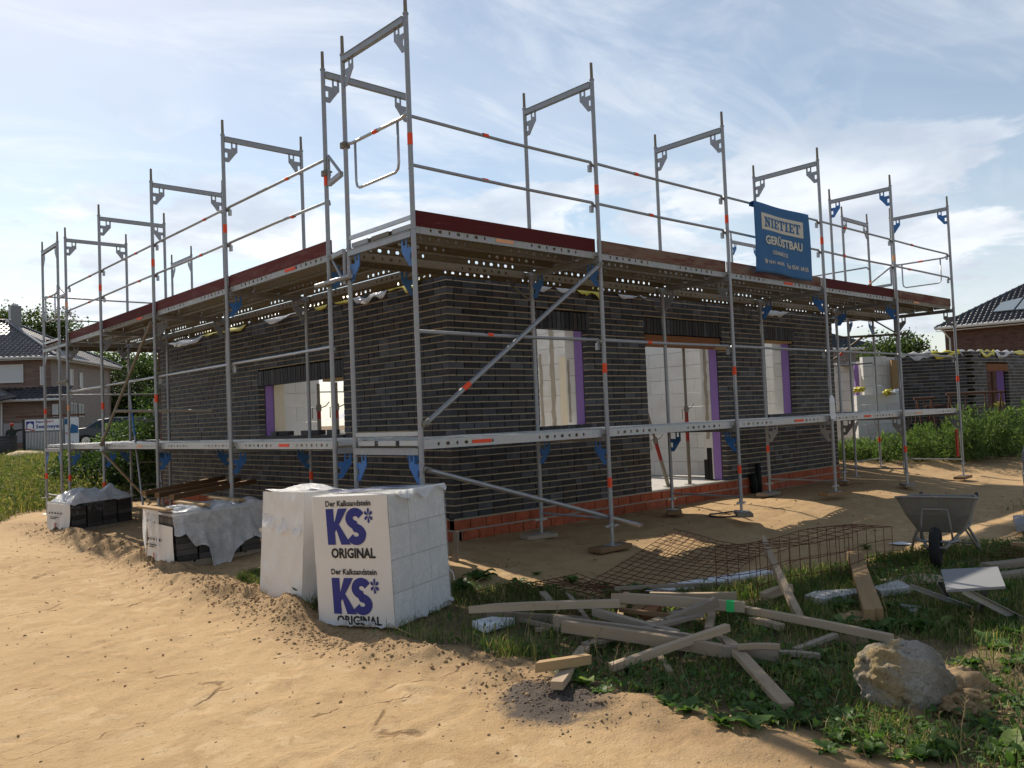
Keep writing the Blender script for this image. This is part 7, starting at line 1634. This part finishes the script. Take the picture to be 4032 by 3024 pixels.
MB().add([(2.0, -.62, 1.31), (2.0, .62, 1.31), (2.275, .70, 1.0), (2.275, -.70, 1.0)], [(0, 1, 2, 3)]).build('rear_window', M['glass'], car, CMx); MB().add([(-1.34, -.70, 1.055), (-1.34, .70, 1.055), (-.78, .62, 1.415), (-.78, -.62, 1.415)], [(0, 1, 2, 3)]).build('windscreen', M['glass'], car, CMx)
# ------------------------------------------------------------------ second shell at the right
s2 = thing('house_shell', 'second dark brick house shell with yellow and white film along its top, at the right', 'house', at(3822, 1790, 21.0)); hs_cur = s2
Z2 = 2.385; ca_ = at(3822, 1385, 21.0); cb = at(3543, 1400, 21.35); cc = at(4032, 1390, 22.8)
for p in (ca_, cb, cc): p.z = 0
e1_ = (cb - ca_).normalized(); e2_ = (cc - ca_).normalized(); L1 = (cb - ca_).length; L2_ = 6.0; n1_ = Vector((e1_.y, -e1_.x, 0)); n1_ = n1_ if n1_.dot(FH) > 0 else -n1_; n2_ = Vector((e2_.y, -e2_.x, 0)); n2_ = n2_ if n2_.dot(FH) > 0 else -n2_
wp = lambda u, v: onplane(u, v, ca_, n2_); wa, wb_ = wp(3893, 1600), wp(3968, 1440); w0, w1 = (wa - ca_).dot(e2_), (wb_ - ca_).dot(e2_); wz0, wz1 = .95, wp(3893, 1432).z
b2s = []
def lay2(o, e, nrm, Lw, opens):
    R_ = Matrix(((e.x, nrm.x, 0), (e.y, nrm.y, 0), (0, 0, 1)))
    for k in range(32):
        z = Z2 - .0416 - k*CH; sp_l = [(0.0 if k % 2 == 0 else .126, Lw)]
        for (a, b, z0, z1) in opens:
            if z0 < z < z1 + .04: sp_l = [(sp_l[0][0], a), (b, Lw)]
        for (a, b) in sp_l:
            t = a
            while t < b - .02:
                ln = .24 if rng.random() > .24 else .115
                if b - t - ln < .06: ln = b - t
                b2s.append((o + e*(t + ln/2) + nrm*(.0575 + rng.uniform(-.003, .003)) + Vector((0, 0, z)), R_, (round(ln, 3), .115, .071))); t += ln + .011
lay2(ca_, e1_, n1_, L1, []); lay2(ca_, e2_, n2_, L2_, [(w0, w1, wz0, wz1)])
pieces('brick', 'brickwork', s2, b2s, M['brick'], 300)
mb = MB()
for o_, e_v, n_v, Lw in ((ca_, e1_, n1_, L1), (ca_, e2_, n2_, L2_)):
    R_ = Matrix(((e_v.x, n_v.x, 0), (e_v.y, n_v.y, 0), (0, 0, 1)))
    for k in range(33):
        z = Z2 - k*CH
        if e_v is e2_ and wz0 < z < wz1: segs = [(0, w0), (w1, Lw)]
        else: segs = [(0, Lw)]
        for a, b in segs: mb.box(o_ + e_v*((a + b)/2) + n_v*.055 + Vector((0, 0, z)), (b - a, .10, .013), R_)
mb.build('bed_joints', M['mortar'], s2, fix=False)
mb = MB(); R1_ = Matrix(((e1_.x, n1_.x, 0), (e1_.y, n1_.y, 0), (0, 0, 1))); R2_ = Matrix(((e2_.x, n2_.x, 0), (e2_.y, n2_.y, 0), (0, 0, 1)))
mb.box(ca_ + e1_*(L1/2) + n1_*.10 + Vector((0, 0, Z2/2 - .2)), (L1 - .1, .02, Z2 + .3), R1_)
for a, b, z0, z1 in ((.05, w0, -.5, Z2 - .02), (w1, L2_, -.5, Z2 - .02), (w0, w1, -.5, wz0), (w0, w1, wz1, Z2 - .02)): mb.box(ca_ + e2_*((a + b)/2) + n2_*.10 + Vector((0, 0, (z0 + z1)/2)), (b - a, .02, z1 - z0), R2_)
mb.build('cavity_backing', M['cavity'], s2, fix=False)
MB().box(ca_ + e2_*((w0 + w1)/2) + n2_*.02 + Vector((0, 0, wz1 - .09)), (w1 - w0, .05, .18), R2_).build('lintel_board', M['timber_red'], s2); MB().box(ca_ + e2_*(w1 - .02) + n2_*.20 + Vector((0, 0, (wz0 + wz1)/2 - .05)), (.04, .16, wz1 - wz0 - .15), R2_).build('insulation_strip', M['purple'], s2)
MB().box(ca_ + e2_*(w0 + .33*(w1 - w0)) + n2_*.9 + Vector((0, 0, 1.1)), (1.4, .12, 2.6), R2_).build('inner_wall', M['white_block'], s2); MB().box(ca_ + e2_*((w0 + w1)/2) + n2_*.14 + Vector((0, 0, (wz0 + wz1)/2 - .1)), (.05, .05, wz1 - wz0 - .2), R2_).build('window_prop', M['rust_dark'], s2)
blk = []
def wblocks(u0, u1, vt, d0, d1, zb=-.4, th=.175, zt=None):
    a, b = at(u0, vt, d0), at(u1, vt, d1); zt_ = a.z if zt is None else zt; a.z = b.z = 0; e = (b - a).normalized(); nn_ = Vector((e.y, -e.x, 0)); nn_ = nn_ if nn_.dot(FH) > 0 else -nn_; R_ = Matrix(((e.x, nn_.x, 0), (e.y, nn_.y, 0), (0, 0, 1))); L_ = (b - a).length; z = zt_; k = 0
    while z > zb:
        t = 0; first = True
        while t < L_ - .03:
            ln = .25 if first and k % 2 else .5
            first = False
            if L_ - t - ln < .1: ln = L_ - t
            blk.append((a + e*(t + ln/2) + nn_*th/2 + Vector((0, 0, z - .125)), R_, (round(ln - .006, 3), th, .243))); t += ln
        z -= .25; k += 1
wblocks(3395, 3490, 1405, 21.6, 21.6); wblocks(3490, 3532, 1405, 21.6, 21.9); wblocks(3280, 3372, 1432, 22.6, 22.0); wblocks(3372, 3540, 1556, 21.2, 21.2); wblocks(3200, 3285, 1440, 23.6, 22.6)
pieces('limestone_block', 'limestone_blocks', s2, blk, M['white_block'], 300)
MB().box(at(3374, 1500, 21.9), (.10, .10, .9), R1_).build('insulation_strip', M['purple'], s2); MB().box(at(3522, 1475, 21.4), (.16, .25, .75), R1_).build('mineral_wool', M['tan_wood'], s2)
for k in range(4): MB().box(at(3305 + 24*k, 1436, 22.2), (.15, .24, .09), R1_).build('loose_block', M['grey_board'], s2)
def drape2(a, b, mat, label, seed, drop=.14):
    drape('plastic_film', (a, b), drop, mat, label, (-n1_.x, -n1_.y, 0), 22, seed, .06)
t0 = Vector((0, 0, Z2 + .01))
drape2(ca_ + e1_*L1 + t0, ca_ + e1_*L1*.55 + t0, 'film', 'white film strip on the left top of the second shell', 51); drape2(ca_ + e1_*L1*.55 + t0, ca_ + e1_*L1*.15 + t0, 'yellow', 'yellow film strip on the left top of the second shell', 52)
drape2(ca_ + e1_*L1*.15 + t0, ca_ + e2_*.5 + t0, 'film', 'white film peak on the corner of the second shell', 53, .16); drape2(ca_ + e2_*.5 + t0, ca_ + e2_*1.3 + t0, 'yellow', 'yellow film strip right of the corner of the second shell', 54); drape2(ca_ + e2_*1.3 + t0, ca_ + e2_*2.4 + t0, 'film', 'white film above the window of the second shell', 55, .2); drape2(ca_ + e2_*2.4 + t0, ca_ + e2_*4.5 + t0, 'yellow', 'yellow film at the right edge on the second shell', 56)
def bag(c, s, seed, label, mat): lump('film_bundle', c, s*1.1, s*.8, s*.5, seed, mat, label, 'plastic film', 3, 1.2, 3.5)
bag(at(3500, 1545, 21.0), .14, 3.3, 'yellow and white film bundle on the white block sill of the second shell', 'yellow'); bag(at(3528, 1543, 20.9), .13, 4.3, 'white film bundle beside the yellow one on the block sill', 'styro'); bag(at(3383, 1535, 21.4), .14, 5.1, 'small yellow film bundle by the purple strip of the second shell', 'yellow'); bag(at(3935, 1592, 20.0), .12, 6.6, 'yellow film bundle caught on the rusty trestle at the right', 'yellow')
# rusty trestles
def trestle(label, u0, u1, v, d, h, boards=False):
    a, b = at(u0, v, d), at(u1, v, d); b.z = a.z; t = thing('trestle', label, 'trestle', (a.x, a.y, g1(a.x, a.y)), 'rusty trestles'); MB().tube(a, b, .028, 8).build('top_bar', M['rust_dark'], t); e = (b - a).normalized()
    for s, p in ((-1, a + e*.08), (1, b - e*.08)):
        for k in (-1, 1):
            q = p + nv*(.22*k); q.z = g1(p.x, p.y); MB().tube(p, q, .02, 6).build('leg', M['rust_dark'], t)
    MB().tube(a.lerp(b, .1) - Vector((0, 0, .35)), a.lerp(b, .9) - Vector((0, 0, .35)), .016, 6).build('stretcher', M['rust_dark'], t)
    n_ = max(2, int((b - a).length/.35))
    for k in range(1, n_): MB().tube(a.lerp(b, k/n_), a.lerp(b, k/n_) - Vector((0, 0, .36)), .014, 6).build('strut', M['rust_dark'], t)
trestle('short rusty trestle before the dark wall of the second shell', 3598, 3680, 1570, 20.0, 1.0); trestle('long rusty trestle with a board before the window of the second shell', 3725, 3955, 1552, 19.6, 1.0); trestle('low rusty trestle half sunk in the weeds at the right', 3645, 3740, 1600, 20.2, .9)
# brown house far right with solar panels ----------------------------------
hr = thing('brick_house', 'brown brick house with a dark tiled roof and solar panels at the right edge', 'house', at(3700, 1700, 46)); hs_cur = hr
E0 = at(3683, 1294, 47.5); E1 = at(4230, 1238, 43.0); E1.z = E0.z; ee = (E1 - E0).normalized(); eb2 = Vector((-ee.y, ee.x, 0)); eb2 = eb2 if eb2.dot(FH) > 0 else -eb2; Lr = (E1 - E0).length; Dr = 9.0; rr_ = 2.6
R0_, R1r = E0 + ee*4.2 + eb2*4.5 + up*rr_, E1 + eb2*4.5 + up*rr_; E2 = E0 + eb2*Dr; E3 = E1 + eb2*Dr
W0_, W1_ = E0 + ee*.6 + eb2*.6, E1 + eb2*.6; 
for a, b in ((W0_, W1_), (E0 + ee*.603 + eb2*.6, E0 + ee*.603 + eb2*(Dr - .6))): flatpoly('wall', [Vector((a.x, a.y, -.4)), Vector((b.x, b.y, -.4)), Vector((b.x, b.y, E0.z)), Vector((a.x, a.y, E0.z))], .3, 'house_brick_brown', hr)
rf2 = flatpoly('roof', [E0, E1, R1r, R0_], .06, 'tile', hr); flatpoly('roof_plane', [E2, E0, R0_], .06, 'tile', rf2); flatpoly('roof_plane', [E3, E2, R0_, R1r], .06, 'tile', rf2)
pieces('roof_tile', 'roof_tiles', rf2, roof_face([E0, E1, R1r, R0_], .26, .32, .05), M['tile'], 300, tile_mesh); MB().tube(E0, E1, .09, 8).build('gutter', M['gutter'], hr); MB().tube(E0, R0_, .12, 8).build('ridge_cap', M['tile'], rf2)
flatpoly('soffit', [E0 - up*.15, E1 - up*.15, W1_ - up*.15, W0_ - up*.15], .03, 'gutter', hr)
rn = (E1 - E0).cross(R0_ - E0).normalized(); rn = rn if rn.z > 0 else -rn
for k in range(3):
    q4 = [onplane(3912 + 88*k, 1237 - 8*k, E0, rn), onplane(3992 + 88*k, 1229 - 8*k, E0, rn), onplane(4030 + 88*k, 1181 - 14*k, E0, rn), onplane(3946 + 88*k, 1200 - 14*k, E0, rn)]
    flatpoly('solar_panel', [p + rn*.16 for p in q4], .06, 'solar', hr)
MB().path([E0 + ee*.3 + eb2*.2 - up*.1, W0_ - ee*.05 - up*.6, W0_ - ee*.05 - up*5], .05, 6).build('downpipe', M['gutter'], hr)
# house between -----------------------------------------------------------
hm_ = thing('brick_house', 'pale brick bungalow with a blue-black roof seen between the scaffold posts at the right', 'house', at(3380, 1700, 54)); hs_cur = hm_
F0, F1 = at(3482, 1372, 54.0), at(3200, 1372, 52.5); F1.z = F0.z; f_e = (F1 - F0).normalized(); f_b = Vector((-f_e.y, f_e.x, 0)); f_b = f_b if f_b.dot(FH) > 0 else -f_b; G0 = F0 + f_e*4.4 + f_b*4.2 + up*2.15; G1 = F1 + f_b*4.2 + up*2.15; F2 = F0 + f_b*8.4
rf3 = flatpoly('roof', [F1, F0, G0, G1], .06, 'tile', hm_); flatpoly('roof_plane', [F0, F2, G0], .06, 'tile', rf3); pieces('roof_tile', 'roof_tiles', rf3, roof_face([F1, F0, G0, G1], .32, .38, .06), M['tile'], 120, tile_mesh)
MB().tube(F0, F1, .10, 8).build('gutter', M['gutter'], hm_); MB().tube(F0, G0, .12, 8).build('ridge_cap', M['tile'], rf3); a, b = F0 + f_e*.6 + f_b*.5, F1 + f_b*.5; flatpoly('wall', [Vector((a.x, a.y, -.4)), Vector((b.x, b.y, -.4)), Vector((b.x, b.y, F0.z)), Vector((a.x, a.y, F0.z))], .3, 'house_brick_grey', hm_)
for (u0, v0, u1, v1) in ((3335, 1380, 3350, 1428), (3380, 1384, 3404, 1412), (3430, 1384, 3446, 1410)): win(u0, v0, u1, v1, a, -f_b, 'glass', prot=.04)
